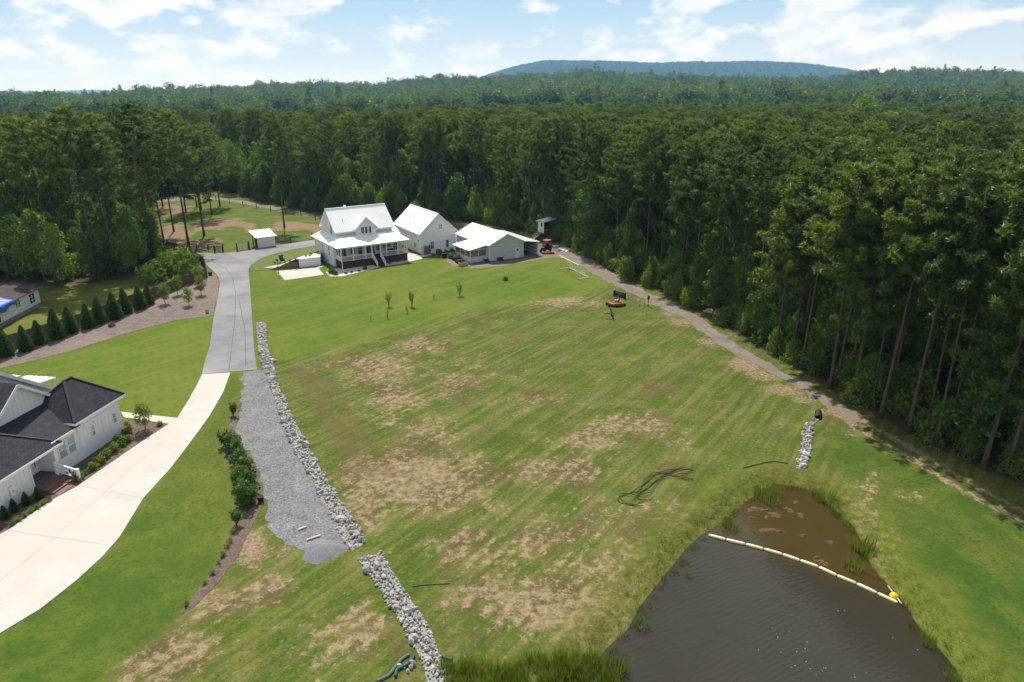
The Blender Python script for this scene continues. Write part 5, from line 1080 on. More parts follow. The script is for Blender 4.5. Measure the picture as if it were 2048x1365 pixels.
def instancer(name, pts, scales, idx, coll, label, cat, zs=None):
    me = bpy.data.meshes.new(name); me.vertices.add(len(pts)); me.vertices.foreach_set('co', np.asarray(pts, np.float32).ravel())
    for an, ty, arr in (('sc', 'FLOAT', scales), ('ix', 'INT', idx), ('rz', 'FLOAT', np.random.default_rng(5).uniform(0, 6.28, len(pts)))):
        a = me.attributes.new(an, ty, 'POINT'); a.data.foreach_set('value', np.asarray(arr, np.float32 if ty == 'FLOAT' else np.int32))
    o = link_obj(name, me); ng = bpy.data.node_groups.new(name, 'GeometryNodeTree')
    ng.interface.new_socket('Geometry', in_out='INPUT', socket_type='NodeSocketGeometry'); ng.interface.new_socket('Geometry', in_out='OUTPUT', socket_type='NodeSocketGeometry')
    N = ng.nodes; L = ng.links; gi = N.new('NodeGroupInput'); go = N.new('NodeGroupOutput'); ip = N.new('GeometryNodeInstanceOnPoints'); ci = N.new('GeometryNodeCollectionInfo'); ci.inputs['Collection'].default_value = coll; ci.inputs['Separate Children'].default_value = True; ci.inputs['Reset Children'].default_value = True
    def attr(nm, ty): a = N.new('GeometryNodeInputNamedAttribute'); a.data_type = ty; a.inputs['Name'].default_value = nm; return a.outputs['Attribute']
    cb = N.new('ShaderNodeCombineXYZ'); L.new(attr('rz', 'FLOAT'), cb.inputs[2]); ip.inputs['Pick Instance'].default_value = True
    L.new(gi.outputs[0], ip.inputs['Points']); L.new(ci.outputs[0], ip.inputs['Instance']); L.new(attr('ix', 'INT'), ip.inputs['Instance Index']); L.new(cb.outputs[0], ip.inputs['Rotation']); L.new(attr('sc', 'FLOAT'), ip.inputs['Scale']); L.new(ip.outputs[0], go.inputs[0])
    o.modifiers.new('instances', 'NODES').node_group = ng; tag(o, label, cat, kind='stuff'); return o
src_mid = make_source([p[1] for p in PINES] + [b[1] for b in BROADS], 'mid_crown')
src_trunk = make_source([p[0] for p in PINES] + [b[0] for b in BROADS], 'mid_trunk')
mid_pts = np.concatenate([rest_pine, rest_broad]); mid_ix = np.concatenate([rng.integers(0, 7, len(rest_pine)), rng.integers(7, 12, len(rest_broad))]); mid_s = np.where(mid_ix < 7, rng.uniform(.84, 1.05, len(mid_ix)), rng.uniform(.9, 1.5, len(mid_ix)))
mz = height(mid_pts[:, 0], mid_pts[:, 1]); mp3 = np.column_stack([mid_pts, mz])
instancer('forest_canopy', mp3, mid_s, mid_ix, src_mid, 'dense green canopy of the forest beyond its front rows', 'forest'); instancer('forest_trunks', mp3, mid_s, mid_ix, src_trunk, 'dark trunks deep inside the forest', 'forest')
# undergrowth in the wood
ug = scatter(1500, -160, 160, 40, 260, 2.2, rng, lambda X, Y: in_view(X, Y) & inside_forest(X, Y, -3) & ~inside_forest(X, Y, -38) & canopy_gap(X, Y))
src_ug = make_source([b[1] for b in BROADS] + [s[1] for s in SHRUBS], 'undergrowth'); ui = rng.integers(0, 9, len(ug))
instancer('forest_undergrowth', np.column_stack([ug, height(ug[:, 0], ug[:, 1])]), np.where(ui < 5, rng.uniform(.3, .75, len(ug)), rng.uniform(.8, 2.0, len(ug))), ui, src_ug, 'dense leafy undergrowth below the forest pines', 'undergrowth')
# far forest to 1.6 km
def far_cond(X, Y): return in_view(X, Y) & (np.hypot(X, Y) > 60) & ((Y > 328) | (np.abs(X) > 188))
far = scatter(9000, -560, 560, 60, 720, 5.4, rng, far_cond, 6); far2 = scatter(14000, -1500, 1500, 700, 2000, 10.5, rng, far_cond, 4)
fp = np.concatenate([far, far2]); lf = leftness(fp[:, 0], fp[:, 1]); back = sstep(fp[:, 1], 420, 640); pin = rng.random(len(fp)) > np.clip(.10 + .62 * lf + .9 * back, 0, .97) 
fi = np.where(pin, rng.integers(0, 4, len(fp)), rng.integers(4, 8, len(fp))); fz = height(fp[:, 0], fp[:, 1]); fs = np.where(pin, rng.uniform(.82, 1.05, len(fp)), rng.uniform(.95, 1.45, len(fp))) * np.where(fp[:, 1] > 700, rng.uniform(1.3, 2.0, len(fp)), rng.uniform(.92, 1.12, len(fp)))
def ridge(x, y):      # low wooded ridge behind the forest
    x = np.asarray(x, float); y = np.asarray(y, float); crest = 1650 + 120 * (fbm(x * .002, y * 0 + 3, 2) - .5)
    hgt = np.interp(x, [-1500, -1000, -900, -740, -560, -400, -150, 0, 150, 350, 520, 640, 760, 850, 950, 1050, 1300, 1700], [-8, -6, 2, 14, 22, 20, 32, 30, 40, 36, 24, 26, 24, 42, 44, 36, 34, 34])
    return hgt * sstep(y, 900, 1650) * (1 - sstep(y, 1750, 2300)) + 26 * (fbm(x * .007, y * .007, 3) - .5) * sstep(y, 800, 1200)
fz = fz + ridge(fp[:, 0], fp[:, 1])
src_far = make_source([lod_pine(i) for i in range(4)] + [lod_broad(i) for i in range(4)], 'far_tree')
instancer('distant_forest', np.column_stack([fp, fz]), fs, fi, src_far, 'distant mixed forest stretching to the wooded ridge', 'forest')
def hill_sheet(name, x0, x1, y0, y1, nx, ny, zf, m):
    X, Y = np.meshgrid(np.linspace(x0, x1, nx), np.linspace(y0, y1, ny)); Z = zf(X, Y); i = (np.arange(ny - 1)[:, None] * nx + np.arange(nx - 1)[None]).ravel()
    tag(link_obj(name, np_mesh(name, np.stack([X.ravel(), Y.ravel(), Z.ravel()], 1), np.stack([i, i + 1, i + 1 + nx, i + nx], 1), m, True)), kind='structure')
M['hill'] = mat('wooded_hill_floor', (.032, .060, .018), .95, (.018, .036, .010), .02, spec=.05)
hill_sheet('ridge', -2100, 2100, 880, 2350, 90, 40, lambda X, Y: height(X, Y) + ridge(X, Y) - 1.2, M['hill'])
def bluehill(x, y):
    p = np.interp(x, [-700, -450, -300, -150, 60, 242, 500, 900, 1300, 1700, 2000, 2200, 2400, 2650, 3000, 3400], [-30, 40, 90, 140, 196, 228, 226, 214, 216, 222, 214, 192, 160, 118, 50, -20]); return p * sstep(y, 4300, 5200) * (1 - sstep(y, 5300, 6400)) + 10 * (fbm(x * .004, y * .004, 3) - .5)
def farhills(x, y):
    p = np.interp(x, [-7500, -6800, -6100, -5600, -5000, -4400, -3600, -2600, -1500, 0, 7000], [24, 34, 52, 40, 60, 48, 66, 40, 20, -20, -20]) ; return p * sstep(y, 7800, 8600) * (1 - sstep(y, 8700, 9900))
hill_sheet('blue_hill', -900, 3600, 4250, 6450, 120, 50, bluehill, M['hill']); hill_sheet('far_hills', -8500, 8500, 7700, 10000, 200, 30, farhills, M['hill'])
hp = scatter(7000, -900, 3600, 4400, 5350, 16, rng, lambda X, Y: bluehill(X, Y) > 12, 4); src_hill = make_source([lod_hill(i) for i in range(3)], 'hill_crown')
instancer('blue_hill_forest', np.column_stack([hp, bluehill(hp[:, 0], hp[:, 1]) - 3]), rng.uniform(1.1, 1.8, len(hp)), rng.integers(0, 3, len(hp)), src_hill, 'blue hazy forest covering the long flat-topped hill', 'forest')

# ------------------------------------------------------------------ garden plants and fence on the left
def thuja_mesh(k, H=2.6, W=.85, n=1500, dens=1):
    rng = np.random.default_rng(800 + k); t = rng.random(n) ** 1.15; a = rng.uniform(0, 6.28, n); ph = rng.uniform(0, 6.28, 3)
    prof = W * (1 - t) ** .72 * (.55 + .45 * np.minimum(1, t * 6 + .3)) * (1 + .10 * np.sin(a * 5 + ph[0] + t * 14) + .07 * np.sin(a * 9 + ph[1])); r = prof * rng.uniform(.72, 1.05, n)
    C = np.stack([np.cos(a) * r, np.sin(a) * r, H * t * .95 + .02], 1); D = np.stack([np.cos(a) * .8, np.sin(a) * .8, np.full(n, .75)], 1) + rng.normal(0, .35, (n, 3)); V, F = tri_cloud(C, D, .24 * (1 - .4 * t), .10, rng); 
    st = MB().tube([(0, 0, -.2), (0, 0, H * .8)], [.06, .01], 6).tube([(0, 0, .02), (0, 0, H * .45), (0, 0, H * .8)], [W * .66, W * .42, .03], 10); return mesh_from(st, 'stem', M['thuja_core']), np_mesh('foliage', V, F, M['thuja'])
M['thuja_core'] = mat('thuja_inner_twigs', (.018, .034, .010), .95, (.010, .020, .006), 8)
THUJA = [thuja_mesh(k) for k in range(4)]
ORD = ['first', 'second', 'third', 'fourth', 'fifth', 'sixth', 'seventh', 'eighth', 'ninth', 'tenth', 'eleventh', 'twelfth', 'thirteenth', 'fourteenth', 'fifteenth', 'sixteenth']
ARB = [((13, 713), 52), ((53, 702), 44), ((81, 689), 42), ((116, 678), 54), ((143, 666), 47), ((178.6, 656), 44), ((201, 647), 47), ((231, 638), 48), ((253, 627), 46), ((282, 618), 43), ((299, 609), 38)]
for k, ((u, v), hp_) in enumerate(ARB):
    x, y = g(u, v); s = hp_ * math.hypot(math.hypot(x, y), 30) / 1365 / .95 / 2.85
    tree('arborvitae', THUJA[k % 4], x, y, s * random.uniform(.84, 1.02), k * 1.7, '%s conical evergreen from the left edge in the row along the wooden fence' % ORD[k], 'evergreen', 'conical evergreens along the wooden fence', ('stem', 'foliage'), sz=s * 1.05)
HEDGE = [((467, 903), 1.75), ((478, 924), 1.9), ((484, 944), 1.9), ((494, 960), 1.95), ((485, 977), 1.9), ((498, 990), 1.9), ((494, 1012), 2.0)]
tr, V, F = broad_meshes(60, 2.4, .85, 16, 110, .20, .06, .05); HB = [(mesh_from(tr, 'stem', M['bark_grey']), np_mesh('foliage', V, F, M['hedge']))]
tr, V, F = broad_meshes(61, 2.5, .78, 16, 110, .20, .06, .05); HB.append((mesh_from(tr, 'stem', M['bark_grey']), np_mesh('foliage', V, F, M['hedge'])))
for k, ((u, v), hh) in enumerate(HEDGE):
    x, y = g(u, v); tree('hedge_bush', HB[k % 2], x, y, hh / 2.0, k * 2.1, '%s dark green bush from the top of the hedge beside the gravel drive' % ORD[k], 'bush', 'hedge bushes beside the gravel drive', ('stem', 'foliage'))
def fan_shrub(k, H=1.3, n=420, spread=.55, m='red_leaf', leaf=.2):
    rng = np.random.default_rng(900 + k); st = MB(); C = []
    for i in range(9):
        a = rng.uniform(0, 6.28); l = H * rng.uniform(.75, 1.05); tip = Vector((math.cos(a) * spread * rng.uniform(.3, 1), math.sin(a) * spread * rng.uniform(.3, 1), l)); st.tube([(0, 0, -.05), tuple(tip * .5 + Vector((0, 0, .1))), tuple(tip)], [.018, .012, .005], 4, False)
        for j in range(n // 9): q = rng.uniform(.35, 1.02); C.append(tuple(tip * q + Vector(rng.normal(0, .07, 3))))
    C = np.array(C); V, F = tri_cloud(C, rdir(rng, len(C), .4), leaf, leaf * .5, rng, True); return mesh_from(st, 'stem', M['bark_grey']), np_mesh('foliage', V, F, M[m])
FAN = [fan_shrub(0, m='shrub'), fan_shrub(1), fan_shrub(2, m='leaf')]
for (u, v), s, fm, lab in [((466, 833), 1.05, FAN[2], 'upright fan-shaped shrub at the top of the gravel drive bed'), ((449, 893), 1.05, FAN[1], 'reddish shrub on the lawn side of the hedge'), ((473, 1052), .95, FAN[2], 'fan-shaped shrub below the hedge beside the gravel drive')]:
    x, y = g(u, v); tree('crape_shrub', fm, x, y, s, u, lab, 'shrub', None, ('stem', 'foliage'))
LOW = [fan_shrub(10 + k, .5, 260, .45, ['shrub', 'yellow_leaf', 'leaf', 'red_leaf'][k], .13) for k in range(4)]
BED = [((468, 1066), 1, .7), ((463, 1085), 0, .6), ((455, 1095), 1, .6), ((447, 1112), 0, .7), ((438, 1128), 1, .5), ((425, 1150), 0, .6), ((410, 1170), 0, .5), ((375, 1212), 0, .6)]
for k, ((u, v), j, s) in enumerate(BED):
    x, y = g(u, v); tree('bedding_plant', LOW[j], x, y, s, k, '%s small plant from the top along the mulch strip below the hedge' % ORD[k], 'plant', 'small plants in the hedge strip', ('stem', 'foliage'))
ROUND = [broad_meshes(70 + k, 1.0, .62, 10, 130, .14, .05, .03) for k in range(3)]; ROUND = [(mesh_from(t_, 'stem', M['bark_grey']), np_mesh('foliage', V_, F_, M['shrub'])) for t_, V_, F_ in ROUND]
CB = [((155, 961), 1.0, 0, 'leaf', 'rounded bright green bush next to the cottage steps'), ((171, 950), .6, 1, 'shrub', 'small bush just beyond the rounded bush by the steps'), ((187, 940), .9, 2, 'shrub', 'olive bush in the cottage bed below the double window'), ((200, 928), 1.0, 1, 'shrub', 'olive bush in the middle of the cottage bed'), ((213, 915), 1.0, 0, 'shrub', 'olive bush past the middle of the cottage bed'), ((228, 904), 1.1, 2, 'shrub', 'wide green bush in the cottage bed before the far window'), ((240, 893), 1.25, 0, 'leaf', 'wide blue-green bush at the far half of the cottage bed'), ((258, 884), .9, 1, 'shrub', 'olive bush near the far end of the cottage bed'), ((254, 874), 1.0, 2, 'red_leaf', 'dark red bush by the far corner of the cottage'), ((259, 860), .7, 0, 'leaf', 'small green bush past the far corner of the cottage'),
      ((320, 852), .6, 1, 'yellow_leaf', 'yellow-green bush in the corner of the bed by the driveway'), ((253, 850), .45, 1, 'yellow_leaf', 'yellow plant left of the sapling behind the cottage corner'), ((276, 846), .4, 2, 'yellow_leaf', 'yellow plant behind the sapling at the cottage corner')]
for k, ((u, v), s, j, mm_, lab) in enumerate(CB):
    x, y = g(u, v); tree('garden_bush', ROUND[j], x, y, s, k * 1.1, lab, 'bush', 'bushes in the cottage bed', ('stem', 'foliage'), crown_mat=M[mm_])
for k, (u, v) in enumerate([(100, 1004), (88, 1010), (76, 1018), (62, 1026), (50, 1034), (38, 1043), (26, 1052)]):
    x, y = g(u, v); tree('border_plant', LOW[1 if k % 2 else 0], x, y, .75, k, '%s low yellow-green plant from the steps along the driveway edge' % ORD[k], 'plant', 'low plants along the driveway edge', ('stem', 'foliage'))
for k, (u, v) in enumerate([(78, 1000), (54, 1010), (30, 1024), (12, 1038)]):
    x, y = g(u, v); tree('column_shrub', THUJA[k % 4], x, y, .42, k, '%s narrow dark shrub from the steps against the cottage wall' % ORD[k], 'shrub', 'narrow shrubs against the cottage wall', ('stem', 'foliage'), sz=.45)
SAPB = [broad_meshes(80 + k, 3.0, .85, 12, 90, .17, .38, .045) for k in range(3)]; SAPB = [(mesh_from(t_, 'trunk', M['bark_grey']), np_mesh('crown', V_, F_, M['shrub'])) for t_, V_, F_ in SAPB]
for k, ((u, v), h_, lab) in enumerate([((332, 608), 3.3, 'young tree leftmost in the mulch bed by the road bend'), ((357, 590), 3.3, 'young tree second from the left in the mulch bed by the road bend'), ((378, 611), 3.1, 'young tree nearest the camera in the mulch bed'), ((404, 590), 3.4, 'young tree nearest the road in the mulch bed'), ((399, 572), 3.6, 'young tree at the fence end beside the road bend'), ((291, 860), 3.0, 'round-headed sapling in the bed at the cottage corner')]):
    x, y = g(u, v); tree('sapling', SAPB[k % 3], x, y, h_ / 2.9, k * 2, lab, 'tree', None)
x, y = g(223.5, 654); tree('small_shrub', ROUND[1], x, y, .8, 1, 'small lone shrub on the mulch in front of the conical evergreens', 'shrub', None, ('stem', 'foliage'))
for k, ((u, v), h_, lab) in enumerate([((778, 613), 2.2, 'spindly fruit sapling leftmost on the lawn'), ((824, 613), 2.4, 'leafier fruit sapling left of centre on the lawn'), ((920, 592), 2.1, 'fruit sapling alone right of the others on the lawn'), ((868, 600), 1.0, 'tiny sapling between two larger ones on the lawn'), ((775, 637), 1.3, 'thin sapling in front of the spindly one on the lawn'), ((815, 627), 1.2, 'thin sapling in front of the leafier one on the lawn'), ((742, 642), .8, 'tiny sapling at the near left of the group on the lawn')]):
    x, y = g(u, v); tree('fruit_sapling', fan_shrub(40 + k, 1.3, 110 if k < 3 else 40, .35, 'shrub', .17), x, y, h_ / 1.3, k, lab, 'sapling', 'fruit saplings on the lawn', ('trunk', 'crown'))
x, y = g(1011, 561); tree('lawn_shrub', ROUND[2], x, y, .9, 2, 'lone dark green shrub in the middle of the lawn before the workshop', 'shrub', None, ('stem', 'foliage'), crown_mat=M['leaf'])
for k, ((u, v), s, lab) in enumerate([((891, 506), .75, 'round shrub right of the air conditioner'), ((904, 503), .8, 'round shrub at the right corner of the garage'), ((866, 511), .5, 'small brown shrub left of the air conditioner'), ((766, 529), .9, 'dark shrub right of the porch stairs'), ((730, 539), .8, 'dark shrub left of the porch stairs'), ((718, 543), .5, 'low shrub before the porch, left middle'), ((703, 546), .5, 'low shrub before the porch, far left'), ((692, 548), .5, 'low shrub at the left porch corner'), ((780, 528), .45, 'low shrub before the porch, right of the stairs'), ((796, 524), .5, 'low shrub before the right porch bay'), ((665, 547), 1.3, 'large shrub at the patio corner of the farmhouse'), ((672, 550), .9, 'shrub beside the large patio corner shrub')]):
    x, y = g(u, v); tree('foundation_shrub', ROUND[k % 3], x, y, s, k, lab, 'shrub', 'shrubs at the foot of the farmhouse and garage', ('stem', 'foliage'), crown_mat=M['thuja'] if k > 2 else M['leaf'])
for k, (u, v) in enumerate([(612, 514.5), (620, 513), (623.5, 510), (634.5, 508), (591, 521), (580, 524), (570, 526), (560, 529), (550, 528)]):
    zz = 1.2
    for _ in range(4): x, y = g(u, v, zz); zz = float(bank_z(np.array([x]), np.array([y]))[0])
    tree('bank_plant', LOW[k % 2], x, y, .8, k, '%s small plant from the wall end in the pebble bed above the patio' % ORD[k], 'plant', 'small plants in the pebble bed', ('stem', 'foliage'), z=zz)

def board_fence(px_pts, label, height_=1.75, name='wooden_fence', bay=2.4):
    P = gs(px_pts); root = empty(name, (P[0][0], P[0][1], hz(*P[0]))); tag(root, label, 'fence')
    L = sum(math.dist(a, b) for a, b in zip(P[:-1], P[1:])); n = max(1, int(L / bay)); acc = []
    for a, b in zip(P[:-1], P[1:]):
        m = max(1, int(math.dist(a, b) / .3)); acc += [(a[0] + (b[0] - a[0]) * k / m, a[1] + (b[1] - a[1]) * k / m) for k in range(m)]
    acc.append(P[-1]); acc = np.array(acc); sl = np.concatenate([[0], np.cumsum(np.hypot(*np.diff(acc, axis=0).T))]); S = np.linspace(0, sl[-1], n + 1); pts = [(np.interp(s, sl, acc[:, 0]), np.interp(s, sl, acc[:, 1])) for s in S]
    for i, p in enumerate(pts):
        o = piece('post', M['old_wood'], root, -.05, .05, -.05, .05, -.3, height_ + .03); o.location = (p[0] - P[0][0], p[1] - P[0][1], hz(*p) - hz(*P[0]) + height_ / 2 - .13)
    for a, b in zip(pts[:-1], pts[1:]):
        mb = MB(); nb = int(math.dist(a, b) / .145)
        for k in range(nb):
            t0, t1 = k / nb + .004, (k + 1) / nb - .004; q0 = (a[0] + (b[0] - a[0]) * t0 - P[0][0], a[1] + (b[1] - a[1]) * t0 - P[0][1]); q1 = (a[0] + (b[0] - a[0]) * t1 - P[0][0], a[1] + (b[1] - a[1]) * t1 - P[0][1])
            z0 = hz(*a) - hz(*P[0]); ht = height_ + random.uniform(-.025, .025); dx, dy = (q1[1] - q0[1]), -(q1[0] - q0[0]); l = math.hypot(dx, dy); ox, oy = dx / l * .022, dy / l * .022; c = [q0, q1, (q1[0] + ox, q1[1] + oy), (q0[0] + ox, q0[1] + oy)]
            mb.add([(x_, y_, z0 + .03) for x_, y_ in c] + [(x_, y_, z0 + ht) for x_, y_ in c], [(0, 3, 2, 1), (4, 5, 6, 7), (0, 1, 5, 4), (1, 2, 6, 5), (2, 3, 7, 6), (3, 0, 4, 7)])
        mb.build('board_panel', M['old_wood'], root)
board_fence([(-60, 722), (13, 700), (157, 655), (213, 635), (267, 612), (314, 597), (350, 581), (391, 566), (414, 556)], 'weathered wooden privacy fence behind the row of conical evergreens')
board_fence([(415, 555), (410, 533), (386, 518), (359, 506), (314, 496)], 'weathered wooden privacy fence along the lane at the road bend')

def wire_fence(px_pts, label, h_=1.3, step=None, board=False):
    P = gs(px_pts); root = empty('pasture_fence', (P[0][0], P[0][1], hz(*P[0]))); tag(root, label, 'fence')
    for p in P:
        o = piece('post', M['post_wood'], root, -.07, .07, -.07, .07, -.4, h_); o.location = (p[0] - P[0][0], p[1] - P[0][1], hz(*p) - hz(*P[0]) + h_ / 2 - .2)
    for a, b in zip(P[:-1], P[1:]):
        if math.dist(a, b) > 24: continue
        for z in ((.35, .7, 1.05) if not board else (.35, .75, 1.15)):
            mb = MB(); p0 = (a[0] - P[0][0], a[1] - P[0][1], hz(*a) - hz(*P[0]) + z); p1 = (b[0] - P[0][0], b[1] - P[0][1], hz(*b) - hz(*P[0]) + z)
            if board: mb.bar(p0, p1, .04, .14)
            else: mb.tube([p0, p1], .008, 4, False)
            mb.build('rail' if board else 'wire', M['post_wood'] if board else M['steel'], root)
c44 = lambda x, y: (240 + x / 4.655, 360 + y / 4.655)
wire_fence([c44(*p) for p in ((455, 622), (530, 634), (612, 652), (718, 652), (825, 665), (880, 672))], 'dark post-and-wire fence in front of the pasture left of the small gate', 1.25)
wire_fence([c44(*p) for p in ((1450, 610), (1590, 592), (1790, 548), (1900, 530))], 'dark post-and-wire fence right of the run-in shed', 1.4)
wire_fence([c44(*p) for p in ((895, 192), (1022, 222), (1147, 248), (1273, 265), (1405, 298), (1543, 312), (1687, 336), (1820, 374), (1900, 392))], 'dark post-and-wire fence along the back lane behind the pasture', 1.4)
c77 = lambda x, y: (300 + x / 11.378, 360 + y / 11.378)
wire_fence([c77(*p) for p in ((150, 480), (255, 465), (355, 455), (450, 442), (535, 432))], 'black board fence beyond the back lane at the far left', 1.4, board=True)
wire_fence([c77(*p) for p in ((800, 475), (850, 470), (990, 452), (1145, 445))], 'board fence at the back corner of the pasture', 1.4, board=True)
def gate(pa, pb, label, h_=1.25, m=None, rails=5):
    a, b = g(*pa), g(*pb); ang = math.atan2(b[1] - a[1], b[0] - a[0]); L = math.dist(a, b); r = empty('pasture_gate'); place(r, a, ang); tag(r, label, 'gate')
    for c in (0, L): piece('post', M['post_wood'], r, c - .09, c + .09, -.09, .09, -.2, h_ + .35)
    for k in range(rails): piece('rail', m or M['old_wood'], r, .1, L - .1, -.03, .03, .18 + k * (h_ - .25) / (rails - 1), .28 + k * (h_ - .25) / (rails - 1))
    for c in (.16, L / 2, L - .16): piece('stile', m or M['old_wood'], r, c - .05, c + .05, .032, .06, .12, h_)
gate((430, 506.5), (447, 504.5), 'small weathered wooden gate at the pasture entrance, left of the opening')
gate((475, 503.5), (498, 499.5), 'pale wooden gate at the pasture entrance, right of the opening', m=M['pale_gate'] if 'pale_gate' in M else M['pale_wood'])
gate((499, 499), (508, 496.5), 'short gate panel against the run-in shed', m=M['pale_wood'])
def run_in_shed():
    a, b = g(516.3, 497), g(551.8, 492.5); ang = math.atan2(b[1] - a[1], b[0] - a[0]); L = math.dist(a, b); r = empty('run_in_shed'); place(r, a, ang); tag(r, 'small run-in shed with white mono-pitch roof and grey metal wall in the pasture', 'shed')
    D = 3.2; w = MB().box(0, L, 0, .06, -.1, 2.15).build('front_wall', M['grey_siding'], r); battens(w, ('b', 0, -1), .05, L - .05, 0, 2.1, .3, None, M['grey_siding'])
    MB().box(0, .06, .06, D * .55, -.1, 2.2).build('side_wall', M['post_wood'], r); MB().box(L - .06, L, .06, D, -.1, 2.3).build('side_wall', M['post_wood'], r)
    for p in ((.06, D), (L - .06, D), (L / 2, D)): piece('post', M['post_wood'], r, p[0] - .07, p[0] + .07, p[1] - .07, p[1] + .07, -.2, 2.75)
    P = [(-.35, -.4, 2.2), (L + .3, -.4, 2.2), (L + .3, D + .7, 3.0), (-.35, D + .7, 3.0)]; m = MB().slab(P, .08); seams(m, *P, 9); m.build('roof', M['metal_roof'], r)
run_in_shed()
def utility_pole():
    x, y = g(441, 386); r = empty('utility_pole', (x, y, hz(x, y))); tag(r, 'brown wooden utility pole beside the back lane', 'pole')
    MB().tube([(0, 0, -.3), (0, 0, 9.5)], [.19, .13], 10).build('pole', M['pole_wood'], r); MB().box(-1.1, 1.1, -.06, .06, 8.7, 8.85).build('crossarm', M['pole_wood'], r)
    for c in (-.95, 0.4, .95): MB().tube([(c, 0, 8.85), (c, 0, 9.05)], .05, 6).build('insulator', M['steel'], r)
    for c in (-.95, .95): MB().tube([(c * t0 + (c - 60 * t0) * 0 - 70 * t0, 14 * t0, 9.05 - 5.2 * t0 * (1 - t0)) for t0 in np.linspace(0, 1, 12)], .015, 4, False).build('wire', M['black'], r)
utility_pole()
def pylon(px_, Y, h_, label):
    x = (px_[0] - 1024) / FPX * (Y * CP + 8); r = empty('pylon', (x, Y, hz(x, Y) + float(ridge(x, Y)))); tag(r, label, 'pylon'); mb = MB(); w0, w1 = 3.2, .8
    for sx in (-1, 1):
        for sy in (-1, 1): mb.bar((sx * w0, sy * w0, -1), (sx * w1, sy * w1, h_), .35)
    for k in range(7):
        z0, z1 = h_ * k / 7, h_ * (k + 1) / 7; a, b = w0 + (w1 - w0) * k / 7, w0 + (w1 - w0) * (k + 1) / 7
        for sy in (-1, 1): mb.bar((-a, sy * a, z0), (b, sy * b, z1), .2); mb.bar((a, sy * a, z0), (-b, sy * b, z1), .2); mb.bar((sy * a, -a, z0), (sy * b, b, z1), .2)
    mb.build('lattice', M['steel'], r)
    for z in (h_ - 2, h_ - 7): MB().bar((-6, 0, z), (6, 0, z), .35).build('arm', M['steel'], r)
pylon((1104, 165), 760, 44, 'grey lattice power pylon rising beyond the forest in the centre')
pylon((1132, 172), 900, 44, 'fainter lattice power pylon right of the central one')

# ------------------------------------------------------------------ stones
def stone_mesh(k):
    rng = np.random.default_rng(1000 + k); bm = bmesh.new(); bmesh.ops.create_icosphere(bm, subdivisions=1, radius=.5); s = rng.uniform(.7, 1.25, 3)
    for v in bm.verts: v.co = Vector((v.co.x * s[0], v.co.y * s[1], v.co.z * s[2] * .75)) * (1 + rng.uniform(-.22, .22))
    me = bpy.data.meshes.new('stone'); bm.to_mesh(me); bm.free(); me.materials.append(M['stone'] if k % 3 else M['stone_b']); return me
STONES = [stone_mesh(k) for k in range(8)]
def bedding(lp, rp): sheet('stone_bedding', gs(lp) + gs(rp)[::-1], M['bedding'], .03, .7, .15)
M['bedding'] = sheet_mat('stone_chip_bedding', ((0.20, 0.19, 0.175), (0.30, 0.29, 0.27), (0.24, 0.22, 0.19)), 1.5, 7, 0.8)
def riprap(name, left_px, right_px, label, spacing, size, nbig, seed, heap=.06):
    rng = np.random.default_rng(seed); A = gs(left_px); B = gs(right_px); poly = A + B[::-1]; root = empty(name, (A[0][0], A[0][1], 0)); tag(root, label, 'riprap')
    xs = [p[0] for p in poly]; ys = [p[1] for p in poly]; n = 22000; X = rng.uniform(min(xs) - .2, max(xs) + .2, n * 3); Y = rng.uniform(min(ys) - .2, max(ys) + .2, n * 3)
    d = poly_sdf(X, Y, poly) + .35 * (fbm(X * 2, Y * 2, 2) - .5); X, Y, d = X[d < .02], Y[d < .02], d[d < .02]; pts = []; gridd = {}
    for x, y, dd in zip(X, Y, d):
        i, j = int(x // spacing), int(y // spacing)
        if any((q[0] - x) ** 2 + (q[1] - y) ** 2 < spacing ** 2 for a in (-1, 0, 1) for b in (-1, 0, 1) for q in gridd.get((i + a, j + b), ())): continue
        gridd.setdefault((i, j), []).append((x, y)); pts.append((x, y, dd))
    pts = np.array(pts); sz = size * rng.lognormal(-.05, .42, len(pts)); z = height(pts[:, 0], pts[:, 1]) + .02 + heap * sstep(-pts[:, 2], 0, .8) + rng.uniform(-.03, .05, len(pts)); app = sz / np.hypot(pts[:, 0], pts[:, 1]); order = np.argsort(-app)
    for i in order[:nbig]:
        o = link_obj('stone', STONES[rng.integers(0, 8)], root); o.location = (pts[i, 0] - A[0][0], pts[i, 1] - A[0][1], z[i] + sz[i] * .12); o.scale = (sz[i],) * 3; o.rotation_euler = tuple(rng.uniform(0, 6.28, 3))
    Vs, Fs = [], []; off = 0
    base = [(np.array([v.co[:] for v in me.vertices]), np.array([p.vertices[:] for p in me.polygons])) for me in STONES]
    for i in order[nbig:]:
        V, F = base[rng.integers(0, 8)]; a = rng.uniform(0, 6.28); c, s_ = math.cos(a), math.sin(a); Rm = np.array([[c, -s_, 0], [s_, c, 0], [0, 0, 1]]); Vs.append(V @ Rm.T * sz[i] + np.array([pts[i, 0] - A[0][0], pts[i, 1] - A[0][1], z[i] + sz[i] * .12])); Fs.append(F + off); off += len(V)
    if Vs:
        o = link_obj('small_stones', np_mesh('small_stones', np.concatenate(Vs), np.concatenate(Fs), M['stone']), root); o['kind'] = 'stuff'
    return root
RL1 = [(512, 648), (516, 690), (522, 720), (530, 745), (544, 775), (561, 831), (585, 896), (620, 949), (643, 1001), (670, 1042), (681, 1072), (703, 1102)]
RR1 = [(532, 648), (534, 690), (543, 720), (552, 750), (560, 780), (579, 822), (600, 864), (617, 896), (637, 934), (664, 978), (693, 1022), (733, 1085)]
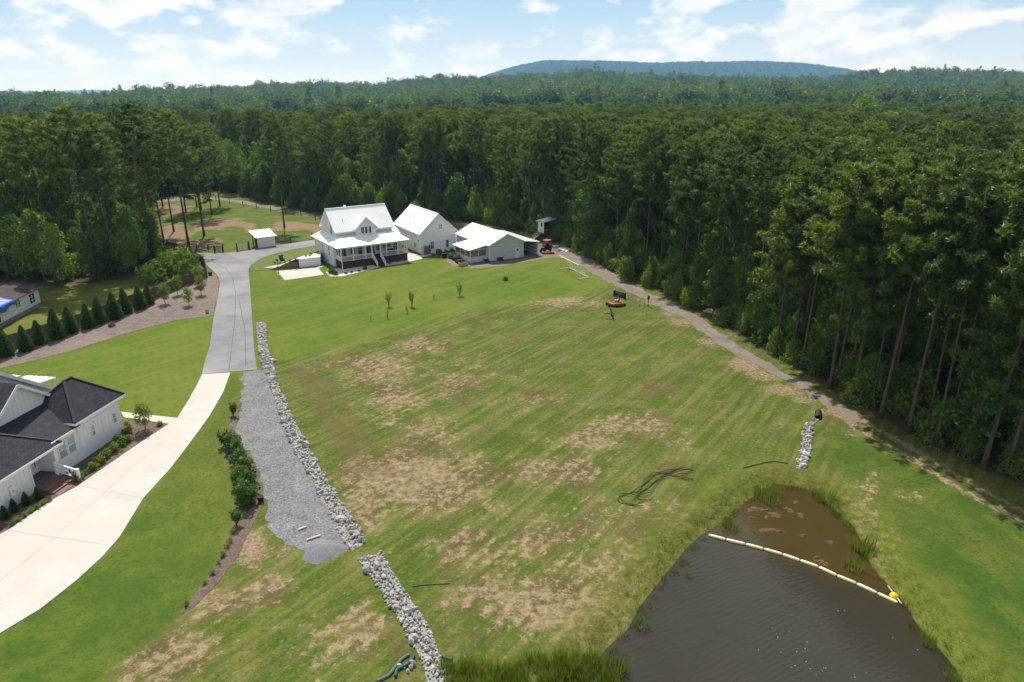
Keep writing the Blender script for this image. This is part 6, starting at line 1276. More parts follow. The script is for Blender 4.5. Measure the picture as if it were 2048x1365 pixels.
riprap('stone_drain', RL1, RR1, 'long strip of pale riprap stones along the right side of the gravel drive', .205, .27, 280, 21)
RL2 = [(716, 1118), (750, 1163), (778, 1211), (808, 1248), (819, 1286), (846, 1323), (858, 1364), (870, 1400)]; RR2 = [(761, 1108), (798, 1166), (839, 1224), (858, 1255), (870, 1286), (885, 1325), (901, 1364), (915, 1400)]
riprap('stone_drain', RL2, RR2, 'lower strip of pale riprap stones running down to the bottom edge', .20, .265, 290, 22)
RL3 = [(1632, 840), (1612, 850), (1606, 868), (1606, 895), (1600, 915), (1592, 938)]; RR3 = [(1638, 842), (1622, 852), (1622, 880), (1622, 900), (1616, 920), (1610, 938)]
riprap('stone_inlet', RL3, RR3, 'narrow strip of pale stones from the culvert down to the pond', .20, .27, 220, 23, .05)
riprap('stone_heap', [(800, 1333), (806, 1345)], [(826, 1328), (826, 1345)], 'few loose pale stones beside the green silt sock', .28, .34, 20, 24, .02)
for _a, _b in ((RL1, RR1), (RL2, RR2), (RL3, RR3)): bedding(_a, _b)
def gravel_heap():
    c = g(646, 1101); e = g(692, 1101); f = g(646, 1076); a, b = e[0] - c[0], f[1] - c[1]; V = []; n, m = 14, 40
    for i in range(n + 1):
        for j in range(m):
            t = j / m * 6.2832; r_ = i / n; wob = 1 + .12 * math.sin(3 * t + 1) + .07 * math.sin(7 * t); x, y = c[0] + a * r_ * wob * math.cos(t), c[1] + b * r_ * wob * math.sin(t); V.append((x, y, hz(x, y) - .05 + .42 * (1 - r_ ** 1.6) + .05 * (fbm(np.array([x * 3]), np.array([y * 3]), 3)[0] - .5) * (1 - r_)))
    F = [(i * m + j, i * m + (j + 1) % m, (i + 1) * m + (j + 1) % m, (i + 1) * m + j) for i in range(n) for j in range(m)]; o = link_obj('gravel_heap', np_mesh('gravel_heap', V, F, M['blue_gravel'], True)); tag(o, 'low dark grey heap of crushed gravel at the end of the gravel drive', 'gravel heap')
gravel_heap()
def timber(p, q, w, h_, label, m='pale_wood', name='timber', cat='timber'):
    a, b = g(*p), g(*q); o = MB().bar((a[0], a[1], hz(*a) + h_ / 2 + .035), (b[0], b[1], hz(*b) + h_ / 2 + .035), w, h_).build(name, M[m]); tag(o, label, cat); return o
timber((597, 1062), (613, 1055), .14, .1, 'short bleached timber lying on the gravel, upper of two'); timber((614, 1082), (641, 1073), .14, .1, 'longer bleached timber lying on the gravel by the heap')
timber((1592, 921), (1612, 923), .2, .05, 'white plank lying across the pond inlet stones', 'white_trim', 'plank', 'plank')
def pot(u, v, label, m='black', s=1.0, plant=True):
    x, y = g(u, v); r = empty('plant_pot', (x, y, hz(x, y) + .03)); tag(r, label, 'pot'); MB().tube([(0, 0, 0), (0, 0, .42 * s)], [.2 * s, .27 * s], 12).build('bowl', M[m], r); MB().tube([(0, 0, .42 * s), (0, 0, .44 * s)], [.25 * s, .25 * s], 12).build('soil', M['soil'], r)
pot(522, 1004, 'black nursery pot on the edge of the gravel drive'); pot(421, 551, 'black pot at the road bend beside the fence end', s=1.3); pot(415, 627, 'pale grey pot at the lawn corner beside the road', 'steel', 1.0)

# ------------------------------------------------------------------ pond furniture
BOOM = [(585, 572), (680, 597), (785, 622), (885, 648), (985, 677), (1080, 710), (1180, 745), (1280, 792), (1385, 835), (1497, 887), (1610, 940)]
BP = gs([(1200 + x / 2.703, 860 + y / 2.703) for x, y in BOOM], WATER_Z)
boom = empty('floating_boom', (BP[0][0], BP[0][1], WATER_Z)); tag(boom, 'cream floating boom of jointed tubes stretched across the pond', 'boom')
for p, q in zip(BP[:-1], BP[1:]):
    a = Vector((p[0] - BP[0][0], p[1] - BP[0][1], .06)); b = Vector((q[0] - BP[0][0], q[1] - BP[0][1], .06)); d = (b - a); ts = (.015, .05, .12, .5, .88, .95, .985); MB().tube([a + d * t for t in ts], [.05, .09, .115, .12, .115, .09, .05], 10).build('segment', M['boom'], boom, True)
    MB().tube([b - d * .02, b + d * .02], .035, 6).build('coupling', M['black'], boom)
x, y = g(1787, 1196, WATER_Z); bu = MB(); rr = [.02, .16, .25, .28, .25, .16, .02]; bu.tube([(0, 0, -.15 + .09 * i) for i in range(7)], rr, 14); o = bu.build('buoy', M['boom_yellow'], None, True); o.location = (x, y, WATER_Z + .02); tag(o, 'yellow buoy float at the right end of the boom', 'buoy')
a, b = g(1776, 1169, -.1), g(1803, 1207, -.35); o = MB().tube([(a[0], a[1], -.2), (b[0], b[1], -.38)], .05, 6).build('pole', M['pale_wood']); tag(o, 'pale pole lying on the pond bank by the buoy', 'pole')
def algae(u, v, ru, rv, k, label):
    rng = np.random.default_rng(1500 + k); c = g(u, v, WATER_Z); e = g(u + ru, v, WATER_Z); f = g(u, v - rv, WATER_Z); a, b = e[0] - c[0], f[1] - c[1]; V = [(c[0], c[1], WATER_Z + .09)]; m = 22
    for ring, hh in ((.35, .08), (.7, .06), (1.0, -.02)):
        for j in range(m):
            t = j / m * 6.2832; w = ring * (1 + .3 * math.sin(2 * t + k) + .2 * math.sin(5 * t + k * 2) + rng.normal(0, .10)); V.append((c[0] + a * w * math.cos(t), c[1] + b * w * math.sin(t), WATER_Z + hh * rng.uniform(.3, 1.2)))
    F = [(0, 1 + j, 1 + (j + 1) % m) for j in range(m)]
    for r_ in range(2):
        for j in range(m): A, B_2 = 1 + r_ * m + j, 1 + r_ * m + (j + 1) % m; F += [(A, A + m, B_2), (B_2, A + m, B_2 + m)]
    o = link_obj('algae_mat', np_mesh('algae_mat', V, F, M['mat_mud'])); tag(o, label, 'algae', 'brown algae mats at the pond head')
for k, (u, v, ru, rv) in enumerate([(1508, 1019, 16, 5), (1530, 1021, 10, 3), (1505, 1036, 8, 3), (1577, 1020, 8, 6), (1550, 1030, 14, 5), (1602, 1031, 9, 4), (1592, 1005, 7, 3), (1534, 1035, 5, 4), (1537, 1061, 16, 6), (1560, 1063, 8, 3), (1644, 1126, 14, 6), (1660, 1085, 10, 3), (1606, 1072, 8, 3), (1633, 1115, 7, 3)]):
    algae(u, v, ru, rv, k, 'brown floating algae mat, %s of those at the pond head counting from the far end' % ORD[k])
fo = np.random.default_rng(9); mb = MB()
for u, v in [(1599, 1238), (1578, 1264), (1562, 1305), (1580, 1323), (1600, 1325), (1612, 1324), (1590, 1332), (1647, 1336), (1645, 1343), (1620, 1338), (1633, 1350), (1710, 1355), (1708, 1349), (1517, 1300), (1555, 1275), (1614, 1285), (1610, 1298), (1593, 1304), (1676, 1222), (1689, 1222), (1835, 1300), (1733, 1346), (1545, 1256), (1582, 1335)] + [(fo.uniform(1350, 1850), fo.uniform(1240, 1364)) for _ in range(4)]:
    x, y = g(u, v, WATER_Z); r_ = fo.uniform(.010, .028); mb.tube([(x, y, WATER_Z + .004), (x, y, WATER_Z + .02)], [r_, r_ * .7], 6)
tag(mb.build('pond_foam', M['foam']), 'scattered white foam flecks on the pond surface', 'foam', kind='stuff')
def reed_mesh(k, H=1.3, n=90, rad=.5, m='reed'):
    rng = np.random.default_rng(1700 + k); a = rng.uniform(0, 6.28, n); r_ = rad * np.sqrt(rng.random(n)); C = np.stack([np.cos(a) * r_, np.sin(a) * r_, np.full(n, -.15)], 1); D = np.stack([np.cos(a) * .22, np.sin(a) * .22, np.ones(n)], 1) + rng.normal(0, .13, (n, 3)); V, F = tri_cloud(C, D, H * rng.uniform(.55, 1.15, n), .045, rng); return np_mesh('blades', V, F, M[m])
REED = [reed_mesh(k) for k in range(4)]; SEDGE = [reed_mesh(10 + k, .55, 60, .45, 'sedge') for k in range(3)]; TUFT = [reed_mesh(20 + k, .20, 34, .34, ['grass_tuft', 'grass_tuft', 'straw', 'reed'][k]) for k in range(4)]
for k, (u, v, s, lab) in enumerate([(1538, 985, 1.1, 'tall reed clump at the far left of the pond head'), (1543, 1003, 1.0, 'reed clump in the water at the far left of the pond head'), (1520, 992, .8, 'low reed clump on the left bank of the pond head'), (1630, 985, .9, 'reed clump on the far right bank of the pond head'), (1652, 998, 1.0, 'reed clump right of the pond head'), (1668, 1010, .9, 'reed clump at the right corner of the pond head'), (1464, 1055, .75, 'reed clump beside the left end of the boom'), (1452, 1048, .6, 'small reed clump above the left end of the boom'), (1722, 1095, 1.1, 'tall reed clump on the right bank'), (1736, 1105, 1.1, 'tall reed clump furthest right on the bank'), (1705, 1135, .9, 'reed clump standing in the water by the right bank'), (1690, 1045, .6, 'small reed clump on the right bank above the tall ones'), (1228, 1342, 1.1, 'reed clump in the water at the bottom left of the pond'), (1240, 1335, .8, 'thin reed clump furthest out at the bottom of the pond'), (1283, 1250, .7, 'grass clump at the left water edge'), (1378, 1150, .4, 'small reed tuft in the water off the left bank')]):
    x, y = g(u, v, -.4); r = empty('reed_clump', (x, y, max(hz(x, y), WATER_Z) - .02)); r.scale = (s * 1.1, s * 1.1, s); tag(r, lab, 'reeds', 'reed clumps round the pond'); link_obj('blades', REED[k % 4], r)
belt = gs([(880, 1330), (1000, 1325), (1110, 1310), (1180, 1302), (1220, 1310), (1235, 1350), (1200, 1400), (900, 1420)]); X = RNG.uniform(-6, 8, 1500); Y = RNG.uniform(22, 34, 1500); ok = poly_sdf(X, Y, belt) < 0; X, Y = X[ok], Y[ok]; n = len(X)
src_reed = make_source(REED + SEDGE, 'reed_source')
instancer('reed_bed', np.column_stack([X, Y, np.maximum(height(X, Y), WATER_Z)]), RNG.uniform(.35, .75, n), RNG.integers(0, 5, n), src_reed, 'bed of tall green reeds along the bottom edge left of the pond', 'reeds')
X = RNG.uniform(-12, 45, 60000); Y = RNG.uniform(22, 56, 60000); d = poly_sdf(X, Y, POND); ok = (d > -.25) & (d < .35) & (RNG.random(len(d)) < .12); ok |= (d > -.5) & (d < 1.0) & (fbm(X * .25, Y * .25, 3) > .62) & (RNG.random(len(d)) < .10); X, Y = X[ok], Y[ok]; n = len(X)
instancer('bank_sedge', np.column_stack([X, Y, np.maximum(height(X, Y), WATER_Z)]), RNG.uniform(.25, .75, n), np.where(RNG.random(n) < .06, RNG.integers(0, 4, n), RNG.integers(4, 7, n)), src_reed, 'fringe of sedge and grass along the pond bank', 'sedge')
# rough grass tufts over the field
X = RNG.uniform(-30, 45, 150000); Y = RNG.uniform(26, 100, 150000)
fieldp = gs([(545, 730), (700, 695), (930, 630), (1170, 595), (1290, 640), (1420, 690), (1600, 800), (1700, 860), (1960, 990), (2100, 1100), (2100, 1400), (100, 1450), (260, 1345), (380, 1215), (470, 1120), (560, 1090), (640, 1130), (735, 1090), (690, 1020), (620, 890)])
ok = (poly_sdf(X, Y, fieldp) < 0) & (poly_sdf(X, Y, POND) > .6) & (RNG.random(len(X)) < np.clip(70 / np.hypot(X, Y) - .35, .15, 1) * (.25 + 1.3 * fbm(X * .15, Y * .15, 3))); 
for rl, rr_ in ((RL1, RR1), (RL2, RR2), (RL3, RR3)): ok &= poly_sdf(X, Y, gs(rl) + gs(rr_)[::-1]) > .1
X, Y = X[ok], Y[ok]; n = len(X); dr = np.array([dry[np.clip(np.searchsorted(GY, b_), 0, len(GY) - 1), np.clip(np.searchsorted(GX, a_), 0, len(GX) - 1)] for a_, b_ in zip(X, Y)]); u1 = RNG.random(n); ti = np.where(u1 < .12 + .6 * dr, 2, np.where(u1 > .88, 3, RNG.integers(0, 2, n)))
instancer('field_grass', np.column_stack([X, Y, height(X, Y)]), RNG.uniform(.35, .95, n), ti, make_source(TUFT, 'tuft'), 'rough tufted grass over the open field', 'grass')
print('tufts', n)

# ------------------------------------------------------------------ pipes, silt sock, culvert
def curve_obj(name, pts, r_, material, parent=None, n=6): return MB().tube(pts, r_, n).build(name, material, parent, True)
def cat_rom(P, m=8):
    out = []; Q = [P[0]] + list(P) + [P[-1]]
    for i in range(1, len(Q) - 2):
        p0, p1, p2, p3 = map(np.array, Q[i - 1:i + 3])
        for k in range(m): t = k / m; out.append(tuple(.5 * (2 * p1 + (p2 - p0) * t + (2 * p0 - 5 * p1 + 4 * p2 - p3) * t * t + (3 * p1 - p0 - 3 * p2 + p3) * t ** 3)))
    return out + [tuple(P[-1])]
c66 = lambda x, y: (1200 + x / 2.703, 860 + y / 2.703)
pipes = empty('pipe_tangle', (*g(1310, 975), 0)); tag(pipes, 'tangle of long black polyethylene pipe lying on the field', 'pipe'); po = pipes.location
for k, line in enumerate([[(250, 385), (180, 405), (110, 395), (100, 370), (160, 345), (240, 330), (330, 255), (420, 222), (500, 215)], [(235, 415), (150, 405), (105, 360), (170, 340), (250, 290), (300, 245), (390, 218), (470, 212), (515, 232)], [(290, 375), (240, 385), (200, 365), (250, 320), (320, 270), (400, 250), (460, 240), (500, 225)], [(240, 300), (280, 250), (340, 235), (420, 262), (480, 275), (505, 270)], [(180, 380), (215, 330), (240, 275), (290, 240), (380, 245), (450, 265), (500, 278)], [(120, 350), (200, 360), (270, 345), (300, 300), (350, 250), (440, 212)]]):
    P = gs([c66(*p) for p in line]); pts = [(x - po[0], y - po[1], hz(x, y) + .06 + .05 * math.sin(i * .7 + k) + .02 * k) for i, (x, y) in enumerate(cat_rom(P))]; curve_obj('pipe', pts, .024, M['pipe'], pipes)
P = gs([c66(*p) for p in ((770, 210), (850, 190), (930, 175), (1015, 185))]); curve_obj('wattle', [(x, y, hz(x, y) + .07) for x, y in cat_rom(P)], .045, M['net']); tag(bpy.data.objects['wattle'], 'thin dark wattle curving along the bank above the pond head', 'wattle')
c88 = lambda x, y: (600 + x / 2.926, 1050 + y / 2.926)
P = gs([c88(*p) for p in ((560, 890), (570, 850), (620, 825), (655, 790), (668, 765))]); curve_obj('silt_sock', [(x, y, hz(x, y) + .1) for x, y in cat_rom(P)], .085, M['green_sock'], n=8); tag(bpy.data.objects['silt_sock'], 'dark green silt sock lying beside the lower stone strip', 'silt sock')
P = gs([c88(*p) for p in ((450, 915), (520, 880), (560, 830), (600, 785), (640, 760))]); curve_obj('silt_netting', [(x, y, hz(x, y) + .05) for x, y in cat_rom(P)], .10, M['net'], n=7); tag(bpy.data.objects['silt_netting'], 'grey-green bundle of netting beside the green silt sock', 'netting')
P = gs([c88(*p) for p in ((825, 755), (850, 780), (890, 790))]); curve_obj('sock_scrap', [(x, y, hz(x, y) + .07) for x, y in cat_rom(P)], .09, M['green_sock'], n=7); tag(bpy.data.objects['sock_scrap'], 'short green sock scrap right of the lower stone strip', 'silt sock')
P = gs([c88(*p) for p in ((660, 360), (730, 350), (830, 345), (880, 340))]); curve_obj('silt_line', [(x, y, hz(x, y) + .05) for x, y in cat_rom(P)], .03, M['net']); tag(bpy.data.objects['silt_line'], 'thin grey-green line of netting across the grass right of the stones', 'netting')
cv = empty('culvert', (*g(1637, 834), 0)); tag(cv, 'black corrugated culvert pipe opening below the trail', 'culvert'); ring = MB(); ring.tube([(-.3, -.55, .12), (.25, .7, .18)], .32, 16, False); ring.build('pipe', M['pipe'], cv); MB().tube([(.20, .58, .17), (.25, .7, .18)], .30, 16).build('dark_inside', M['black'], cv)

# ------------------------------------------------------------------ things on the lawn
def goal():
    a, b = g(1118, 538), g(1156, 558); ang = math.atan2(b[1] - a[1], b[0] - a[0]); L = math.dist(a, b); r = empty('soccer_goal'); place(r, a, ang); tag(r, 'white soccer goal with net on the lawn beside the gravel trail', 'goal'); T = M['goal_white']; D, B = .75, 2.1
    for c in (0, L): MB().tube([(c, 0, 0), (c, 0, 2.44)], .07, 8).build('goal_post', T, r)
    MB().tube([(-.05, 0, 2.44), (L + .05, 0, 2.44)], .07, 8).build('crossbar', T, r)
    for c in (0, L): MB().tube([(c, 0, 2.44), (c, D, 2.38), (c, B, .06)], .04, 6).tube([(c, 0, .05), (c, B, .05)], .04, 6).build('side_frame', T, r)
    MB().tube([(0, B, .05), (L, B, .05)], .04, 6).build('ground_bar', T, r); net = MB()
    for k in range(31): x = L * k / 30; net.tube([(x, 0, 2.42), (x, D, 2.36), (x, B, .06)], .0028, 3, False)
    for k in range(14): t = k / 13; y = D + (B - D) * t; z = 2.36 - 2.3 * t; net.tube([(0, y, z), (L, y, z)], .0028, 3, False)
    net.build('net', T, r)
goal()
x, y = g(1138, 540); bl = bpy.data.meshes.new('ball'); bm = bmesh.new(); bmesh.ops.create_icosphere(bm, subdivisions=3, radius=.14); bm.to_mesh(bl); bm.free(); bl.materials.append(mat('grey_ball', (.3, .32, .3), .6, (.05, .06, .05), 9)); o = link_obj('ball', bl); o.location = (x, y, hz(x, y) + .14); tag(o, 'dark patterned ball lying in the soccer goal', 'ball')
def rotary_mower():
    x, y = g(1231, 611); r = empty('rotary_cutter', (x, y, hz(x, y)), R(14)); tag(r, 'orange-red rotary mower attachment standing on the lawn', 'mower')
    prof = [(-1.0, -.5), (-.7, -.85), (.6, -.9), (1.05, -.55), (1.1, .4), (.6, .85), (-.6, .85), (-1.05, .4)]; m = MB(); n = len(prof); m.add([(p[0], p[1], .22) for p in prof] + [(p[0], p[1], .5) for p in prof] + [(p[0] * .86, p[1] * .86, .56) for p in prof], [tuple(reversed(range(n)))] + [(i, (i + 1) % n, (i + 1) % n + n, i + n) for i in range(n)] + [(i + n, (i + 1) % n + n, (i + 1) % n + 2 * n, i + 2 * n) for i in range(n)] + [tuple(range(2 * n, 3 * n))]); m.build('deck', M['orange'], r)
    MB().box(-.25, .3, -.25, .25, .55, .85).build('gearbox', M['steel'], r); MB().bar((.2, .5, .55), (.55, .3, 1.5), .09).bar((.2, -.5, .55), (.55, -.3, 1.5), .09).bar((.55, -.3, 1.5), (.55, .3, 1.5), .09).bar((.55, 0, 1.5), (-.9, 0, .6), .08).build('hitch_frame', M['black'], r)
    MB().bar((-.8, .4, .6), (.8, .4, .62), .12, .1).bar((-.8, -.4, .6), (.8, -.4, .62), .12, .1).build('brace', M['orange'], r)
    for p in ((-1.2, -.45), (1.2, -.6), (-.2, -1.0), (-1.2, .5)): MB().tube([(p[0], p[1] - .07, .2), (p[0], p[1] + .07, .2)], .2, 12).build('wheel', M['rubber'], r)
rotary_mower()
def box_blade():
    a, b = g(1227, 593), g(1242, 597); ang = math.atan2(b[1] - a[1], b[0] - a[0]); r = empty('box_blade'); place(r, a, ang); tag(r, 'black loader blade lying tilted on the lawn above the mower', 'blade'); L = max(2.0, math.dist(a, b)); m = MB(); prof = [(0, .02), (.12, .5), (.35, .85), (.42, .84), (.2, .48), (.1, .02)]
    m.prism([(p[0], p[1]) for p in prof], 0, L, 'x'); m.build('mouldboard', M['black'], r); MB().box(-.04, .0, -.05, .5, 0, .9).box(L, L + .04, -.05, .5, 0, .9).build('end_plate', M['black'], r); MB().box(0, L, -.03, .05, 0, .08).build('cutting_edge', M['steel'], r)
box_blade()
def quick_hitch():
    a, b = g(1220, 627), g(1226, 640); x, y = a; r = empty('hitch_frame'); place(r, a, math.atan2(b[1] - a[1], b[0] - a[0])); tag(r, 'black steel fork frame standing on the lawn below the mower', 'fork frame'); L = math.dist(a, b)
    MB().box(0, L, -.04, .04, .0, .12).box(0, L, -.04, .04, .85, .97).box(0, .12, -.04, .04, .12, .85).box(L - .12, L, -.04, .04, .12, .85).box(L * .4, L * .6, -.04, .04, .12, .85).build('frame', M['black'], r)
    for c in (.25, L - .25): MB().box(c - .06, c + .06, -1.0, -.04, .02, .07).build('fork', M['black'], r)
quick_hitch()
x, y = g(1296, 613); fd = empty('post_feeder', (x, y, hz(x, y))); tag(fd, 'black box on a post beside the gravel trail', 'feeder'); MB().tube([(0, 0, -.2), (0, 0, 1.1)], .045, 8).build('post', M['black'], fd); MB().box(-.14, .14, -.12, .12, 1.08, 1.6).slab([(-.18, -.16, 1.62), (.18, -.16, 1.62), (.18, .16, 1.66), (-.18, .16, 1.66)], .03).build('box', M['black'], fd); MB().bar((-.3, 0, .02), (.3, 0, .02), .06).bar((0, -.3, .02), (0, .3, .02), .06).build('foot', M['black'], fd)
x, y = g(1284, 614); ws = empty('wire_stand', (x, y, hz(x, y))); tag(ws, 'thin wire frame stand next to the post feeder', 'stand')
for a in (-.35, .35):
    for b in (-.2, .2): MB().tube([(a, b, -.05), (a, b, 1.25)], .012, 5).build('leg', M['black'], ws)
MB().bar((-.35, -.2, 1.25), (.35, -.2, 1.25), .02).bar((-.35, .2, 1.25), (.35, .2, 1.25), .02).bar((-.35, -.2, .7), (.35, -.2, .7), .015).build('wire_top', M['black'], ws)
def tractor():
    x, y = g(1090, 508); r = empty('tractor', (x + .2, y + 1.6, hz(x, y)), R(150)); r.scale = (.9, .9, .95); tag(r, 'red compact tractor with canopy parked beside the workshop carport', 'tractor')
    MB().box(-.35, .35, .1, 1.7, .55, 1.15).build('bonnet', M['black'], r); MB().box(-.4, .4, -1.2, .1, .5, .9).build('chassis', M['black'], r); MB().box(-.3, .3, -.9, -.4, .9, 1.15).box(-.3, .3, -1.0, -.85, 1.15, 1.6).build('seat', M['black'], r)
    for s in (-1, 1):
        w = MB().tube([(s * .5, -.8, .62), (s * .82, -.8, .62)], .62, 18).build('rear_wheel', M['rubber'], r); MB().tube([(s * .80, -.8, .62), (s * .84, -.8, .62)], .3, 14).build('rim', M['red'], w); w = MB().tube([(s * .45, 1.25, .38), (s * .7, 1.25, .38)], .38, 16).build('front_wheel', M['rubber'], r); MB().tube([(s * .68, 1.25, .38), (s * .72, 1.25, .38)], .18, 12).build('rim', M['red'], w); MB().box(s * .65 - .2, s * .65 + .2, -1.35, -.25, 1.22, 1.3).build('fender', M['black'], r)
        for b in (-1.1, .05): MB().bar((s * .5, b, .9), (s * .5, b, 2.35), .06).build('canopy_post', M['black'], r)
    MB().box(-.75, .75, -1.45, .35, 2.35, 2.47).build('canopy', M['red'], r); MB().tube([(0, .2, 1.1), (0, .05, 1.45)], .03, 6).tube([(-.18, .02, 1.45), (.18, .02, 1.45)], .025, 6).build('steering', M['black'], r); MB().tube([(.2, 1.2, 1.15), (.2, 1.2, 1.8)], .04, 6).build('exhaust', M['black'], r)
tractor()
x, y = g(1096, 508); md = empty('mower_deck', (x, y, hz(x, y)), R(10)); tag(md, 'red mower deck on the gravel in front of the tractor', 'mower'); MB().slab([(-.9, -.5, .4), (.9, -.5, .4), (1.0, 0, .42), (.8, .5, .4), (-.8, .5, .4), (-1.0, 0, .42)], .22).build('deck', M['red'], md); MB().box(-.3, .3, -.2, .2, .41, .6).build('gearbox', M['pink'], md)
for p in ((-1.05, -.3), (1.1, -.3), (1.1, .3)): MB().tube([(p[0], p[1] - .06, .16), (p[0], p[1] + .06, .16)], .16, 10).build('wheel', M['rubber'], md)
def stand():
    x, y = g(1093, 484); x -= .5; y += 2.0; r = empty('stilt_stand', (x, y, hz(x, y)), R(32)); tag(r, 'raised wooden stand on stilts with sloped metal roof and white side wall', 'stand'); W_, D_, z0 = 2.5, 2.2, 1.5
    for a in (.05, W_ - .05):
        for b in (.05, D_ - .05): MB().box(a - .07, a + .07, b - .07, b + .07, -.3, z0 + 2.3 + .15 * a).build('leg', M['brown_wood'], r)
    MB().box(0, W_, 0, D_, z0, z0 + .12).build('floor', M['dark_wood'], r); MB().box(-.06, -.005, -.02, D_, z0 - .1, z0 + 2.25).build('side_wall', M['white_wall'], r); window(r, ('a', -.06, -1), .75, z0 + 1.2, .5, .8, M['dark_frame'], M['glass'], .05, (1, 1))
    for k in range(12): piece('plank', M['brown_wood'], r, .12 + k * .19, .12 + k * .19 + .175, .0, .03, z0 + .12, z0 + .95)
    for k in range(12): piece('plank', M['brown_wood'], r, .12 + k * .19, .12 + k * .19 + .175, D_ - .03, D_, z0 + .12, z0 + 2.2)
    piece('rail', M['pale_wood'], r, .1, W_ - .1, -.03, -.003, z0 + .55, z0 + .65); piece('rail', M['brown_wood'], r, 0, W_, -.06, .0, z0 + .96, z0 + 1.04)
    P = [(-.55, -.45, z0 + 2.3), (-.55, D_ + .4, z0 + 2.3), (W_ + .4, D_ + .4, z0 + 2.85), (W_ + .4, -.45, z0 + 2.85)]; m = MB().slab(P, .06); seams(m, *P, 7); m.build('roof', M['galv_roof'], r)
    m = MB(); m.bar((-.3, .3, z0 + .1), (-2.9, .3, 0), .06, .2).bar((-.3, 1.2, z0 + .1), (-2.9, 1.2, 0), .06, .2); m.build('stringer', M['pale_wood'], r)
    for k in range(7): piece('stair_tread', M['pale_wood'], r, -.6 - k * .36, -.35 - k * .36, .3, 1.2, z0 - .1 - k * .21, z0 - .05 - k * .21)
    MB().bar((-.2, .3, z0 + 1.1), (-2.9, .3, 1.0), .05).build('handrail', M['pale_wood'], r)
stand()
for k, (px_, lab, mm_) in enumerate([([(1104, 492.5), (1113, 492), (1119, 494.5), (1110, 496)], 'bluish roofing sheet lying on the gravel near the stand', 'galv_roof'), ([(1113, 498), (1121, 496.5), (1139, 502), (1132, 505)], 'large white roofing sheet lying on the gravel by the trail', 'metal_roof'), ([(1121, 495.5), (1126, 494), (1144, 500.5), (1140, 502)], 'narrow pale board lying behind the large white sheet', 'pale_wood')]):
    P = gs(px_); o = MB().slab([(p[0], p[1], hz(*p) + .12 + .02 * k) for p in P], .08).build('roofing_sheet', M[mm_]); tag(o, lab, 'sheet')
def pickup():
    x, y = g(917, 489); r = empty('pickup_truck', (x, y, hz(x, y) + .04), R(195)); tag(r, 'white pickup truck parked between the garage and the workshop', 'truck'); T = M['truck']
    MB().prism([(-2.7, .5), (2.7, .5), (2.75, 1.0), (2.6, 1.2), (1.1, 1.25), (-2.7, 1.2)], -.95, .95).build('body', T, r); MB().prism([(-.9, 1.2), (1.15, 1.24), (.55, 1.9), (-.8, 1.92)], -.85, .85).build('cab', T, r); MB().prism([(.62, 1.3), (1.08, 1.3), (.58, 1.84)], -.8, .8).build('windscreen', M['glass'], r)
    for s in (-1, 1): MB().box(-.75, .5, s * .86 - .012, s * .86 + .012, 1.35, 1.8).build('side_window', M['glass'], r); MB().box(2.70, 2.77, s * .7 - .18, s * .7 + .18, .82, 1.02).build('headlight', M['steel'], r)
    MB().box(-2.55, -1.0, -.82, .82, 1.205, 1.215).build('bed', M['black'], r); MB().box(2.72, 2.82, -.9, .9, .5, .68).build('bumper', M['steel'], r)
    for a in (-1.75, 1.75):
        for s in (-1, 1): w = MB().tube([(a, s * .72, .4), (a, s * .98, .4)], .4, 18).build('wheel', M['rubber'], r); MB().tube([(a, s * .97, .4), (a, s * 1.0, .4)], .22, 12).build('rim', M['steel'], w)
pickup()
for k, ((u, v), s, lab) in enumerate([((889, 516), .9, 'black round planter at the left end of the garden boxes'), ]): pot(u, v, lab, 'black', 2.0)
for k, ((u, v), pl, mm_, lab) in enumerate([((905, 517), 1, 'planter', 'raised garden box with plants, farthest of the row'), ((913, 521), 1, 'planter', 'raised garden box with plants, second of the row'), ((920, 526), 0, 'planter', 'raised garden box with bare soil, third of the row'), ((926.5, 532), 0, 'pale_wood', 'raised garden box on legs with pale shelf, nearest of the row')]):
    x, y = g(u, v); r = empty('garden_box', (x, y, hz(x, y)), SA); tag(r, lab, 'planter', 'raised garden boxes by the greenhouse'); z1 = .62
    for b in (-.5, .47): MB().box(-.75, .75, b, b + .03, .1, z1).build('side_board', M[mm_], r)
    for a in (-.75, .72): MB().box(a, a + .03, -.469, .469, .1, z1).build('end_board', M[mm_], r)
    MB().box(-.71, .71, -.46, .46, z1 - .12, z1 - .06).build('soil', M['soil'], r)
    for a in (-.7, .7):
        for b in (-.45, .45): piece('leg', M['planter'], r, a - .04, a + .04, b - .04, b + .04, -.05, .1)
    if pl:
        f = link_obj('foliage', LOW[0][1], r); f.location = (-.3, 0, z1 - .1); f = link_obj('foliage', LOW[2][1], r); f.location = (.35, 0, z1 - .1)
x, y = g(972, 526); wb = empty('wheelbarrow', (x, y, hz(x, y)), R(20)); tag(wb, 'dark wheelbarrow against the greenhouse front', 'wheelbarrow'); m = MB(); m.add([(-.5, -.35, .65), (.5, -.35, .65), (.5, .35, .65), (-.5, .35, .65), (-.3, -.22, .35), (.25, -.22, .35), (.25, .22, .35), (-.3, .22, .35)], [(4, 7, 6, 5), (0, 4, 5, 1), (1, 5, 6, 2), (2, 6, 7, 3), (3, 7, 4, 0)]); m.build('tray', M['black'], wb); MB().tube([(.6, -.06, .2), (.6, .06, .2)], .2, 14).build('wheel', M['rubber'], wb); MB().bar((.6, 0, .2), (-.9, .28, .6), .04).bar((.6, 0, .2), (-.9, -.28, .6), .04).bar((-.35, .25, .4), (-.4, .25, 0), .04).bar((-.35, -.25, .4), (-.4, -.25, 0), .04).build('handles', M['steel'], wb)
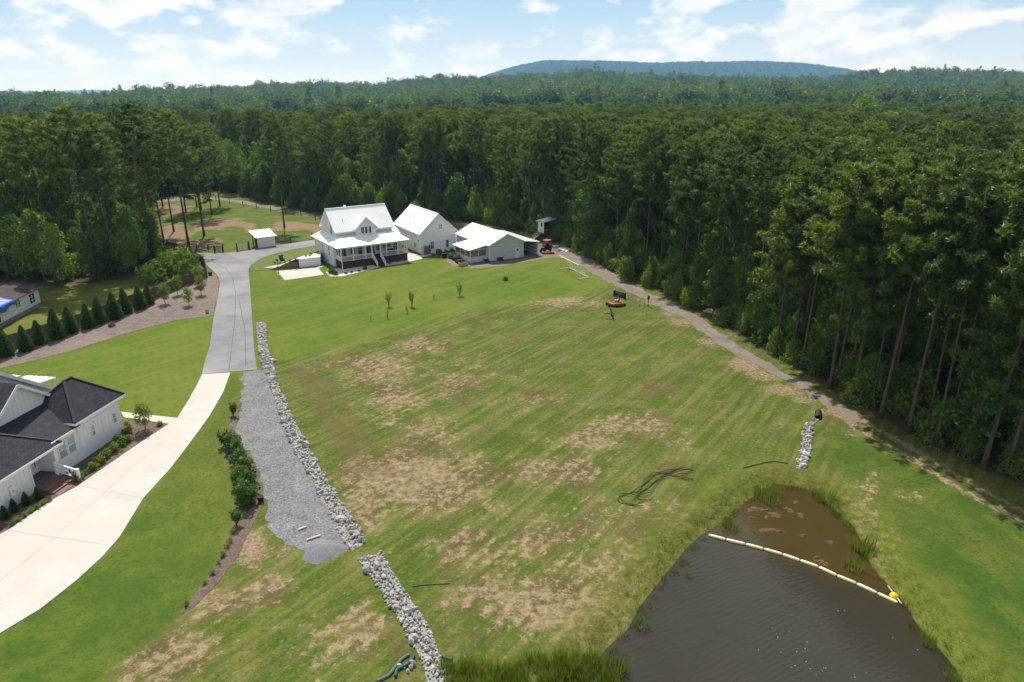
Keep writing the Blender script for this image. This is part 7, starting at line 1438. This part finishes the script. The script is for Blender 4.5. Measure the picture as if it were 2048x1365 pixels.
x, y = g(1000, 522); ct = empty('garden_cart', (x, y, hz(x, y)), R(25)); tag(ct, 'dark blue garden cart against the workshop wall', 'cart'); MB().box(-.5, .5, -.3, .3, .3, .62).build('tub', M['tarp_dark'] if 'tarp_dark' in M else mat('dark_blue_plastic', (.03, .045, .09), .6), ct); MB().bar((.5, 0, .4), (1.0, 0, .95), .04).build('handle', M['black'], ct)
for a in (-.35, .35):
    for b in (-.34, .34): MB().tube([(a, b - .05, .17), (a, b + .05, .17)], .17, 10).build('wheel', M['rubber'], ct)
x, y = g(558, 551); lp = empty('yard_light', (x, y, hz(x, y))); tag(lp, 'dark lamp post at the left corner of the patio', 'lamp post'); MB().tube([(0, 0, -.2), (0, 0, 2.6)], .05, 8).build('post', M['post_wood'], lp); MB().box(-.13, .13, -.13, .13, 2.6, 2.9).slab([(-.18, -.18, 2.95), (.18, -.18, 2.95), (.18, .18, 2.95), (-.18, .18, 2.95)], .05).build('lantern', M['black'], lp); MB().box(-.25, .25, -.25, .25, -.05, .12).build('base', M['pale_wood'], lp)
x, y = g(566, 524, .9); zz = float(bank_z(np.array([x]), np.array([y]))[0]); x, y = g(566, 524, zz); gsn = empty('garden_board', (x, y, zz), R(60)); tag(gsn, 'dark green leaning board with pale stake on the bank above the patio', 'board'); MB().box(-.5, .5, -.03, .03, .1, 1.3, Matrix.Rotation(R(-20), 4, 'X')).build('panel', mat('dark_green_panel', (.02, .05, .03), .6), gsn); MB().bar((.4, .2, 0), (.1, -.1, 1.0), .05).build('stake', M['white_trim'], gsn)
lg = empty('log_pile', (*g(1424, 628), 0), R(-35)); tag(lg, 'few pale cut logs stacked at the forest edge beside the trail', 'logs')
for k, (b, z) in enumerate(((0, .15), (.35, .15), (.7, .15), (.17, .42), (.52, .42))): MB().tube([(-1.3 + .1 * k, b, z), (1.2 - .15 * k, b, z)], .15, 9).build('log', M['pale_wood'], lg)
x, y = g(1292, 519); dr_ = empty('barrel', (x, y, hz(x, y))); tag(dr_, 'pale blue-white drum in the undergrowth at the forest edge', 'drum'); MB().tube([(-.5, 0, .35), (.5, 0, .35)], .32, 14).build('shell', mat('pale_drum_plastic', (.45, .52, .6), .5), dr_); MB().tube([(.5, 0, .35), (.53, 0, .35)], .1, 8).build('cap', M['black'], dr_)

# --- outstanding trees in the far canopy
for k, (u, v, Y, s, mm_, lab) in enumerate([(1782, 200, 235, 2.1, 'yellow_leaf', 'bright lime-green tree standing above the pine canopy on the right'), (1752, 215, 228, 1.7, 'yellow_leaf', 'smaller lime-green tree left of the bright one in the canopy'), (1722, 188, 250, 2.25, 'leaf', 'dark broadleaf tree rising above the canopy left of the lime-green tree'), (1430, 186, 330, 2.0, 'shrub', 'pale green tree top above the canopy right of centre'), (1375, 210, 280, 1.9, 'shrub', 'narrow pale green tree top in the canopy, centre right'), (745, 290, 195, 1.6, 'shrub', 'bright green broadleaf tree in front of the pines above the farmhouse'), (690, 300, 192, 1.4, 'shrub', 'bright green broadleaf tree left of the farmhouse roof'), (1560, 610, 84, .75, 'shrub', 'bright vine-covered small tree at the forest edge by the trail'), (1275, 470, 128, .8, 'shrub', 'pale green tree at the forest edge above the soccer goal')]):
    dep = Y * CP + 10 * SP; x = (u - 1024) / FPX * dep; hgt_ = [11, 9, 13, 8, 10][k % 5]; tree('canopy_tree', BROADS[k % 5], x, Y, s, k, lab, 'tree', None, crown_mat=M[mm_])
for k, (u, Y) in enumerate([(1890, 190), (1925, 185), (1955, 188), (1985, 182), (2010, 190), (1940, 200), (1970, 205)]):
    x = (u - 1024) / FPX * (Y * CP + 5); tree('dead_pine', PINES[k % 7], x, Y, 1.02, k, 'dead brown pine in the grey-brown patch of canopy at the far right', 'pine', 'dead brown pines in the canopy', crown_mat=M['dead'])
# front-row pines along the trail; off-frame ones at right added to cast shade
def nth(n):
    t = ['', '', 'twenty', 'thirty', 'forty']; return ORD[n] if n < 16 else (['seventeenth', 'eighteenth', 'nineteenth', 'twentieth'][n - 16] if n < 20 else (t[(n + 1) // 10] + ('-' + ORD[(n + 1) % 10 - 1] if (n + 1) % 10 else 'th').replace('tyth', 'tieth')).replace('thirtyth', 'thirtieth').replace('twentyth', 'twentieth'))
FR = [(1815, 868), (1925, 915), (1705, 803), (2010, 948), (1660, 778), (1602, 740), (1550, 712), (1760, 838), (1870, 895), (1965, 940), (2070, 985), (1672, 772), (1694, 777), (1742, 813), (1773, 802), (1852, 760), (1872, 782), (1894, 882), (1958, 809), (2045, 940), (1585, 715), (1505, 668), (1430, 625), (1360, 588), (1290, 555), (1230, 528), (2080, 960), (2130, 990), (2200, 1000), (2100, 900)]
for k, (u, v) in enumerate(FR):
    x, y = g(u, v); s = rng.uniform(.86, 1.04); tree('pine_tree', PINES[(k * 2 + 1) % 7], x, y, s * (1.06 if k < 11 else .98), k * 1.9 + .4, 'front-row pine with bare trunk beside the gravel trail, %s from the right' % nth(sorted(range(len(FR)), key=lambda i: -FR[i][0]).index(k)), 'pine', 'front-row pines along the trail', sz=s, tilt=(rng.uniform(-.03, .03), rng.uniform(-.03, .03)))

# --- haze: even air round everything
def haze():
    b = MB().box(-12000, 12000, -400, 12200, -45, 320); o = b.build('haze', M['rubber']); m, nt, out = new_mat('haze_air')
    v = nnode(nt, 'ShaderNodeVolumePrincipled', Density=HAZE_D, Anisotropy=0.25); v.inputs['Color'].default_value = (0.24, 0.54, 1.0, 1); v.inputs['Absorption Color'].default_value = (1, 1, 1, 1); nt.links.new(v.outputs[0], out.inputs['Volume']); o.data.materials.clear(); o.data.materials.append(m); tag(o, kind='stuff')
HAZE_D = 0.000095
haze()
